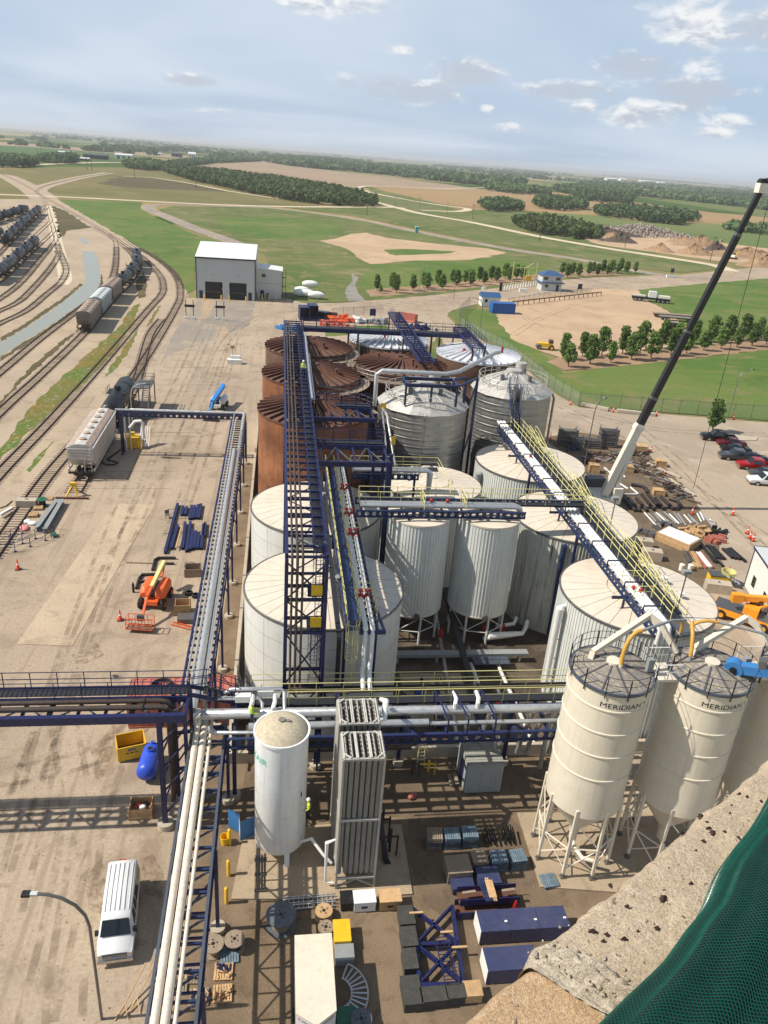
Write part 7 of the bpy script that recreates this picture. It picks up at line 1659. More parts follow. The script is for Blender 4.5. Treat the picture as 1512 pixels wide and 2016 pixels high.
shed(130,309,26,20,7,'green_paint','wall_grey','green roofed farm shed among trees at the left');shed(188,313,40,14,6,'door_black','grey_tank','long dark farm shed beside the highway');shed(243,313,32,24,7,'wall_white','roof_white','white metal farm shed with bright roof');shed(348,309,26,18,8,'door_black','grey_tank','dark shed left of the white fronted shed');shed(378,309,20,18,8,'wall_white','roof_white','white fronted shed near the tree belt',4);shed(305,305,34,14,4,'wall_white','wall_grey','low pale buildings behind the sheds');shed(160,316,24,8,3,'grey_tank','wall_grey','low grey shed among parked vehicles')
for i,(px,py,w)in enumerate(((1205,358,60),(1228,358,40),(1268,362,40),(1285,362,30),(1302,365,36))):shed(px,py,w,40,14,'wall_white','roof_white','tiny white building on the right skyline, '+nth(i,'first')+' from the left',4)
PT={}
def pole(px,py,h,label,r=.16,arm=True):
 x,y=G(px,py);t=thing('power_pole',label,'power pole',(x,y,0),0,'wooden power poles');MB().tube((x,y,0),(x,y,h),r*1.2,7,r*.8).build('pole','bark',t)
 if arm:MB().beam((x-1.3,y,h-.6),(x+1.3,y,h-.6),.18).build('cross_arm','bark',t)
 PT[(px,py)]=Vector((x,y,h-.5))
pl=[(265,352,11),(386,371,12),(541,394,13),(722,423,15),(1062,475,17)]
for i,(px,py,h)in enumerate(pl):pole(px,py,h,nth(i,'farthest')+' tall pole of the line crossing the lawn' if i else 'farthest pole of the line crossing the lawn',.22)
for i,(px,py,h)in enumerate(((930,432,11),(1038,455,11),(1112,470,11),(1230,487,12),(1398,514,13))):pole(px,py,h,nth(i,'leftmost')+' grey roadside pole before the borrow pit' if i else 'leftmost grey roadside pole before the borrow pit',.16)
for i,(px,py,h)in enumerate(((75,317,17),(83,317,17),(172,335,18),(181,336,18))):pole(px,py,h,('left pole of the far left pair','right pole of the far left pair','left pole of the pair by the highway','right pole of the pair by the highway')[i],.25,False)
for i,(px,py,h)in enumerate(((880,421,9),(826,410,9),(778,408,9),(503,352,8),(582,365,8))):pole(px,py,h,nth(i,'rightmost')+' small pole counted leftward along the field road' if i else 'rightmost small pole along the field road',.13)
def wires(keys,label):
 for dx in(-1.1,1.1):
  pts=[]
  for a,b in zip(keys,keys[1:]):
   A,B_=PT[a]+Vector((dx,0,0)),PT[b]+Vector((dx,0,0))
   for i in range(8):f=i/8;pts.append(A.lerp(B_,f)-Vector((0,0,4*f*(1-f)*(A-B_).length*.012)))
  pts.append(B_);tag(MB().path(pts,.045,4).build('power_line','wire'),label+(', nearer strand' if dx>0 else ', farther strand'),'wire','power lines')
wires([p[:2]for p in pl],'sagging power line crossing the lawn');wires([(930,432),(1038,455),(1112,470),(1230,487),(1398,514)],'sagging power line along the pit road')
def lamp(px,py,h,arm,label,base=None,z=0):
 x,y=base or G(px,py);t=thing('street_lamp',label,'lamp',(x,y,0),0,'curved street lamps');pts=[(x,y,z),(x,y,h-2.2)]+[(x+arm[0]*(1-math.cos(a)),y+arm[1]*(1-math.cos(a)),h-2.2+2.2*math.sin(a))for a in(.35,.7,1.05,1.35,1.57)]
 MB().path(pts,.075,8).build('pole','steel',t,True);e=pts[-1];d=Vector((arm[0],arm[1],0)).normalized()
 hd=MB();hd.beam(Vector(e)-d*.05,Vector(e)+d*.28,.2,.12);hd.build('bracket','wall_grey',t);MB().beam(Vector(e)+d*.28,Vector(e)+d*.65,.3,.13).build('lamp_head','black',t)
lamp(0,0,9.0,(-2.1,.1),'curved street lamp rising in the near left corner',(-8.35,25.4));lamp(1148,928,11,(1.2,.6),'curved lamp post beside the pipe stacks');lamp(824,584,9,(2,0),'curved lamp post by the far tree bed');lamp(1432,826,9.5,(2.2,.3),'curved lamp post at the right picture edge on the lawn');lamp(943,663,9.5,(-2.2,0),'curved lamp post inside the lawn corner fence');lamp(1202,554,8,(1.6,.4),'curved lamp post behind the gate road');lamp(893,590,6,(.3,0),'straight thin lamp post beside the wide road')
def make_tree(h,seed,dense):
 global rng
 rng=np.random.default_rng(seed);rs=random.Random(seed)
 tr=MB();tr.tube((0,0,-.1),(.05*h/6,0,h*.45),h*.022,8,h*.014)
 ends=[]
 for i in range(9):
  a=i*2.4;z0=h*rs.uniform(.22,.5);L=h*rs.uniform(.16,.26);e=(L*math.cos(a),L*math.sin(a),z0+h*rs.uniform(.16,.34));tr.tube((0,0,z0),e,h*.009,5,h*.004);ends.append(e)
 tr.tube((.05*h/6,0,h*.44),(0,0,h*.86),h*.014,6,h*.004)
 C=[];S=[]
 for i in range(80):
  f=rs.random();z=h*(.20+.74*f);rad=h*.235*math.sin(PI*(.12+.80*f**.85))**.8*rs.uniform(.25,1.0);a=rs.uniform(0,6.28)
  C.append((rad*math.cos(a),rad*math.sin(a),z));S.append(rs.uniform(.7,1.25))
 v=leaf_cards(np.array(C),np.array(S),dense,h*.085,h*.08,h*.024)
 return tr.mesh('trunk','bark',True),v
def mesh_of(v,mname):
 o=quads_obj('crown',v,mname);me=o.data;bpy.data.objects.remove(o);return me
TV=[]
for s_ in range(4):a,b=make_tree(6.0,40+s_,30);TV.append((a,mesh_of(b,'leaf')))
def tree(px,py,h,label,group,k):
 x,y=G(px,py);t=thing('tree',label,'tree',(x,y,0),random.uniform(0,6),group);s=h/6.0;t.scale=(s*random.uniform(.92,1.1),s*random.uniform(.92,1.1),s)
 link('trunk',TV[k%4][0],t);link('crown',TV[k%4][1],t)
back=[(1108,707),(1146,702),(1184,701),(1225,697),(1261,690),(1303,686),(1332,682),(1364,677),(1400,673),(1432,669),(1463,668),(1492,666),(1525,664)]
front=[(1119,722),(1161,717),(1202,714),(1243,708),(1281,706),(1320,699),(1351,696),(1385,690),(1419,687),(1450,684),(1480,681),(1508,678)]
for i,p in enumerate(back):tree(*p,random.uniform(5.8,8.0),nth(i,'leftmost')+' tree of the back line beside the dirt lot'+(', counted from the left' if i else ''),'double tree row by the dirt lot',i)
for i,p in enumerate(front):tree(*p,random.uniform(5.2,7.0),nth(i,'leftmost')+' tree of the front line beside the lawn'+(', counted from the left' if i else ''),'double tree row by the dirt lot',i+2)
far=[(742,572),(749,577),(773,570),(780,576),(813,572),(834,566),(841,570),(863,563),(870,570),(891,559),(899,563),(916,558),(926,562),(944,554),(953,560),(967,551),(977,555),(994,549),(1003,553),(1016,549),(1027,551),(1106,541),(1117,547),(1127,541),(1138,545),(1158,543),(1167,538),(1176,543),(1186,538),(1196,542),(1204,537),(1215,539),(1221,534),(1233,538),(1250,537)]
for i,p in enumerate(far):tree(*p,random.uniform(4.6,6.0)if i!=1 else 2.6,('leftmost small tree of the long row beyond the wide road' if i==0 else f'small round tree of the long row beyond the wide road, {ORD[i]} from the left'),'small trees beyond the wide road',i+1)
tree(1402,850,6.0,'single thin tree at the parking lot island','parking lot tree',3)
mb=MB();p=[G(*q)for q in((1382,856),(1395,850),(1440,856),(1492,862),(1488,868),(1430,868),(1395,864))];mb.prism(p,-.15,.12);struct('kerb_island',mb,'concrete')
def box_thing(px,py,sx,sy,h,a,label,cat,m,name,lid=None,group=None,z=0.0,lidm=None):
 x,y=G(px,py);t=thing(name,label,cat,(x,y,z),a,group)
 e=.03
 MB().box(-sx/2,sx/2,-sy/2,sy/2,.08,h-.05).build('body',m,t,False,False)
 MB().box(-sx/2-e,sx/2+e,-sy/2-e,sy/2+e,h-.05,h).build('lid',lidm or m,t,False,False)
 for s in(-1,1):MB().box(-sx/2+.05,sx/2-.05,s*sy*.35-.06,s*sy*.35+.06,0,.08).build('skid','old_wood',t,False,False)
 return t
def crate(px,py,sx,sy,h,a,label,m='wood',group='wooden crates',open_=False,z=0.0):
 """plank crate: boards one by one on each side"""
 x,y=G(px,py);t=thing('wooden_crate',label,'crate',(x,y,z),a,group);n=max(2,int(h/.22));bh=h/n
 for k in range(n):
  for s in(-1,1):MB().box(-sx/2,sx/2,s*sy/2-.02,s*sy/2+.02,k*bh+.01,(k+1)*bh-.01).build('board',m,t,False,False);MB().box(s*sx/2-.02,s*sx/2+.02,-sy/2+.03,sy/2-.03,k*bh+.01,(k+1)*bh-.01).build('board',m,t,False,False)
 for sxx in(-1,1):
  for syy in(-1,1):MB().box(sxx*(sx/2+.03)-.04,sxx*(sx/2+.03)+.04,syy*(sy/2+.03)-.04,syy*(sy/2+.03)+.04,0,h+.01).build('corner_post',m,t,False,False)
 if open_:MB().box(-sx/2+.03,sx/2-.03,-sy/2+.03,sy/2-.03,.02,.06).build('floor',m,t,False,False)
 else:
  q=max(3,int(sx/.25))
  for i in range(q):a0=-sx/2-.04+(sx+.08)*i/q;MB().box(a0+.005,a0+(sx+.08)/q-.01,-sy/2-.05,sy/2+.05,h+.012,h+.04).build('lid_board',m,t,False,False)
 return t
PALM={}
def pallet_parts(t,m,z=0.0,sx=1.0,sy=.95):
 if m not in PALM:PALM[m]=(MB().box(-.055,.055,-sy/2,sy/2,.11,.13).mesh('deck_board',m),MB().box(-sx/2,sx/2,-.045,.045,.02,.108).mesh('stringer',m),MB().box(-.055,.055,-sy/2,sy/2,0,.018).mesh('base_board',m))
 d,s,b=PALM[m]
 for i in range(7):link('deck_board',d,t,(-sx/2+.07+i*(sx-.14)/6,0,z))
 for y in(-sy/2+.06,0,sy/2-.06):link('stringer',s,t,(0,y,z))
 for x in(-sx/2+.07,0,sx/2-.07):link('base_board',b,t,(x,0,z))
def pallet(px,py,a,label,m='wood',n=1,group='pallets',z=0.0):
 x,y=G(px,py);t=thing('pallet',label,'pallet',(x,y,z),a,group)
 for k in range(n):pallet_parts(t,m,k*.14)
 return t
def reel(px,py,r,w,label,m='old_wood',group='cable reels',core='black',z=0.0):
 x,y=G(px,py);t=thing('cable_reel',label,'cable reel',(x,y,z),random.uniform(0,3),group)
 for zz in(0,w-.07):MB().lathe([(.1,zz),(r,zz),(r,zz+.07),(.1,zz+.07)],28).build('flange',m,t,False,False)
 MB().lathe([(r*.62,.07),(r*.62,w-.07)],20).build('drum',core,t,True,False)
 for k in range(4):MB().tube((.22*math.cos(k*1.57),.22*math.sin(k*1.57),w),(.22*math.cos(k*1.57),.22*math.sin(k*1.57),w+.03),.04,6).build('bolt','black',t,False,False)
 MB().tube((0,0,w-.02),(0,0,w+.01),.1,10).build('hub','black',t,False,False)
 return t
CN=None
def cone(px,py,label,z=0.0):
 global CN
 x,y=G(px,py)
 if CN is None:
  t=thing('traffic_cone',label,'cone',(x,y,z),0,'orange traffic cones');MB().box(-.2,.2,-.2,.2,0,.05).build('base','black',t,False,False)
  MB().lathe([(.15,.05),(.095,.42)],14).build('cone','cone_orange',t,True,False);MB().lathe([(.095,.42),(.075,.56)],14).build('band','reflect_white',t,True,False);MB().lathe([(.075,.56),(.03,.92),(.01,.93)],14).build('tip','cone_orange',t,True,False);t.scale=(1.25,)*3;CN=t
 else:copy_tree(CN,label,None,(x,y,z))
for p in((36,1121,'orange traffic cone alone at the left picture edge'),(237,1221,'orange traffic cone beside the orange boom lift'),(1442,1014,'orange traffic cone alone on the parking dirt'),(1471,1051,'rear orange cone of the three in a group'),(1476,1060,'left front orange cone of the three in a group'),(1482,1065,'right front orange cone of the three in a group'),(1362,1012,'orange traffic cone beside the white pipe heap'),(1308,935,'orange traffic cone between the crates'),(1433,1132,'orange traffic cone behind the yellow bucket'),(1281,890,'orange traffic cone by the far crate'),(1207,811,'orange traffic cone by the fence, left'),(1292,818,'orange traffic cone by the fence, middle'),(1083,866,'orange traffic cone right of the steel bin'),(1123,797,'orange traffic cone at the fence corner'),(1444,826,'orange traffic cone by the fence, right')):cone(*p)
x,y=G(228,1333);tag(MB().lathe([(.02,.02),(.42,.02),(.44,-.05)],24,(x,y)).build('manhole_cover','concrete_dark',None,True),'round dark manhole cover in the dirt yard','manhole')
container((-6.9,48.3),R(2),7.8,2.5,2.6,'container_red','faded red shipping container under the pipe bridge',rmat='container_red')
x,y=G(318,1350,2.7);t=thing('wire_coil','dark wire coil standing behind the red container','coil',(x,y,2.6));[MB().path([(x+.9*math.cos(a)*(1-.04*k),y+.5*math.sin(a),2.7+.06*k+.1*math.cos(a))for a in[2*PI*i/24 for i in range(25)]],.05,5).build('loop','brown_pipe',t)for k in range(6)]
x,y=G(451,1372);tag(MB().lathe([(.02,1.9),(.45,1.85),(.5,1.7),(.5,.1),(.4,0)],20,(x,y)).build('red_drum','red',None,True),'bright red drum beside the red container','drum')
x,y=G(259,1482);t=thing('tipping_bin','yellow open steel bin with a paper label and faded black marking','bin',(x,y,0),R(16));w_=.95;h_=1.25
for s in(-1,1):MB().box(-w_,w_,s*.75-.03,s*.75+.03,.1,h_).build('side_wall','safety_yellow',t,False,False);MB().box(s*w_-.03,s*w_+.03,-.72,.72,.1,h_).build('end_wall','safety_yellow',t,False,False);MB().box(s*.6-.1,s*.6+.1,-.7,.7,0,.1).build('skid','safety_yellow',t,False,False)
MB().box(-w_,w_,-.72,.72,.1,.16).build('floor','rust_rib',t,False,False)
MB().box(-.28,.28,-.79,-.782,.86,1.08).build('paper_label','old_wood',t,False,False)
for k in range(3):MB().box(-.42+.3*k,-.2+.3*k,-.787,-.782,.66,.74).build('faded_marking','print_black',t,False,False)
x0,y0=G(289,1540);t=thing('blue_vessel','bright blue horizontal vessel beside the bridge column','vessel',(x0,y0,0),R(86))
MB().lathe([(.02,-.35),(.4,-.28),(.62,-.1),(.68,.1),(.68,2.1),(.62,2.3),(.4,2.48),(.02,2.55)],28).xf(Matrix.Translation((0,0,.85))@Matrix.Rotation(PI/2,4,'Y')).build('shell','royal',t,True,False)
MB().tube((1.5,0,1.4),(1.5,0,1.65),.26,16).build('manway','royal',t,True,False);MB().tube((1.5,0,1.66),(1.5,0,1.67),.18,14).build('opening','black',t,False,False);MB().tube((2.2,0,1.4),(2.2,0,1.62),.14,12).build('nozzle','royal',t,True,False)
for x in(.4,1.8):MB().box(x-.1,x+.1,-.5,.5,0,.4).build('saddle','black',t,False,False)
t=crate(279,1600,1.35,1.1,.85,R(2),'open plywood crate of red straps beside the column footing','wood','wooden crates',True);[MB().sphere((dx,dy,.6),.22,10,6,.5).build('strap_bundle',m,t,True,False)for dx,dy,m in((-.1,.1,'red'),(.3,.15,'black'),(.1,-.1,'bale_white'))]
for i,(px,py)in enumerate(((452,1662),(450,1724),(446,1778))):bollard(*G(px,py),('back','middle','front')[i]+' yellow bollard left of the gas tank','yellow bollards by the gas tank',1.3,.11)
x,y=G(443,1660);tag(MB().lathe([(.24,0),(.3,.62),(.27,.62),(.2,.06),(.01,.05)],20,(x,y)).build('orange_bucket','safety_yellow',None,True),'large yellow orange bucket beside the bollards','bucket')
x,y=G(470,1652);t=thing('blue_screen','folded blue welding screen beside the gas tank','screen',(x,y,0))
for k,(a,b)in enumerate((((-.7,.9),(0,.5)),((0,.5),(.1,-.2)),((.1,-.2),(1.0,.2)))):MB().add([(x+a[0],y+a[1],.1),(x+b[0],y+b[1],.1),(x+b[0],y+b[1],1.7),(x+a[0],y+a[1],1.7)],[(0,1,2,3)]).build('panel','sky_blue' if k!=1 else 'wall_grey',t)
for i,(px,py,lab,m,sx,h,lm)in enumerate(((685,1782,'black tote box beside the white box','black',.9,.7,'black'),(716,1784,'white cardboard box in front of the vaporizer','wall_white',1.25,.85,'roof_white'),(766,1782,'brown cardboard box in front of the vaporizer','wood',1.25,.85,'wood'))):
 t=box_thing(px,py,sx,.85,h,R(1),lab,'box',m,'packing_box',None,'boxes before the vaporizer',lidm=lm)
 if i:MB().box(-.2,.15,-.86/2-.035,-.43,h*.45,h*.6).build('print','print_black',t,False,False)
x,y=G(610,1778);t=thing('ladder_bundle','bundle of aluminium ladders lying before the gas tank pad','ladder',(x,y,0))
for k in range(5):MB().beam((x-1.6,y-.45+.2*k,.12+.08*(k%2)),(x+1.5,y-.35+.2*k,.12+.08*(k%2)),.06,.1).build('stile','alu_pipe',t)
for k in range(11):MB().beam((x-1.5+.28*k,y-.45,.18),(x-1.5+.28*k,y+.4,.18),.04).build('rung','alu_pipe',t)
reel(553,1822,.85,.95,'big wooden cable reel half wrapped in grey tarp','tarp',core='old_wood');reel(637,1805,.5,.55,'small orange brown reel behind the white trailer','wood');reel(641,1836,.45,.5,'small pale reel against the white trailer','old_wood',core='wood');reel(420,1872,.58,.6,'left wooden reel on the pallet beside the rack','old_wood',core='wood');reel(462,1866,.55,.75,'right wooden reel with black cable on the pallet','old_wood',z=.0);reel(710,2022,.55,.7,'grey reel at the bottom picture edge','tarp')
for i,(px,py,m,lab,bits)in enumerate(((378,1922,'old_wood','pallet of blue steel bits under the rack, upper left','navy'),(440,1915,'wood','pallet with white bag and curved blue pieces','navy'),(392,1965,'old_wood','pallet of blue brackets under the rack, lower left','navy2'),(438,1958,'wood','pallet with rusty red plates beside the rack','rust_rib'),(452,1882,'blue_wood','blue pallet under the right reel',None),(350,1942,'old_wood','pallet of loose boards left under the rack','wood'))):
 t=pallet(px,py,R(random.uniform(-4,4)),lab,m,1,'pallets below the near rack')
 if bits:
  for k in range(9):a=random.uniform(0,PI);dx,dy=random.uniform(-.4,.4),random.uniform(-.3,.3);L=random.uniform(.25,.5);MB().beam((dx-L*math.cos(a)/2,dy-L*math.sin(a)/2,.17+.05*(k%3)),(dx+L*math.cos(a)/2,dy+L*math.sin(a)/2,.17+.05*(k%3)),.08,.05).build('steel_piece',bits if k%4 else 'wood',t,False,False)
for i,(px,py)in enumerate(((238,1996),(262,1985))):
 x,y=G(px,py);t=thing('wood_trestle',('left','right')[i]+' wooden trestle leaning poles near the bottom edge','trestle',(x,y,0));MB().beam((x-.1,y-.2,.05),(x+.95,y+2.0,.9),.06).build('pole','wood',t);MB().beam((x+.15,y+.35,.3),(x-.25,y-.35,.02),.05).build('leg','wood',t);MB().beam((x+.15,y+.35,.3),(x+.4,y-.3,.02),.05).build('leg','wood',t)
c=[Vector((*G(585,1990,2.7),0)),Vector((*G(660,1990,2.7),0)),Vector((*G(583,1842,2.7),0))]
wx=c[1].x-c[0].x;xm=(c[0].x+c[1].x)/2;yb=c[2].y;ys=yb-6.4
t=thing('cargo_trailer','white cargo trailer with pointed nose at the bottom edge','trailer',(xm,ys,0));w=wx/2+.05
nose=[(xm-w,yb),(xm+w,yb),(xm+w,ys+2.4),(xm,ys+1.75),(xm-w,ys+2.4)]
MB().prism(nose,.5,2.62).build('body','car_white',t);MB().prism([(xm+(p[0]-xm)*1.02,p[1]+(.03 if p[1]>ys+3 else-.03))for p in nose],2.621,2.70).build('roof','silo_cream',t)
MB().beam((xm-.8,ys+2,.45),(xm,ys+.4,.45),.1).build('tongue','black',t);MB().beam((xm+.8,ys+2,.45),(xm,ys+.4,.45),.1).build('tongue','black',t)
for s in(-1,1):
 for dy in(2.6,3.6):mb=MB().lathe([(.15,-.1),(.33,-.1),(.33,.1),(.15,.1)],14).xf(Matrix.Translation((xm+s*w,yb-dy,.33))@Matrix.Rotation(PI/2,4,'Y'));mb.build('wheel','rubber',t,True)
 d=Vector((s*w,.65,0)).normalized();n_=Vector((d.y*s,-abs(d.x),0))
 o_=Vector((xm+s*w*.52,ys+1.75+.65*.52-.035,2.38));rt=(Vector((w,.65*s,0))).normalized()
 flat_text('C',.3,o_-rt*.36,(rt.x,rt.y,0),(0,0,1),'print_red',t);flat_text('ANAM',.23,o_+rt*.1,(rt.x,rt.y,0),(0,0,1),'print_black',t)
for i,(px,py,m,sx,sy,h,lab)in enumerate(((672,1850,'safety_yellow',.9,1.3,.8,'yellow tool box beside the white trailer'),(677,1888,'grey_paint',1.0,.9,.6,'grey tool box below the yellow one'),(680,2012,'green_paint',.9,.8,.6,'dark green box beside the white trailer'))):box_thing(px,py,sx,sy,h,0,lab,'box',m,'tool_box',None,'tool boxes by the trailer')
x,y=G(690,1962);t=thing('spiral_stair_piece','curved white stair section lying by the trailer','stair',(x,y,0))
for rr in(.75,1.6):MB().path([(x-.7+rr*math.cos(a),y+rr*math.sin(a),.35+.15*math.sin(a))for a in[R(-65+12*i)for i in range(12)]],.05,6).build('stringer','alu_pipe',t)
for i in range(12):a=R(-65+12*i);MB().beam((x-.7+.75*math.cos(a),y+.75*math.sin(a),.4),(x-.7+1.6*math.cos(a),y+1.6*math.sin(a),.4),.09,.03).build('tread','alu_pipe',t)
for i,(px,py,sx,sy,lab)in enumerate(((798,1818,.85,1.15,'black crate at the top left of the blue truss'),(803,1860,.85,1.15,'second black crate down the truss side'),(805,1904,.75,1.15,'third black crate down the truss side'),(808,1966,.95,1.5,'bottom black crate of the truss side'),(852,1974,1.35,.75,'left black crate below the truss beam'),(894,1968,.95,.75,'right black crate below the truss beam'))):box_thing(px,py,sx,sy,.75,R(1),lab,'crate','dark_ply','black_crate',None,'black crates round the truss',lidm='dark_ply')
box_thing(928,1962,.9,.8,.7,0,'tan wooden box peeking out under the ledge','box','wood','tan_box')
t=thing('steel_truss','navy cross braced truss frame lying on the gravel','truss',(*G(860,1870),0));Q=[GV(812,1790,.45),GV(890,1785,.45),GV(912,1938,.45),GV(826,1938,.45)]
L1,L2=(Q[0]+Q[3])/2,(Q[1]+Q[2])/2
for a,b in((Q[0],Q[3]),(Q[1],Q[2]),(L1,L2)):MB().beam(a,b,.2,.25).build('chord','navy',t)
up=Vector((0,0,.12))
for a,b in((Q[0],L2),(L1,Q[1]),(L1,Q[2]),(Q[3],L2)):MB().beam(a+up,b+up,.12).build('brace','navy',t);MB().beam(a-up*.7,b-up*.7,.1).build('brace','navy',t)
a,b=GV(822,1944,.5),GV(942,1940,.5);MB().beam(a,b,.3,.35).build('end_beam','navy',t)
a,b=GV(868,1845,.9),GV(890,1935,.9);d=(b-a).normalized();s_=d.cross(Vector((0,0,1)))*.35
for s in(-1,1):MB().beam(a+s_*s,b+s_*s,.05).build('ladder_rail','navy',t)
for k in range(14):c=a.lerp(b,k/13);MB().beam(c-s_,c+s_,.035).build('ladder_rung','navy',t)
for px,py,L in((820,1800,.8),(905,1868,.9),(880,1838,.7)):p=GV(px,py,.75);MB().beam(p-Vector((L/2,-.1,0)),p+Vector((L/2,.1,0)),.12,.08).build('timber','wood',t)
t=thing('plate_stack','stack of navy steel troughs and plates on the gravel','steel stack',(*G(950,1770),0));x,y=G(950,1775)
MB().box(x-1.75,x-.4,y+.5,y+1.8,.1,.55).build('plate_box','box_navy',t);MB().box(x-.1,x+1.3,y+.7,y+1.95,.1,.65).build('plate_box','box_navy',t)
for z,dx,dy in((.1,-.1,-.8),(.55,.1,-.3)):
 MB().box(x-1.7+dx,x+1.9+dx,y-.35+dy,y-.3+dy,z,z+.5).build('trough_side','navy',t);MB().box(x-1.7+dx,x+1.9+dx,y+.55+dy,y+.6+dy,z,z+.5).build('trough_side','navy',t);MB().box(x-1.7+dx,x+1.9+dx,y-.3+dy,y+.55+dy,z,z+.05).build('trough_floor','rust_rib',t)
for k in range(3):MB().beam((x-1.4+k*1.2,y-.2,1.1),(x-.6+k*1.2,y-.15,1.12),.16,.06).build('timber','old_wood',t)
for k in range(6):MB().beam((x-.3+.12*k,y+.7,1.15),(x-.1+.12*k,y-.9,1.15),.07).build('angle_bar','navy2' if k<4 else 'wood',t)
MB().box(x+.1,x+.55,y-.7,y+.5,1.18,1.22).build('slatted_board','wood',t)
x,y=G(1013,1790);tag(MB().lathe([(.12,0),(.16,.35),(.08,.75),(.02,.8)],10,(x,y)).build('red_bag','red',None,True),'red bag hanging at the end of the plate stack','bag')
def steel_box(px0,py0,px1,py1,n,label,end='wall_white'):
 a,b=Vector(G(px0,py0)),Vector(G(px1,py1));t=thing('steel_box',label,'steel box',(a.x,a.y,0),0,'navy steel boxes');L=(b.x-a.x)/n
 for k in range(n):MB().box(a.x+L*k,a.x+L*(k+1)-.02,a.y,a.y+1.35,.1,1.15).build('segment','box_navy',t)
 MB().box(a.x-.03,a.x-.005,a.y,a.y+1.35,.1,1.15).build('end_plate',end,t);[MB().box(a.x+L*(k+.85),a.x+L*(k+.85)+.15,a.y+.5,a.y+.6,1.15,1.2).build('tag_plate','reflect_white',t)for k in range(n)]
 for x in(a.x+.3,b.x-.5):MB().box(x,x+.15,a.y,a.y+1.3,-.1,.1).build('skid','old_wood',t)
steel_box(943,1862,1120,1858,3,'long navy box sections beside the concrete ledge');steel_box(956,1940,1060,1938,1,'single navy box section nearest the concrete ledge')
def pallet_stack(px,py,n,label,m='blue_wood',tilt=0.0,wrap=True):
 x,y=G(px,py);t=thing('pallet_stack',label,'pallet stack',(x,y,0),R(random.uniform(-6,6)),'stacks of grey blue pallets')
 for k in range(n):pallet_parts(t,m,k*.142)
 if wrap:mb=MB();mb.add([(-.5,-.5,.3),(.5,-.5,.3),(.5,-.51,.75),(0,-.55,.6),(-.5,-.51,.75)],[(0,1,2,3,4)]);mb.build('loose_wrap','tarp',t,False,False)
 return t
for i,(px,py,n,lab,m)in enumerate(((853,1662,7,'grey pallet stack at the left of the back row','old_wood'),(887,1662,7,'blue grey pallet stack in the middle of the back row','blue_wood'),(922,1658,7,'blue grey pallet stack at the right of the back row','blue_wood'),(941,1705,6,'pinkish pallet stack at the left of the front row','old_wood'),(979,1704,6,'blue pallet stack in the middle of the front row','blue_wood'),(1016,1702,6,'pale topped pallet stack at the right of the front row','blue_wood'))):pallet_stack(px,py,n,lab,m)
pallet(1080,1738,R(6),'single worn pallet lying on the silo pad','blue_wood',1,'pallets',.12)
box_thing(899,1722,1.5,1.3,.95,R(2),'grey plywood crate in front of the pallet stacks','crate','old_wood','plywood_crate')
for i,(px,py)in enumerate(((962,1655),(1000,1653))):
 x,y=G(px,py);t=thing('black_bundle',('left','right')[i]+' heap of short black bars behind the pallets','bundle',(x,y,0),0,'black bar bundles');[MB().beam((x-.35+.1*k,y-.5+random.uniform(-.1,.1),.15+.25*(k%3)),(x-.3+.1*k,y+.6,.2+.25*(k%3)),.07).build('bar','black',t)for k in range(8)]
t=thing('small_shed','small grey metal shed with ribbed roof below the front rack','shed',(14.5,40.5,0));a0,a1,b0,b1,hh=13.15,15.75,39.25,41.8,2.6
for k in range(10):a=a0+(a1-a0)*k/10;MB().box(a,a+(a1-a0)/10-.012,b0,b0+.05,.1,hh-.05).build('wall_sheet','shed_grey',t);MB().box(a0,a1,b0-.05+(b1-b0+.1)*k/10,b0-.05+(b1-b0+.1)*(k+1)/10-.03,hh-.02+.03*(k%2),hh+.04).build('roof_sheet','shed_roof',t)
MB().box(a0,a0+.05,b0+.05,b0+.8,.1,hh-.05).build('side_wall','shed_grey',t);MB().box(a0,a0+.05,b0+1.7,b1,.1,hh-.05).build('side_wall','shed_grey',t);MB().box(a0,a0+.05,b0+.8,b0+1.7,2.1,hh-.05).build('side_wall','shed_grey',t);MB().box(a0+.03,a0+.06,b0+.8,b0+1.7,.1,2.1).build('door','navy',t);MB().box(a1-.05,a1,b0+.05,b1,.1,hh-.05).build('side_wall','shed_grey',t);MB().box(a0+.05,a1-.05,b1-.05,b1,.1,hh-.05).build('rear_wall','shed_grey',t)
for k in range(2):MB().box(12.3+.35*k,12.6+.35*k,39.9,41.0,.12+.12*k,.2+.12*k).build('step','old_wood',t)
x,y=G(826,1500);t=thing('step_ladder','yellow stepladder standing under the front rack','ladder',(x,y,0))
for s in(-1,1):MB().beam((x+s*.28,y-.5,0),(x+s*.18,y,2.3),.06,.1).build('stile','yellow_rail',t);MB().beam((x+s*.28+.5,y+.5,0),(x+s*.18+.05,y,2.3),.05).build('rear_leg','safety_yellow',t)
for k in range(7):MB().beam((x-.26+.012*k,y-.45+.065*k,.25+.3*k),(x+.26-.012*k,y-.45+.065*k,.25+.3*k),.07,.04).build('step','alu_pipe',t)
x,y=G(808,1572);tag(MB().sphere((x,y,.2),.25,7,5,.9).cbox(x+.2,y+.1,0,.4,.3,.35).build('red_bundle','container_red',None,False),'dark red bundle in the rack shadow','bundle')
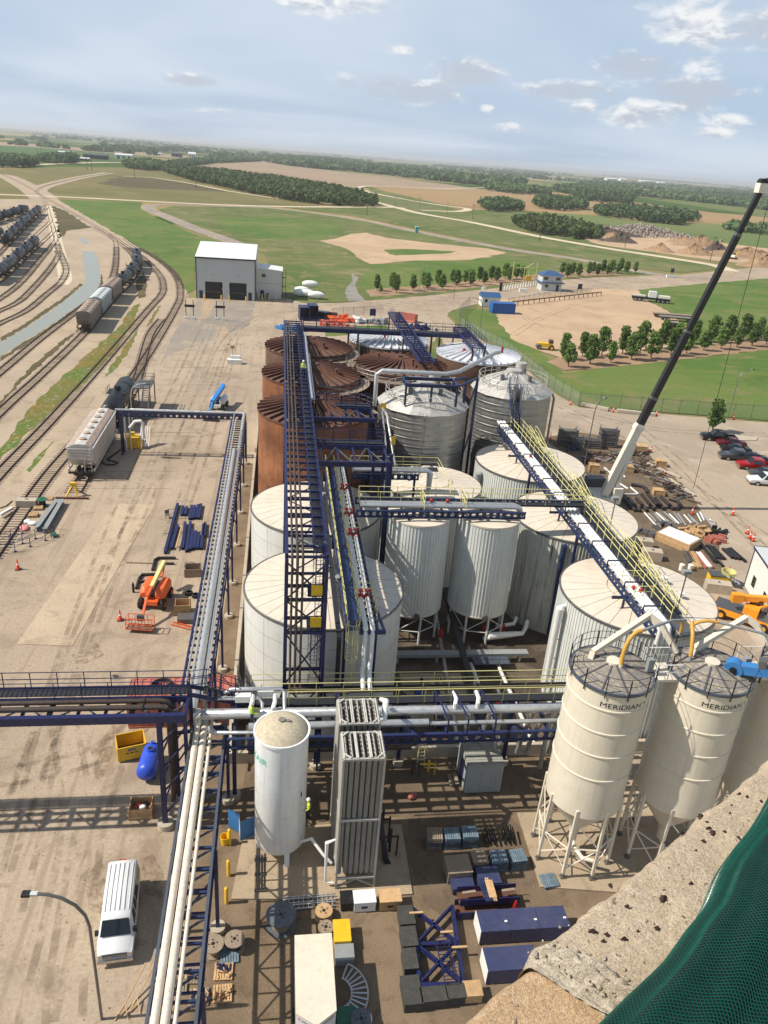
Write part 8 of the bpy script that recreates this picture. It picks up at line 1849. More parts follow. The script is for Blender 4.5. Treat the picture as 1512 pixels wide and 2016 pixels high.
for i,(x,y,h_,m,lab)in enumerate(((6.9,35.6,2.6,'black_pipe','dark vertical pipe cluster right of the vaporizers'),(7.3,34.6,2.0,'black_pipe','shorter dark pipe stand right of the front vaporizer'),(9.8,41.3,1.3,'brown_pipe','brown pipe stub under the middle of the front rack'),(11.0,41.5,1.0,'safety_yellow','yellow machine base under the front rack'))):
 t=thing('pipe_stand',lab,'pipe',(x,y,0),0,'pipe stands under the rack');MB().tube((x,y,0),(x,y,h_),.09,8).build('riser',m,t,True);MB().tube((x-.5,y,h_*.7),(x+.5,y,h_*.7),.07,8).build('branch',m,t,True);MB().tube((x+.4,y-.3,0),(x+.4,y-.3,h_*.9),.06,8).build('riser',m,t,True)
x,y=G(752,1690);t=thing('hose_rack','leaning black hose and pipe bundle on the pad','pipe bundle',(x,y,.12));[MB().path([(x+.07*k-.5,y+1.6,3.4),(x+.05*k-.2,y+.8,2.4),(x+.1*k,y-.3,.3),(x+.1*k+.15,y-.6,.2)],.05,6).build('hose','black',t,True)for k in range(4)]
def bar(pa,pb,w,h,m,label,name,group,cat='steel beam',z=.2):
 a,b=GV(*pa,z),GV(*pb,z);mb=MB();mb.ibeam(a,b,w,h,.035);return tag(mb.build(name,m),label,cat,group)
B=[((350,992),(325,1088)),((361,997),(357,1014)),((368,998),(364,1014)),((378,996),(373,1022)),((384,996),(379,1021)),((391,994),(386,1020)),((396,993),(391,1021)),((350,1034),(337,1080)),((365,1029),(359,1080)),((375,1028),(367,1085)),((380,1044),(374,1082)),((386,1046),(381,1080)),((392,1050),(388,1080)),((401,1033),(396,1080)),((404,1030),(402,1056))]
for i,(pa,pb)in enumerate(B):bar(pa,pb,.32,.3,'navy',('longest navy beam at the left of the beam lot' if i==0 else f'navy beam of the upper short bundle, {ORD[i] if i > 1 else "first"} from its left' if i<7 else f'navy beam of the lower bundle, {nth(i - 7)} from its left'),'steel_beam','navy beams in the left yard')
for k,(a,b)in enumerate((((330,1003),(398,1000)),((335,1022),(400,1018)),((322,1050),(405,1046)),((322,1078),(405,1074)))):tag(MB().beam(GV(*a,.03),GV(*b,.03),.1,.08).build('bearer','old_wood'),'wooden bearer under the navy beams, '+nth(k,'farthest')+(' one' if k==0 else ' from the far end'),'timber','bearers under the beams')
tag(MB().beam(GV(358,1034,.4),GV(346,1078,.4),.14,.05).build('plank','wood'),'pale plank lying across the navy beams','plank')
for i,(pa,pb)in enumerate((((112,986),(72,1042)),((123,986),(88,1045)))):bar(pa,pb,.5,.5,'grey_paint',('left','right')[i]+' of two long grey steel beams near the bumping post','grey_beam','grey beams',z=.35)
def black_pipe(pts,r,label,m='black_pipe',group='black pipe spools'):return tag(MB().path([GV(*p,r+.02)if len(p)==2 else GV(*p)for p in pts],r,10).build('pipe_spool',m,None,True),label,'pipe',group)
black_pipe([(346,1098),(312,1098),(305,1102),(300,1122)],.14,'upper hooked black pipe behind the orange lift');black_pipe([(343,1109),(322,1109)],.12,'short black pipe behind the orange lift');black_pipe([(312,1130),(280,1131),(274,1138),(268,1158)],.14,'lower hooked black pipe left of the orange lift');black_pipe([(296,1143),(272,1145)],.13,'short black pipe end beside the lower hook');black_pipe([(248,1107),(310,1109)],.05,'thin long rod behind the orange lift','old_wood')
x,y=G(263,1166);tag(MB().tube((x,y,0),(x,y,.9),.12,10).tube((x,y,.9),(x,y,1.1),.07,8).build('gas_cylinder','black',None,True),'black upright cylinder left of the orange lift','cylinder')
crate(380,1130,1.5,1.3,.9,R(4),'slatted crate of scrap beside the rack, behind','old_wood','wooden crates',True);crate(360,1205,1.3,1.2,1.1,R(3),'open crate of tools right of the orange lift','wood','wooden crates',True);pallet(372,1112,R(5),'pallet with red plates beside the rack','old_wood');box_thing(368,1222,1.6,1.1,.5,R(2),'shallow grey bin of fittings beside the rack','bin','steel','parts_bin')
for i,(px,py)in enumerate(((352,1188),(372,1170),(385,1175))):x,y=G(px,py);tag(MB().lathe([(.22,0),(.36,.02),(.4,.15),(.36,.3),(.22,.32)],16,(x,y)).build('rubber_ring','rubber',None,True),('loose black tyre beside the tool crate','loose black tyre below the slatted crate','loose black tyre by the rack column')[i],'tyre','loose tyres')
t=thing('red_ladder','short red ladder lying beside the parts bin','ladder',(*G(350,1232),0));a,b=GV(338,1226,.12),GV(376,1236,.12);s_=(b-a).normalized().cross(Vector((0,0,1)))*.22
for s in(-1,1):MB().beam(a+s_*s,b+s_*s,.05,.08).build('stile','orange',t)
for k in range(8):c=a.lerp(b,(k+.5)/8);MB().beam(c-s_,c+s_,.04).build('rung','orange',t)
x,y=G(330,1020);t=thing('steel_chair','grey folding chair by the navy beams','chair',(x,y,0),R(20));MB().box(-.25,.25,-.25,.25,.42,.46).build('seat','steel',t,False,False);MB().box(-.25,.25,.22,.26,.5,.95).build('backrest','steel',t,False,False);[MB().beam((sx*.22,sy*.22,0),(sx*.22,sy*.22,.44),.04).build('leg','steel',t,False,False)for sx in(-1,1)for sy in(-1,1)]
x,y=G(54,996);t=thing('concrete_block','pale concrete block left of the green reel','block',(x,y,0));MB().box(x-1.1,x+1.1,y-.5,y+.5,0,.85).build('block','concrete',t);MB().box(x-.2,x+.2,y-.05,y+.05,.85,.93).build('lifting_eye','steel',t)
reel(84,996,.6,.9,'dark green reel between block and grey beams','green_paint',core='black');pallet(96,982,0,'pale pallet behind the green reel','wood');pallet(76,1002,R(10),'pallet of boards in front of the green reel','wood',2);pallet(66,1016,R(5),'pallet of short timbers left of the grey beams','wood',2)
for i,(px,py,m,lab)in enumerate(((60,1030,'bale_white','white sacks left of the grey beams'),(48,1042,'pink','pink striped sacks near the left edge'))):x,y=G(px,py);mb=MB();[mb.sphere((x+random.uniform(-.5,.5),y+random.uniform(-.3,.3),.15),.4,10,6,.4)for _ in range(4)];tag(mb.build('sack_pile',m,None,True),lab,'sacks','sack piles')
black_pipe([(0,1000),(12,996),(24,986)],.05,'bent black bar at the left picture edge');tag(MB().beam(GV(0,1014,.4),GV(24,1000,.4),.3,.3).build('white_post','wall_white'),'white post lying at the left picture edge','post')
for k,(pts,lab)in enumerate((([(0,1090),(30,1086),(60,1076),(90,1064),(108,1052)],'curved navy handrail section standing in front'),([(0,1072),(22,1062),(44,1050)],'curved navy handrail section at the left edge'),([(20,1072),(45,1070),(70,1060),(88,1048)],'curved navy handrail section standing behind'))):
 P_=[GV(*p)for p in pts];t=thing('loose_handrail',lab,'handrail',P_[0],0,'loose handrail sections');MB().path([p+Vector((0,0,1.05))for p in P_],.03,6).build('top_rail','navy',t);MB().path([p+Vector((0,0,.55))for p in P_],.025,6).build('mid_rail','navy',t);[MB().beam(p,p+Vector((0,0,1.05)),.06).build('post','navy',t)for p in P_];[MB().cbox(p.x,p.y,0,.3,.3,.03).build('base_plate','navy',t)for p in P_]
x,y=G(106,1056);t=thing('hand_truck','green olive hand truck beside the handrails','cart',(x,y,0),R(20));MB().box(-.3,.3,-.4,.4,.25,.3).build('deck','green_paint',t,False,False);MB().beam((-.3,0,.3),(-.6,0,1.1),.06).build('handle','safety_yellow',t,False,False);[MB().beam((a,b,0),(a,b,.3),.06).build('leg','green_paint',t,False,False)for a in(-.25,.25)for b in(-.35,.35)]
x,y=G(463,716);t=thing('meter_station','white concrete meter blocks with small sign on the far dirt yard','block',(x,y,0));MB().box(x-1.5,x+1.3,y-.6,y+.9,0,.9).build('block','wall_white',t);MB().box(x-.9,x+1.0,y+.2,y+1.0,.9,1.5).build('block','wall_white',t);MB().beam((x-.5,y+.5,1.5),(x-.5,y+.5,3.4),.08).build('post','steel',t);MB().box(x-.9,x-.1,y+.45,y+.5,2.9,3.5).build('sign','wood',t);MB().beam((x+1.1,y+.6,0),(x+1.1,y+.6,3.9),.06).build('pole','alu_pipe',t)
for i,(px,py,m,sx,sy,h,a,lab)in enumerate(((598,628,'navy',2.4,4,3.2,.1,'left navy steel tube frame standing behind the tanks'),(615,626,'navy',2.4,4,3.4,.1,'right navy steel tube frame standing behind the tanks'),(635,626,'navy',3.4,2,1.6,-.3,'low navy box behind the tanks'),(652,628,'rust_dark',3.2,2,1.6,-.1,'dark scrap bin behind the tanks'),(800,632,'container_red',5.4,2.4,2.0,-.5,'rusty orange waste skip behind the far rack'))):
 x,y=G(px,py);t=thing('steel_bin',lab,'bin',(x,y,0),a,'bins behind the tanks');[MB().box(s*sx/2-.06,s*sx/2+.06,-sy/2,sy/2,0,h).build('side_wall',m,t,False,False)for s in(-1,1)];MB().box(-sx/2+.06,sx/2-.06,sy/2-.06,sy/2,0,h).build('rear_wall',m,t,False,False);MB().box(-sx/2+.06,sx/2-.06,-sy/2,sy/2-.06,0,.1).build('floor',m,t,False,False);(MB().box(-sx/2,sx/2,-sy/2,sy/2,h,h+.1).build('top',m,t,False,False)if i<3 else None)
for i,(px,py,m,lab)in enumerate(((678,632,'orange','orange tarp heap behind the tanks'),(705,634,'bale_white','white pipe fittings heap behind the tanks'),(650,640,'orange','orange machine heap behind the far rack'),(668,646,'container_red','red orange crates behind the far rack'),(830,648,'navy','loose navy steel heap behind the far rack'),(740,636,'grey_paint','grey pipes heap behind the tanks'),(570,650,'sky_blue','blue lift arm beside the rear rusty tank'),(760,665,'safety_yellow','yellow pallet heap behind the far rack'))):
 x,y=G(px,py);mb=MB();[mb.rbox((x+random.gauss(0,1.6),y+random.gauss(0,1.0)),random.uniform(0,3),random.uniform(.6,2.4),random.uniform(.3,.8),0,random.uniform(.4,1.5))for _ in range(16)]
 o=mb.build('material_heap',m);o['kind']='stuff';tag(o,lab,'heap','heaps behind the tanks')
sheet('weed_patch',[(640,645),(760,640),(765,655),(640,662)],'grass_bright',.01,wob=.3)
sheet('weed_patch',[(838,690),(860,665),(872,668),(868,700),(850,712)],'grass_mid',-.03,wob=.3)
sc=lambda zx,zy:(1100+zx/3.67,820+zy/3.67)
def rp(z,r,m,label,name,group,cat='pipe'):return tag(MB().path([GV(*sc(*p),r+.02)for p in z],r,9).build(name,m,None,True),label,cat,group)
for i,z in enumerate([((470,590),(555,680)),((505,590),(590,682)),((560,590),(640,680)),((600,562),(690,672)),((645,562),(712,640)),((700,590),(760,668)),((740,580),(830,668)),((800,590),(860,612),(880,640),(850,668)),((525,490),(600,500),(630,520),(640,552)),((440,570),(540,660))]):rp(z,.24 if i<9 else .15,'black_pipe',f'fat black pipe in the right yard, {nth(i)} counted from the left','black_pipe','fat black pipes')
for i,z in enumerate([((980,890),(1190,1082)),((1000,895),(1140,1056)),((1020,900),(1125,1050)),((1070,930),(1150,1022)),((1085,930),(1165,1026)),((1100,935),(1185,1030)),((1115,940),(1205,1030)),((1185,955),(1255,1020)),((1205,958),(1280,1026)),((1225,955),(1310,1030)),((1240,952),(1350,1046))]):rp(z,.13 if i<7 else .17,'black',f'slim black pipe near the white trailer, {nth(i)} counted from the left','slim_pipe','slim black pipes')
for i,z in enumerate([((620,695),(715,800)),((650,700),(740,800)),((690,700),(770,790)),((705,695),(800,782)),((722,700),(820,780)),((760,690),(850,772)),((800,705),(870,775)),((830,690),(890,772)),((860,700),(920,787)),((905,710),(960,770)),((935,705),(980,765)),((960,730),(1012,782)),((1000,700),(1032,760)),((1030,698),(1120,802)),((1090,745),(1125,760),(1130,785)),((1020,690),(1052,750))]):rp(z,.1,'alu_pipe' if i%3 else 'white_pipe',f'silver pipe of the pale pipe heap, {nth(i)} counted from the left','silver_pipe','silver pipe heap')
for i,z in enumerate([((395,455),(500,522)),((430,560),(560,562)),((520,512),(575,560)),((380,495),(440,535)),((180,390),(255,425)),((385,400),(430,440)),((410,395),(450,440)),((430,385),(480,440)),((330,370),(400,430))]):rp(z,.12,'white_pipe' if i!=4 else 'steel',f'pale steel section left of the black pipes, {nth(i)} counted from the front','steel_section','pale steel sections','steel')
for i,z in enumerate([((640,335),(760,390)),((760,390),(880,440)),((800,450),(890,510)),((890,510),(985,572))]):a,b=GV(*sc(*z[0]),.15),GV(*sc(*z[1]),.15);tag(MB().beam(a,b,.5,.2).build('pale_board','concrete'),f'pale flat board along the edge of the material yard, {nth(i)} from the far end','board','pale boards')
ms=['black_pipe','rust_dark','brown_pipe','steel','rust_rib','grey_paint']
poly=[sc(*p)for p in((430,250),(650,250),(690,350),(900,520),(1000,620),(900,600),(700,480),(480,350),(200,330),(200,260))]
mb_by={k:MB()for k in ms}
k=0
while k<150:
 px,py=random.uniform(1150,1380),random.uniform(885,1000)
 if not inside(poly,px,py):continue
 k+=1;a=random.choice((-.9,-.8,.5,.6))+random.uniform(-.3,.3);L=random.uniform(.5,2.6);c=GV(px,py,.1+random.uniform(0,.3));d=Vector((math.cos(a),math.sin(a),0))*L/2
 mb=mb_by[random.choice(ms)];mb.tube(c-d,c+d,random.uniform(.04,.12),6)if random.random()<.6 else mb.beam(c-d,c+d,random.uniform(.08,.25),random.uniform(.05,.2))
for k2,mb in mb_by.items():
 o=mb.build('scrap_steel',k2);o['kind']='stuff';tag(o,'scattered '+{'black_pipe':'black pipe offcuts','rust_dark':'dark rusty bars','brown_pipe':'brown pipe offcuts','steel':'bare steel bits','rust_rib':'red brown rusty bars','grey_paint':'grey painted bits'}[k2]+' in the right yard','scrap','scrap steel')
for i,(zx,zy,sx,h,lab)in enumerate(((585,245,1.9,.9,'wooden crate at the far end of the material yard'),(490,395,1.6,.9,'wooden crate beside the crane boom'),(730,355,1.5,.9,'wooden crate left of the pale boards'),(715,565,1.4,.8,'small wooden crate behind the fat black pipes'),(250,400,1.4,1.2,'dim wooden crate behind the rear ribbed tank'))):crate(*sc(zx,zy),sx,sx*.8,h,R(-12),lab)
t=crate(*sc(855,915),2.9,4.2,1.0,R(36),'long wooden crate with white lid in the right yard');MB().box(-1.35,1.35,-2.0,2.0,1.05,1.09).build('white_lid','roof_white',t,False,False)
for i,(zx,zy,s,lab)in enumerate(((600,945,2.2,'left grey concrete block beside the middle ribbed tank'),(665,1025,2.2,'right grey concrete block beside the middle ribbed tank'),(1140,1262,2.6,'concrete ballast block under the yellow generator'))):x,y=G(*sc(zx,zy));t=thing('ballast_block',lab,'block',(x,y,0),R(-15),'concrete ballast blocks');MB().box(-s/2,s/2,-.6,.6,0,1.1).build('block','concrete',t,False,False);MB().tube((0,0,1.1),(0,0,1.2),.12,8).build('lifting_pin','steel',t,False,False)
x,y=G(*sc(1145,1205));t=thing('generator','yellow and black generator set by the crane','generator',(x,y,0),R(-12));MB().box(-1.1,1.1,-.6,.6,.2,1.1).build('body','safety_yellow',t,False,False);MB().box(-1.12,1.12,-.62,.62,1.1,1.2).build('roof','grey_tank',t,False,False);MB().box(-1,1,-.5,.5,0,.2).build('skid','black',t,False,False)
x,y=G(*sc(1205,1205));tag(MB().lathe([(.55,0),(.75,1.5),(.78,1.55),(.7,1.55),(.5,.1),(.01,.1)],22,(x,y)).build('concrete_bucket','yellow_rail',None,True),'large pale yellow bucket behind the carry deck crane','bucket')
for i,(zx,zy)in enumerate(((882,1110),(945,1112))):x,y=G(*sc(zx,zy));tag(MB().lathe([(.25,0),(.28,.75),(.02,.76)],14,(x,y)).build('white_pail','reflect_white',None,True),('left','right')[i]+' white pail on the tray in the right yard','pail','white pails')
for i,(za,zb,w,m,lab)in enumerate((((915,980),(960,1070),.9,'steel','grey sheet bundle left of the planks'),((940,975),(1005,1105),1.0,'wood','stack of pale planks in the right yard'),((1000,990),(1090,1105),1.0,'container_red','red framed tray of white parts beside the planks'))):
 a,b=Vector(G(*sc(*za))),Vector(G(*sc(*zb)));c=(a+b)/2;L=(b-a).length;an=math.atan2((b-a).y,(b-a).x);t=thing('plank_stack',lab,'stack',(c.x,c.y,0),an,'flat stacks in the right yard')
 for k in range(5):MB().box(-L/2+random.uniform(0,.2),L/2-random.uniform(0,.2),-w/2+w*k/5+.01,-w/2+w*(k+1)/5-.01,.05,.3+.03*(k%2)).build('plank',m if not(i==2 and k in(1,2,3))else 'bale_white',t,False,False)
for i,(zx,zy,n,lab)in enumerate(((55,200,7,'left tall stack of grey scaffold frames'),(345,215,8,'right tall stack of grey scaffold frames'),(150,215,4,'low stack of scaffold parts between the tall stacks'),(235,225,4,'second low stack of scaffold parts'))):
 x,y=G(*sc(zx,zy));t=thing('scaffold_stack',lab,'stack',(x,y,0),R(-6),'scaffold stacks')
 for k in range(n):
  for d in(-.5,0,.5):MB().box(-1.5,1.5,d-.12,d+.12,.15+.36*k,.32+.36*k).build('tube_layer','steel' if k%2 else 'concrete_dark',t,False,False)
  for xx in(-1.2,1.2):MB().box(xx-.08,xx+.08,-.7,.7,.32+.36*k,.5+.36*k).build('cross_tube','steel',t,False,False)
 for xx in(-1.4,1.4):
  for yy in(-.7,.7):MB().beam((xx,yy,0),(xx,yy,.4+.36*n),.08).build('rack_post','steel',t,False,False)
for i,(zx,zy,m,lab)in enumerate(((150,190,'container_red','red steel bin among the scaffold stacks'),(100,235,'slate','dark slate steel pile behind the rear ribbed tank'),(240,330,'rust_rib','rusty machine part in the dark of the yard'),(940,850,'wood','heap of broken plywood boxes'),(1010,830,'wood','second heap of broken plywood boxes'),(1150,850,'black','black steel pile at the edge of the yard'),(1120,905,'container_red','small red machine beside the slim pipes'),(650,850,'steel','small engine parts beside the ballast blocks'),(760,800,'steel','grey fittings heap beside the silver pipes'))):
 x,y=G(*sc(zx,zy));mb=MB();[mb.rbox((x+random.gauss(0,.75),y+random.gauss(0,.5)),random.uniform(0,3),random.uniform(.3,1.3),random.uniform(.1,.4),0,random.uniform(.15,.6))for _ in range(18)]
 o=mb.build('yard_heap',m);o['kind']='stuff';tag(o,lab,'heap','heaps in the right yard')
for i,(a,b)in enumerate((((1145,795),(1198,806)),((1215,808),(1290,816)))):tag(MB().beam(GV(*a,.3),GV(*b,.3),.9,.5).build('timber_stack','concrete'),('left','right')[i]+' low pale timber stack along the fence','timber','timber stacks by the fence')
a0,b0=G(1463,1160);x,y=a0,b0
t=thing('site_trailer','white site office trailer with navy trim at the right edge','trailer',(x,y,0));hh=5.1
dx_=(Vector(G(1485,1197))-Vector((a0,b0))).normalized();dy_=Vector((-dx_.y,dx_.x))
def tr(u,v,z):q=Vector((a0,b0))+dx_*u+dy_*v;return(q.x,q.y,z)
def slab_(u0,u1,v0,v1,z0,z1):return MB().add([tr(u0,v0,z0),tr(u1,v0,z0),tr(u1,v1,z0),tr(u0,v1,z0),tr(u0,v0,z1),tr(u1,v0,z1),tr(u1,v1,z1),tr(u0,v1,z1)],[(0,3,2,1),(4,5,6,7),(0,1,5,4),(1,2,6,5),(2,3,7,6),(3,0,4,7)])
slab_(0,10,0,3.2,.5,hh).build('wall','wall_white',t);slab_(-.15,10.1,-.15,3.35,hh,hh+.15).build('roof','wall_grey',t);slab_(-.17,-.05,-.17,3.37,hh-.2,hh+.17).build('trim','navy',t);slab_(-.05,10,-.17,-.05,hh-.12,hh+.1).build('trim','navy',t);slab_(-.06,.06,-.06,.06,.4,hh-.2).build('corner_trim','navy',t)
for u in(1.6,5.0):w=slab_(u,u+.9,-.06,-.02,1.5,2.7).build('window','glass',t);slab_(u-.12,u+1.02,-.04,-.015,1.38,2.82).build('frame','wall_white',w)
for k in range(4):slab_(-.9,.2,-1.2+.4*k-.8,-.9+.4*k-.8,.9-.2*k+.3,.95-.2*k+.3).build('step','alu_pipe',t)
for nm,lab,mt,n,(xa,xb,ya,yb)in(('loose_stones','loose stones and clods scattered over the left yard','soil',1600,(-24,-5.4,24,100)),('loose_gravel','loose gravel scattered over the lower yard','soil',2600,(-3,18,22,37))):
 mb=MB()
 for _ in range(n):
  s_=random.uniform(.012,.038)*(1.6 if random.random()<.08 else 1);mb.rbox((random.uniform(xa,xb),random.uniform(ya,yb)),random.uniform(0,3),s_*1.5,s_,-.03,s_*.7)
 o=mb.build(nm,mt);o['kind']='stuff';tag(o,lab,'gravel')
def worker(loc,rz,label,pose=0):
 t=thing('person',label,'person',loc,rz,'workers');me=bpy.data.meshes.new('body')
 arm=.18 if pose==0 else .35
 V=[(0,0,.98),(0,0,1.2),(0,.01,1.42),(0,.02,1.53),(0,.03,1.66),(.10,0,.92),(.12,.05,.5),(.13,-.02,.08),(.13,.12,.04),(-.10,0,.92),(-.12,-.03,.5),(-.13,-.06,.08),(-.13,.08,.04),(.2,0,1.40),(.27,.06,1.14),(.24,arm+.1,1.02),(.22,arm+.18,1.0),(-.2,0,1.40),(-.27,.05,1.14),(-.24,arm+.08,1.0),(-.22,arm+.16,.98)]
 E_=[(0,1),(1,2),(2,3),(3,4),(0,5),(5,6),(6,7),(7,8),(0,9),(9,10),(10,11),(11,12),(2,13),(13,14),(14,15),(15,16),(2,17),(17,18),(18,19),(19,20)]
 rad=[.15,.15,.16,.06,.10,.10,.075,.05,.05,.10,.075,.05,.05,.07,.05,.04,.045,.07,.05,.04,.045]
 me.from_pydata(V,E_,[]);o=bpy.data.objects.new('body',me);COL.objects.link(o);md=o.modifiers.new('skin','SKIN')
 for i,r in enumerate(rad):me.skin_vertices[0].data[i].radius=(r,r*(.75 if i<3 else 1))
 me.skin_vertices[0].data[0].use_root=True;o.modifiers.new('sub','SUBSURF').levels=1
 dg=bpy.context.evaluated_depsgraph_get();m2=bpy.data.meshes.new_from_object(o.evaluated_get(dg));bpy.data.objects.remove(o)
 m2.materials.clear();[m2.materials.append(MATS[k])for k in('jeans','hivis','skin')]
 for p in m2.polygons:z=sum(m2.vertices[v].co.z for v in p.vertices)/len(p.vertices);yv=sum(m2.vertices[v].co.y for v in p.vertices)/len(p.vertices);p.material_index=2 if z>1.5 or(yv>arm+.08 and z>.9)else(1 if z>.95 else 0);p.use_smooth=True
 m2.name='body';link('body',m2,t);MB().lathe([(.15,1.70),(.13,1.71),(.12,1.78),(.07,1.83),(.01,1.84)],14,(0,.03)).build('hard_hat','reflect_white',t,True,False)
 for z in(1.08,1.28):MB().lathe([(.172,z),(.172,z+.04)],14).build('reflective_band','reflect_white',t,True,False)
x,y=G(607,1612);worker((x,y,0),R(100),'worker in lime safety jacket standing right of the gas tank')
worker((2.68,85.8,16.78),R(180),'worker in lime vest on the high rack walkway');worker((-1.45,38.9,6.9),R(-90),'worker in lime jacket at the left end of the front rack',1)
ZL=39.15
def vnoise(shape,cell,seed):
 r_=np.random.default_rng(seed);h,w=shape;gh,gw=int(h/cell)+3,int(w/cell)+3;a=r_.random((gh,gw));yy,xx=np.mgrid[0:h,0:w]/cell;i,j=yy.astype(int),xx.astype(int);fy,fx=yy-i,xx-j;fy=fy*fy*(3-2*fy);fx=fx*fx*(3-2*fx)
 return(a[i,j]*(1-fy)*(1-fx)+a[i+1,j]*fy*(1-fx)+a[i,j+1]*(1-fy)*fx+a[i+1,j+1]*fy*fx)-.5
def ledge_mats():
 for name,cols,spot in(('old_concrete',((204,186,160),(188,170,145),(216,202,180)),True),('silt_ledge',((202,170,132),(186,154,118),(210,186,154)),False),('mortar',((196,186,168),(170,158,138),(210,202,186)),False)):
  m=bpy.data.materials.new(name);m.use_nodes=True;tt=m.node_tree;tt.nodes.clear();g=N(tt);P=g('ShaderNodeNewGeometry').outputs['Position']
  c=[lin(k)for k in cols]
  col=g.mix(g.ramp(g.noise(P,9,6,.7,.4),.35,.65),c[0],c[1]);col=g.mix(g.math('MULTIPLY',g.ramp(g.noise(P,60,5,.7),.5,.7),.7),col,c[2])
  v=g.vor(P,620);vs_=g('ShaderNodeSeparateColor',i_0=v.outputs['Color']);col=g.mix(g.math('MULTIPLY',g.ramp(vs_.outputs[0],.55,.9),.4),col,lin((110,92,74)));col=g.mix(g.math('MULTIPLY',g.ramp(vs_.outputs[1],.7,.95),.45),col,lin((222,210,190)))
  if spot:
   col=g.mix(g.math('MULTIPLY',g.ramp(g.noise(P,90,3,.6),.66,.72),.8),col,lin((84,66,52)))
  b=g('ShaderNodeBsdfPrincipled',i_Base_Color=col,i_Roughness=.95);b.inputs['Specular IOR Level'].default_value=.12
  bn=g('ShaderNodeBump',i_Strength=.9,i_Distance=.004,i_Height=g.math('ADD',g.noise(P,220,4,.7),g.math('MULTIPLY',g.noise(P,700,3,.7),.6)));tt.links.new(bn.outputs[0],b.inputs['Normal']);g('ShaderNodeOutputMaterial',i_Surface=b);MATS[name]=m
ledge_mats()
E0,E1=Vector(G(868,2016,ZL)),Vector(G(1512,1490,ZL));du=(E1-E0).normalized();dv_=Vector((du.y,-du.x))
S0=(Vector(G(1050,1842,ZL))-E0).dot(du)
t=thing('parapet_ledge','weathered concrete parapet ledge in the near right corner','ledge',(E0.x,E0.y,ZL));LE=t
def patch(name,u0,u1,v0,v1,n,m_,seed,hfun,material,edge=True):
 uu=np.linspace(u0,u1,n);vv=np.linspace(v0,v1,m_);U,V=np.meshgrid(uu,vv,indexing='ij')
 sh=(n,m_);big=vnoise(sh,n/9,seed);mid=vnoise(sh,n/34,seed+1);fine=vnoise(sh,4,seed+2);tiny=vnoise(sh,1.6,seed+3)
 Z=ZL+hfun(U,V)+big*.004+mid*.003+fine*.0022+tiny*.0016
 if edge:
  ew=vnoise((n,4),n/6,seed+5)[:,:1]*.006+vnoise((n,4),n/40,seed+6)[:,:1]*.006+vnoise((n,4),3,seed+7)[:,:1]*.004
  V=V+ew*np.clip(1-V/.10,0,1);drop=np.clip((.014-(V-ew))/.014,0,1);Z=Z-drop**2*.02
 U=U+V*.3
 X=E0.x+U*du.x+V*dv_.x;Y=E0.y+U*du.y+V*dv_.y
 vs=np.stack([X,Y,Z],-1).reshape(-1,3)-np.array([E0.x,E0.y,ZL])
 me=bpy.data.meshes.new(name);fs=[]
 idx=np.arange(n*m_).reshape(n,m_);q=np.stack([idx[:-1,:-1],idx[:-1,1:],idx[1:,1:],idx[1:,:-1]],-1).reshape(-1,4)
 V_=[tuple(v)for v in vs];F_=[tuple(int(k)for k in f)for f in q]
 if edge:
  base=len(V_)
  for i in range(n):x_,y_,z_=V_[idx[i,0]];V_.append((x_-dv_.x*.01,y_-dv_.y*.01,-.12));V_.append((x_,y_,-1.6))
  for i in range(n-1):F_.append((int(idx[i,0]),int(idx[i+1,0]),base+2*i+2,base+2*i));F_.append((base+2*i,base+2*i+2,base+2*i+3,base+2*i+1))
 me.from_pydata(V_,[],F_);me.materials.append(MATS[material]);me.polygons.foreach_set('use_smooth',[True]*len(me.polygons));me.update()
 link(name,me,t)
 return X,Y,Z
dep=.95
patch('concrete_top',S0-.01,S0+1.2,0,dep,360,260,3,lambda U,V:V*.03,'old_concrete')
patch('silted_ledge',S0-1.15,S0+.02,.0,dep,240,200,23,lambda U,V:-.012-.02*np.clip((S0-U)*3,0,1)+V*.03+.02*np.exp(-((U-S0+.12)/.05)**2)*0,'silt_ledge')
nr=vnoise((300,60),5,77)*.010+vnoise((300,60),2.2,78)*.006+vnoise((300,60),12,79)*.008
patch('mortar_ridge',S0-.035,S0+.035,.0,dep,60,300,61,lambda U,V:V*.03-.006+(.012+2.0*nr.T)*np.exp(-((U-S0)/.017)**2),'mortar')
rs=random.Random(5);n_=700;mb=MB()
for i in range(n_):
 v=rs.uniform(0,dep);u=S0+v*.3+rs.gauss(0,.015)+.006*math.sin(v*29);r_=rs.choice((.0010,.0015,.002,.003))*rs.uniform(.7,1.3);h_=.004*rs.uniform(0,1)*math.exp(-((u-S0-v*.3)/.012)**2);x=E0.x+u*du.x+v*dv_.x;y=E0.y+u*du.y+v*dv_.y
 k0=len(mb.v);mb.sphere((x,y,ZL+v*.03+h_),r_,6,4,rs.uniform(.6,1));mb.v[k0:]=[(p[0]+rs.uniform(-1,1)*r_*.25,p[1]+rs.uniform(-1,1)*r_*.25,p[2])for p in mb.v[k0:]]
o=mb.build('mortar_crumbs','mortar',t);o['kind']='stuff'
mb=MB()
for i in range(2200):
 u=S0+rs.uniform(-.75,1.1);v=rs.uniform(.015,dep);r_=rs.choice((.0006,.001,.0014,.002))*rs.uniform(.7,1.4);x=E0.x+u*du.x+v*dv_.x;y=E0.y+u*du.y+v*dv_.y;z=ZL+v*.03-(.012+.02*min(1,(S0-u)*3)if u<S0 else 0)
 k0=len(mb.v);mb.sphere((x,y,z+r_*.2),r_,6,4,.7);mb.v[k0:]=[(p[0]+rs.uniform(-1,1)*r_*.3,p[1]+rs.uniform(-1,1)*r_*.3,p[2])for p in mb.v[k0:]]
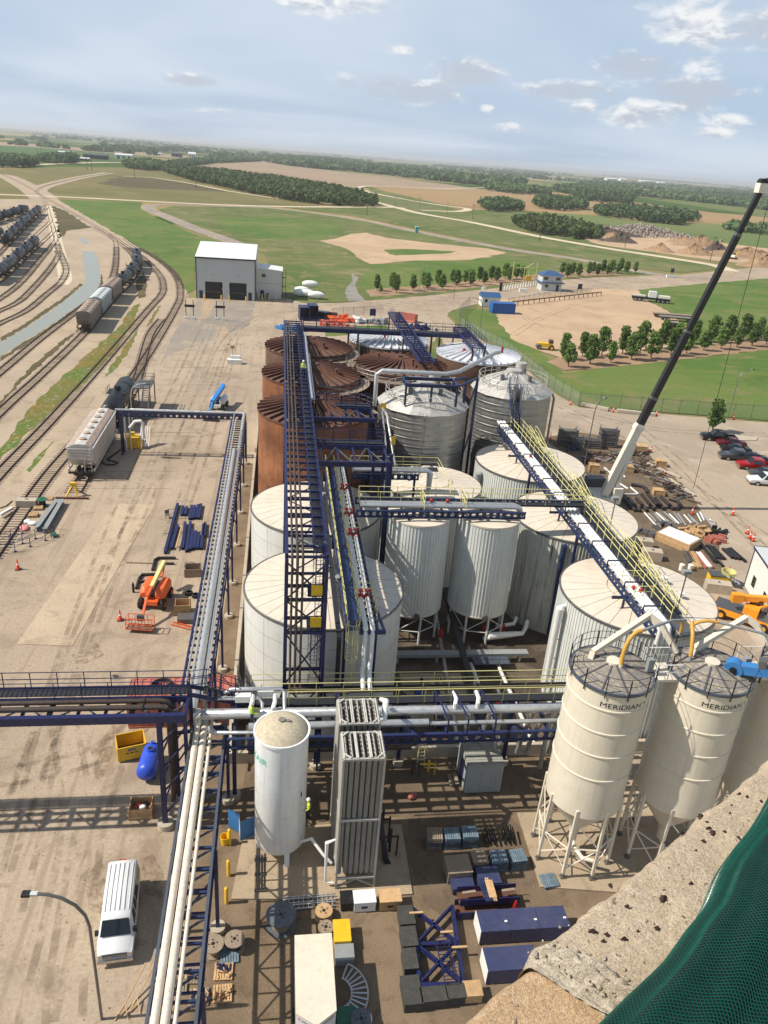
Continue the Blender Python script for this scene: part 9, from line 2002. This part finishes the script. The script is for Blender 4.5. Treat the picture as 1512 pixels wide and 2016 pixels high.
o=mb.build('loose_grit','mortar',t);o['kind']='stuff'
for i,(px,py,r_)in enumerate(((1462,1545,.007),(1477,1551,.006),(1386,1587,.010),(1398,1601,.009),(1410,1620,.011),(1402,1612,.009),(1433,1620,.007),(1392,1637,.006),(1348,1620,.006),(1318,1638,.005),(1460,1632,.009),(1470,1637,.008),(1208,1722,.006),(1241,1764,.005),(1173,1812,.008),(1201,1819,.005),(1194,1832,.004),(1235,1828,.006),(1312,1748,.010),(1367,1720,.004),(1262,1814,.003),(1300,1808,.006),(1446,1568,.004),(1443,1583,.004),(1376,1657,.005),(1505,1560,.005))):
 x,y=G(px,py,ZL+.02);n=16;ph=rs.uniform(0,6);vs=[(x,y,0)]
 for k in range(n):a=2*PI*k/n;w=.62*r_*(1+.28*math.sin(2*a+ph)+.2*math.sin(5*a+ph*2)+rs.uniform(-.15,.15));vs.append((x+w*math.cos(a),y+w*.8*math.sin(a),0))
 v0=(Vector((x,y))-E0).dot(dv_);zz=ZL+v0*.03+.0028
 mb=MB();mb.add([(p[0],p[1],zz+(.002 if k==0 else-.004))for k,p in enumerate(vs)],[(0,k+1,(k+1)%n+1)for k in range(n)]);mb.build('lichen_crust','lichen',t,False)
def netmat():
 for nm,c,r_ in(('net_strand',(0,64,51),.3),('net_back',(0,20,17),.6)):
  mat(nm,c,r_,var=.15,scale=25)
netmat()
t=thing('debris_net','dark green debris netting bundled along the parapet','netting',(E1.x,E1.y,ZL))
bd=smooth([Vector(G(*p,ZL+.01))for p in((1700,1380),(1560,1500),(1512,1575),(1478,1625),(1440,1668),(1402,1722),(1370,1800),(1335,1850),(1285,1925),(1195,2016),(1090,2120),(900,2300))],14)
prof=[(0,0),(.004,.022),(.016,.045),(.036,.064),(.062,.076),(.09,.080),(.12,.074),(.15,.060),(.185,.036),(.23,.002),(.29,-.05),(.37,-.13),(.48,-.25)]
acc=[0.0]
for a,b in zip(bd,bd[1:]):acc.append(acc[-1]+(b-a).length)
pl_=[0.0]
for a,b in zip(prof,prof[1:]):pl_.append(pl_[-1]+math.hypot(b[0]-a[0],b[1]-a[1]))
def net_pts(S,W,lift=0.0):
 S,W=np.asarray(S,float),np.asarray(W,float);B_=np.array([(p.x,p.y)for p in bd]);Pr=np.array(prof)
 cx,cy=np.interp(S,acc,B_[:,0]),np.interp(S,acc,B_[:,1]);d,z=np.interp(W,pl_,Pr[:,0]),np.interp(W,pl_,Pr[:,1])
 e=.002;dd=np.interp(W+e,pl_,Pr[:,0])-np.interp(W-e,pl_,Pr[:,0]);dz=np.interp(W+e,pl_,Pr[:,1])-np.interp(W-e,pl_,Pr[:,1]);L=np.hypot(dd,dz)+1e-9
 fold=.0022*np.sin(W*150+3*np.sin(S*3.1))*np.minimum(1,W/.06)+.003*np.sin(W*41+S*6)+.004*np.sin(S*9+W*7)
 d=d-dz/L*(lift+fold);z=z+dd/L*(lift+fold)
 return np.stack([cx+dv_.x*d,cy+dv_.y*d,ZL+.005+z],-1)
Ls,Lw=acc[-1],pl_[-1];ns,nw=150,80
U_,V_=np.meshgrid(np.linspace(0,Ls,ns+1),np.linspace(0,Lw,nw+1),indexing='ij')
mb=MB();mb.add([tuple(p)for p in net_pts(U_.ravel(),V_.ravel())],[(i*(nw+1)+j,(i+1)*(nw+1)+j,(i+1)*(nw+1)+j+1,i*(nw+1)+j+1)for i in range(ns)for j in range(nw)]);mb.build('net_lining','net_back',t,True)
cell=.0027;I_,J_=np.meshgrid(np.arange(1,int(Ls/cell)),np.arange(0,int(Lw/cell)),indexing='ij');k=(I_+J_)%2==0;I_,J_=I_[k],J_[k]
out=[]
for s_ in(1,-1):
 p,q=net_pts(I_*cell,J_*cell,.0016),net_pts((I_+s_)*cell,(J_+1)*cell,.0016);d=q-p
 sd_=np.cross(d,np.array([.1,.2,1.]));sd_=sd_/(np.linalg.norm(sd_,axis=1,keepdims=True)+1e-9)*.00062
 out.append(np.stack([p-sd_,p+sd_,q+sd_,q-sd_],1).reshape(-1,3))
o=quads_obj('net_strands',np.concatenate(out)-np.array(LOC[t.name]),'net_strand',t);o['kind']='stuff'
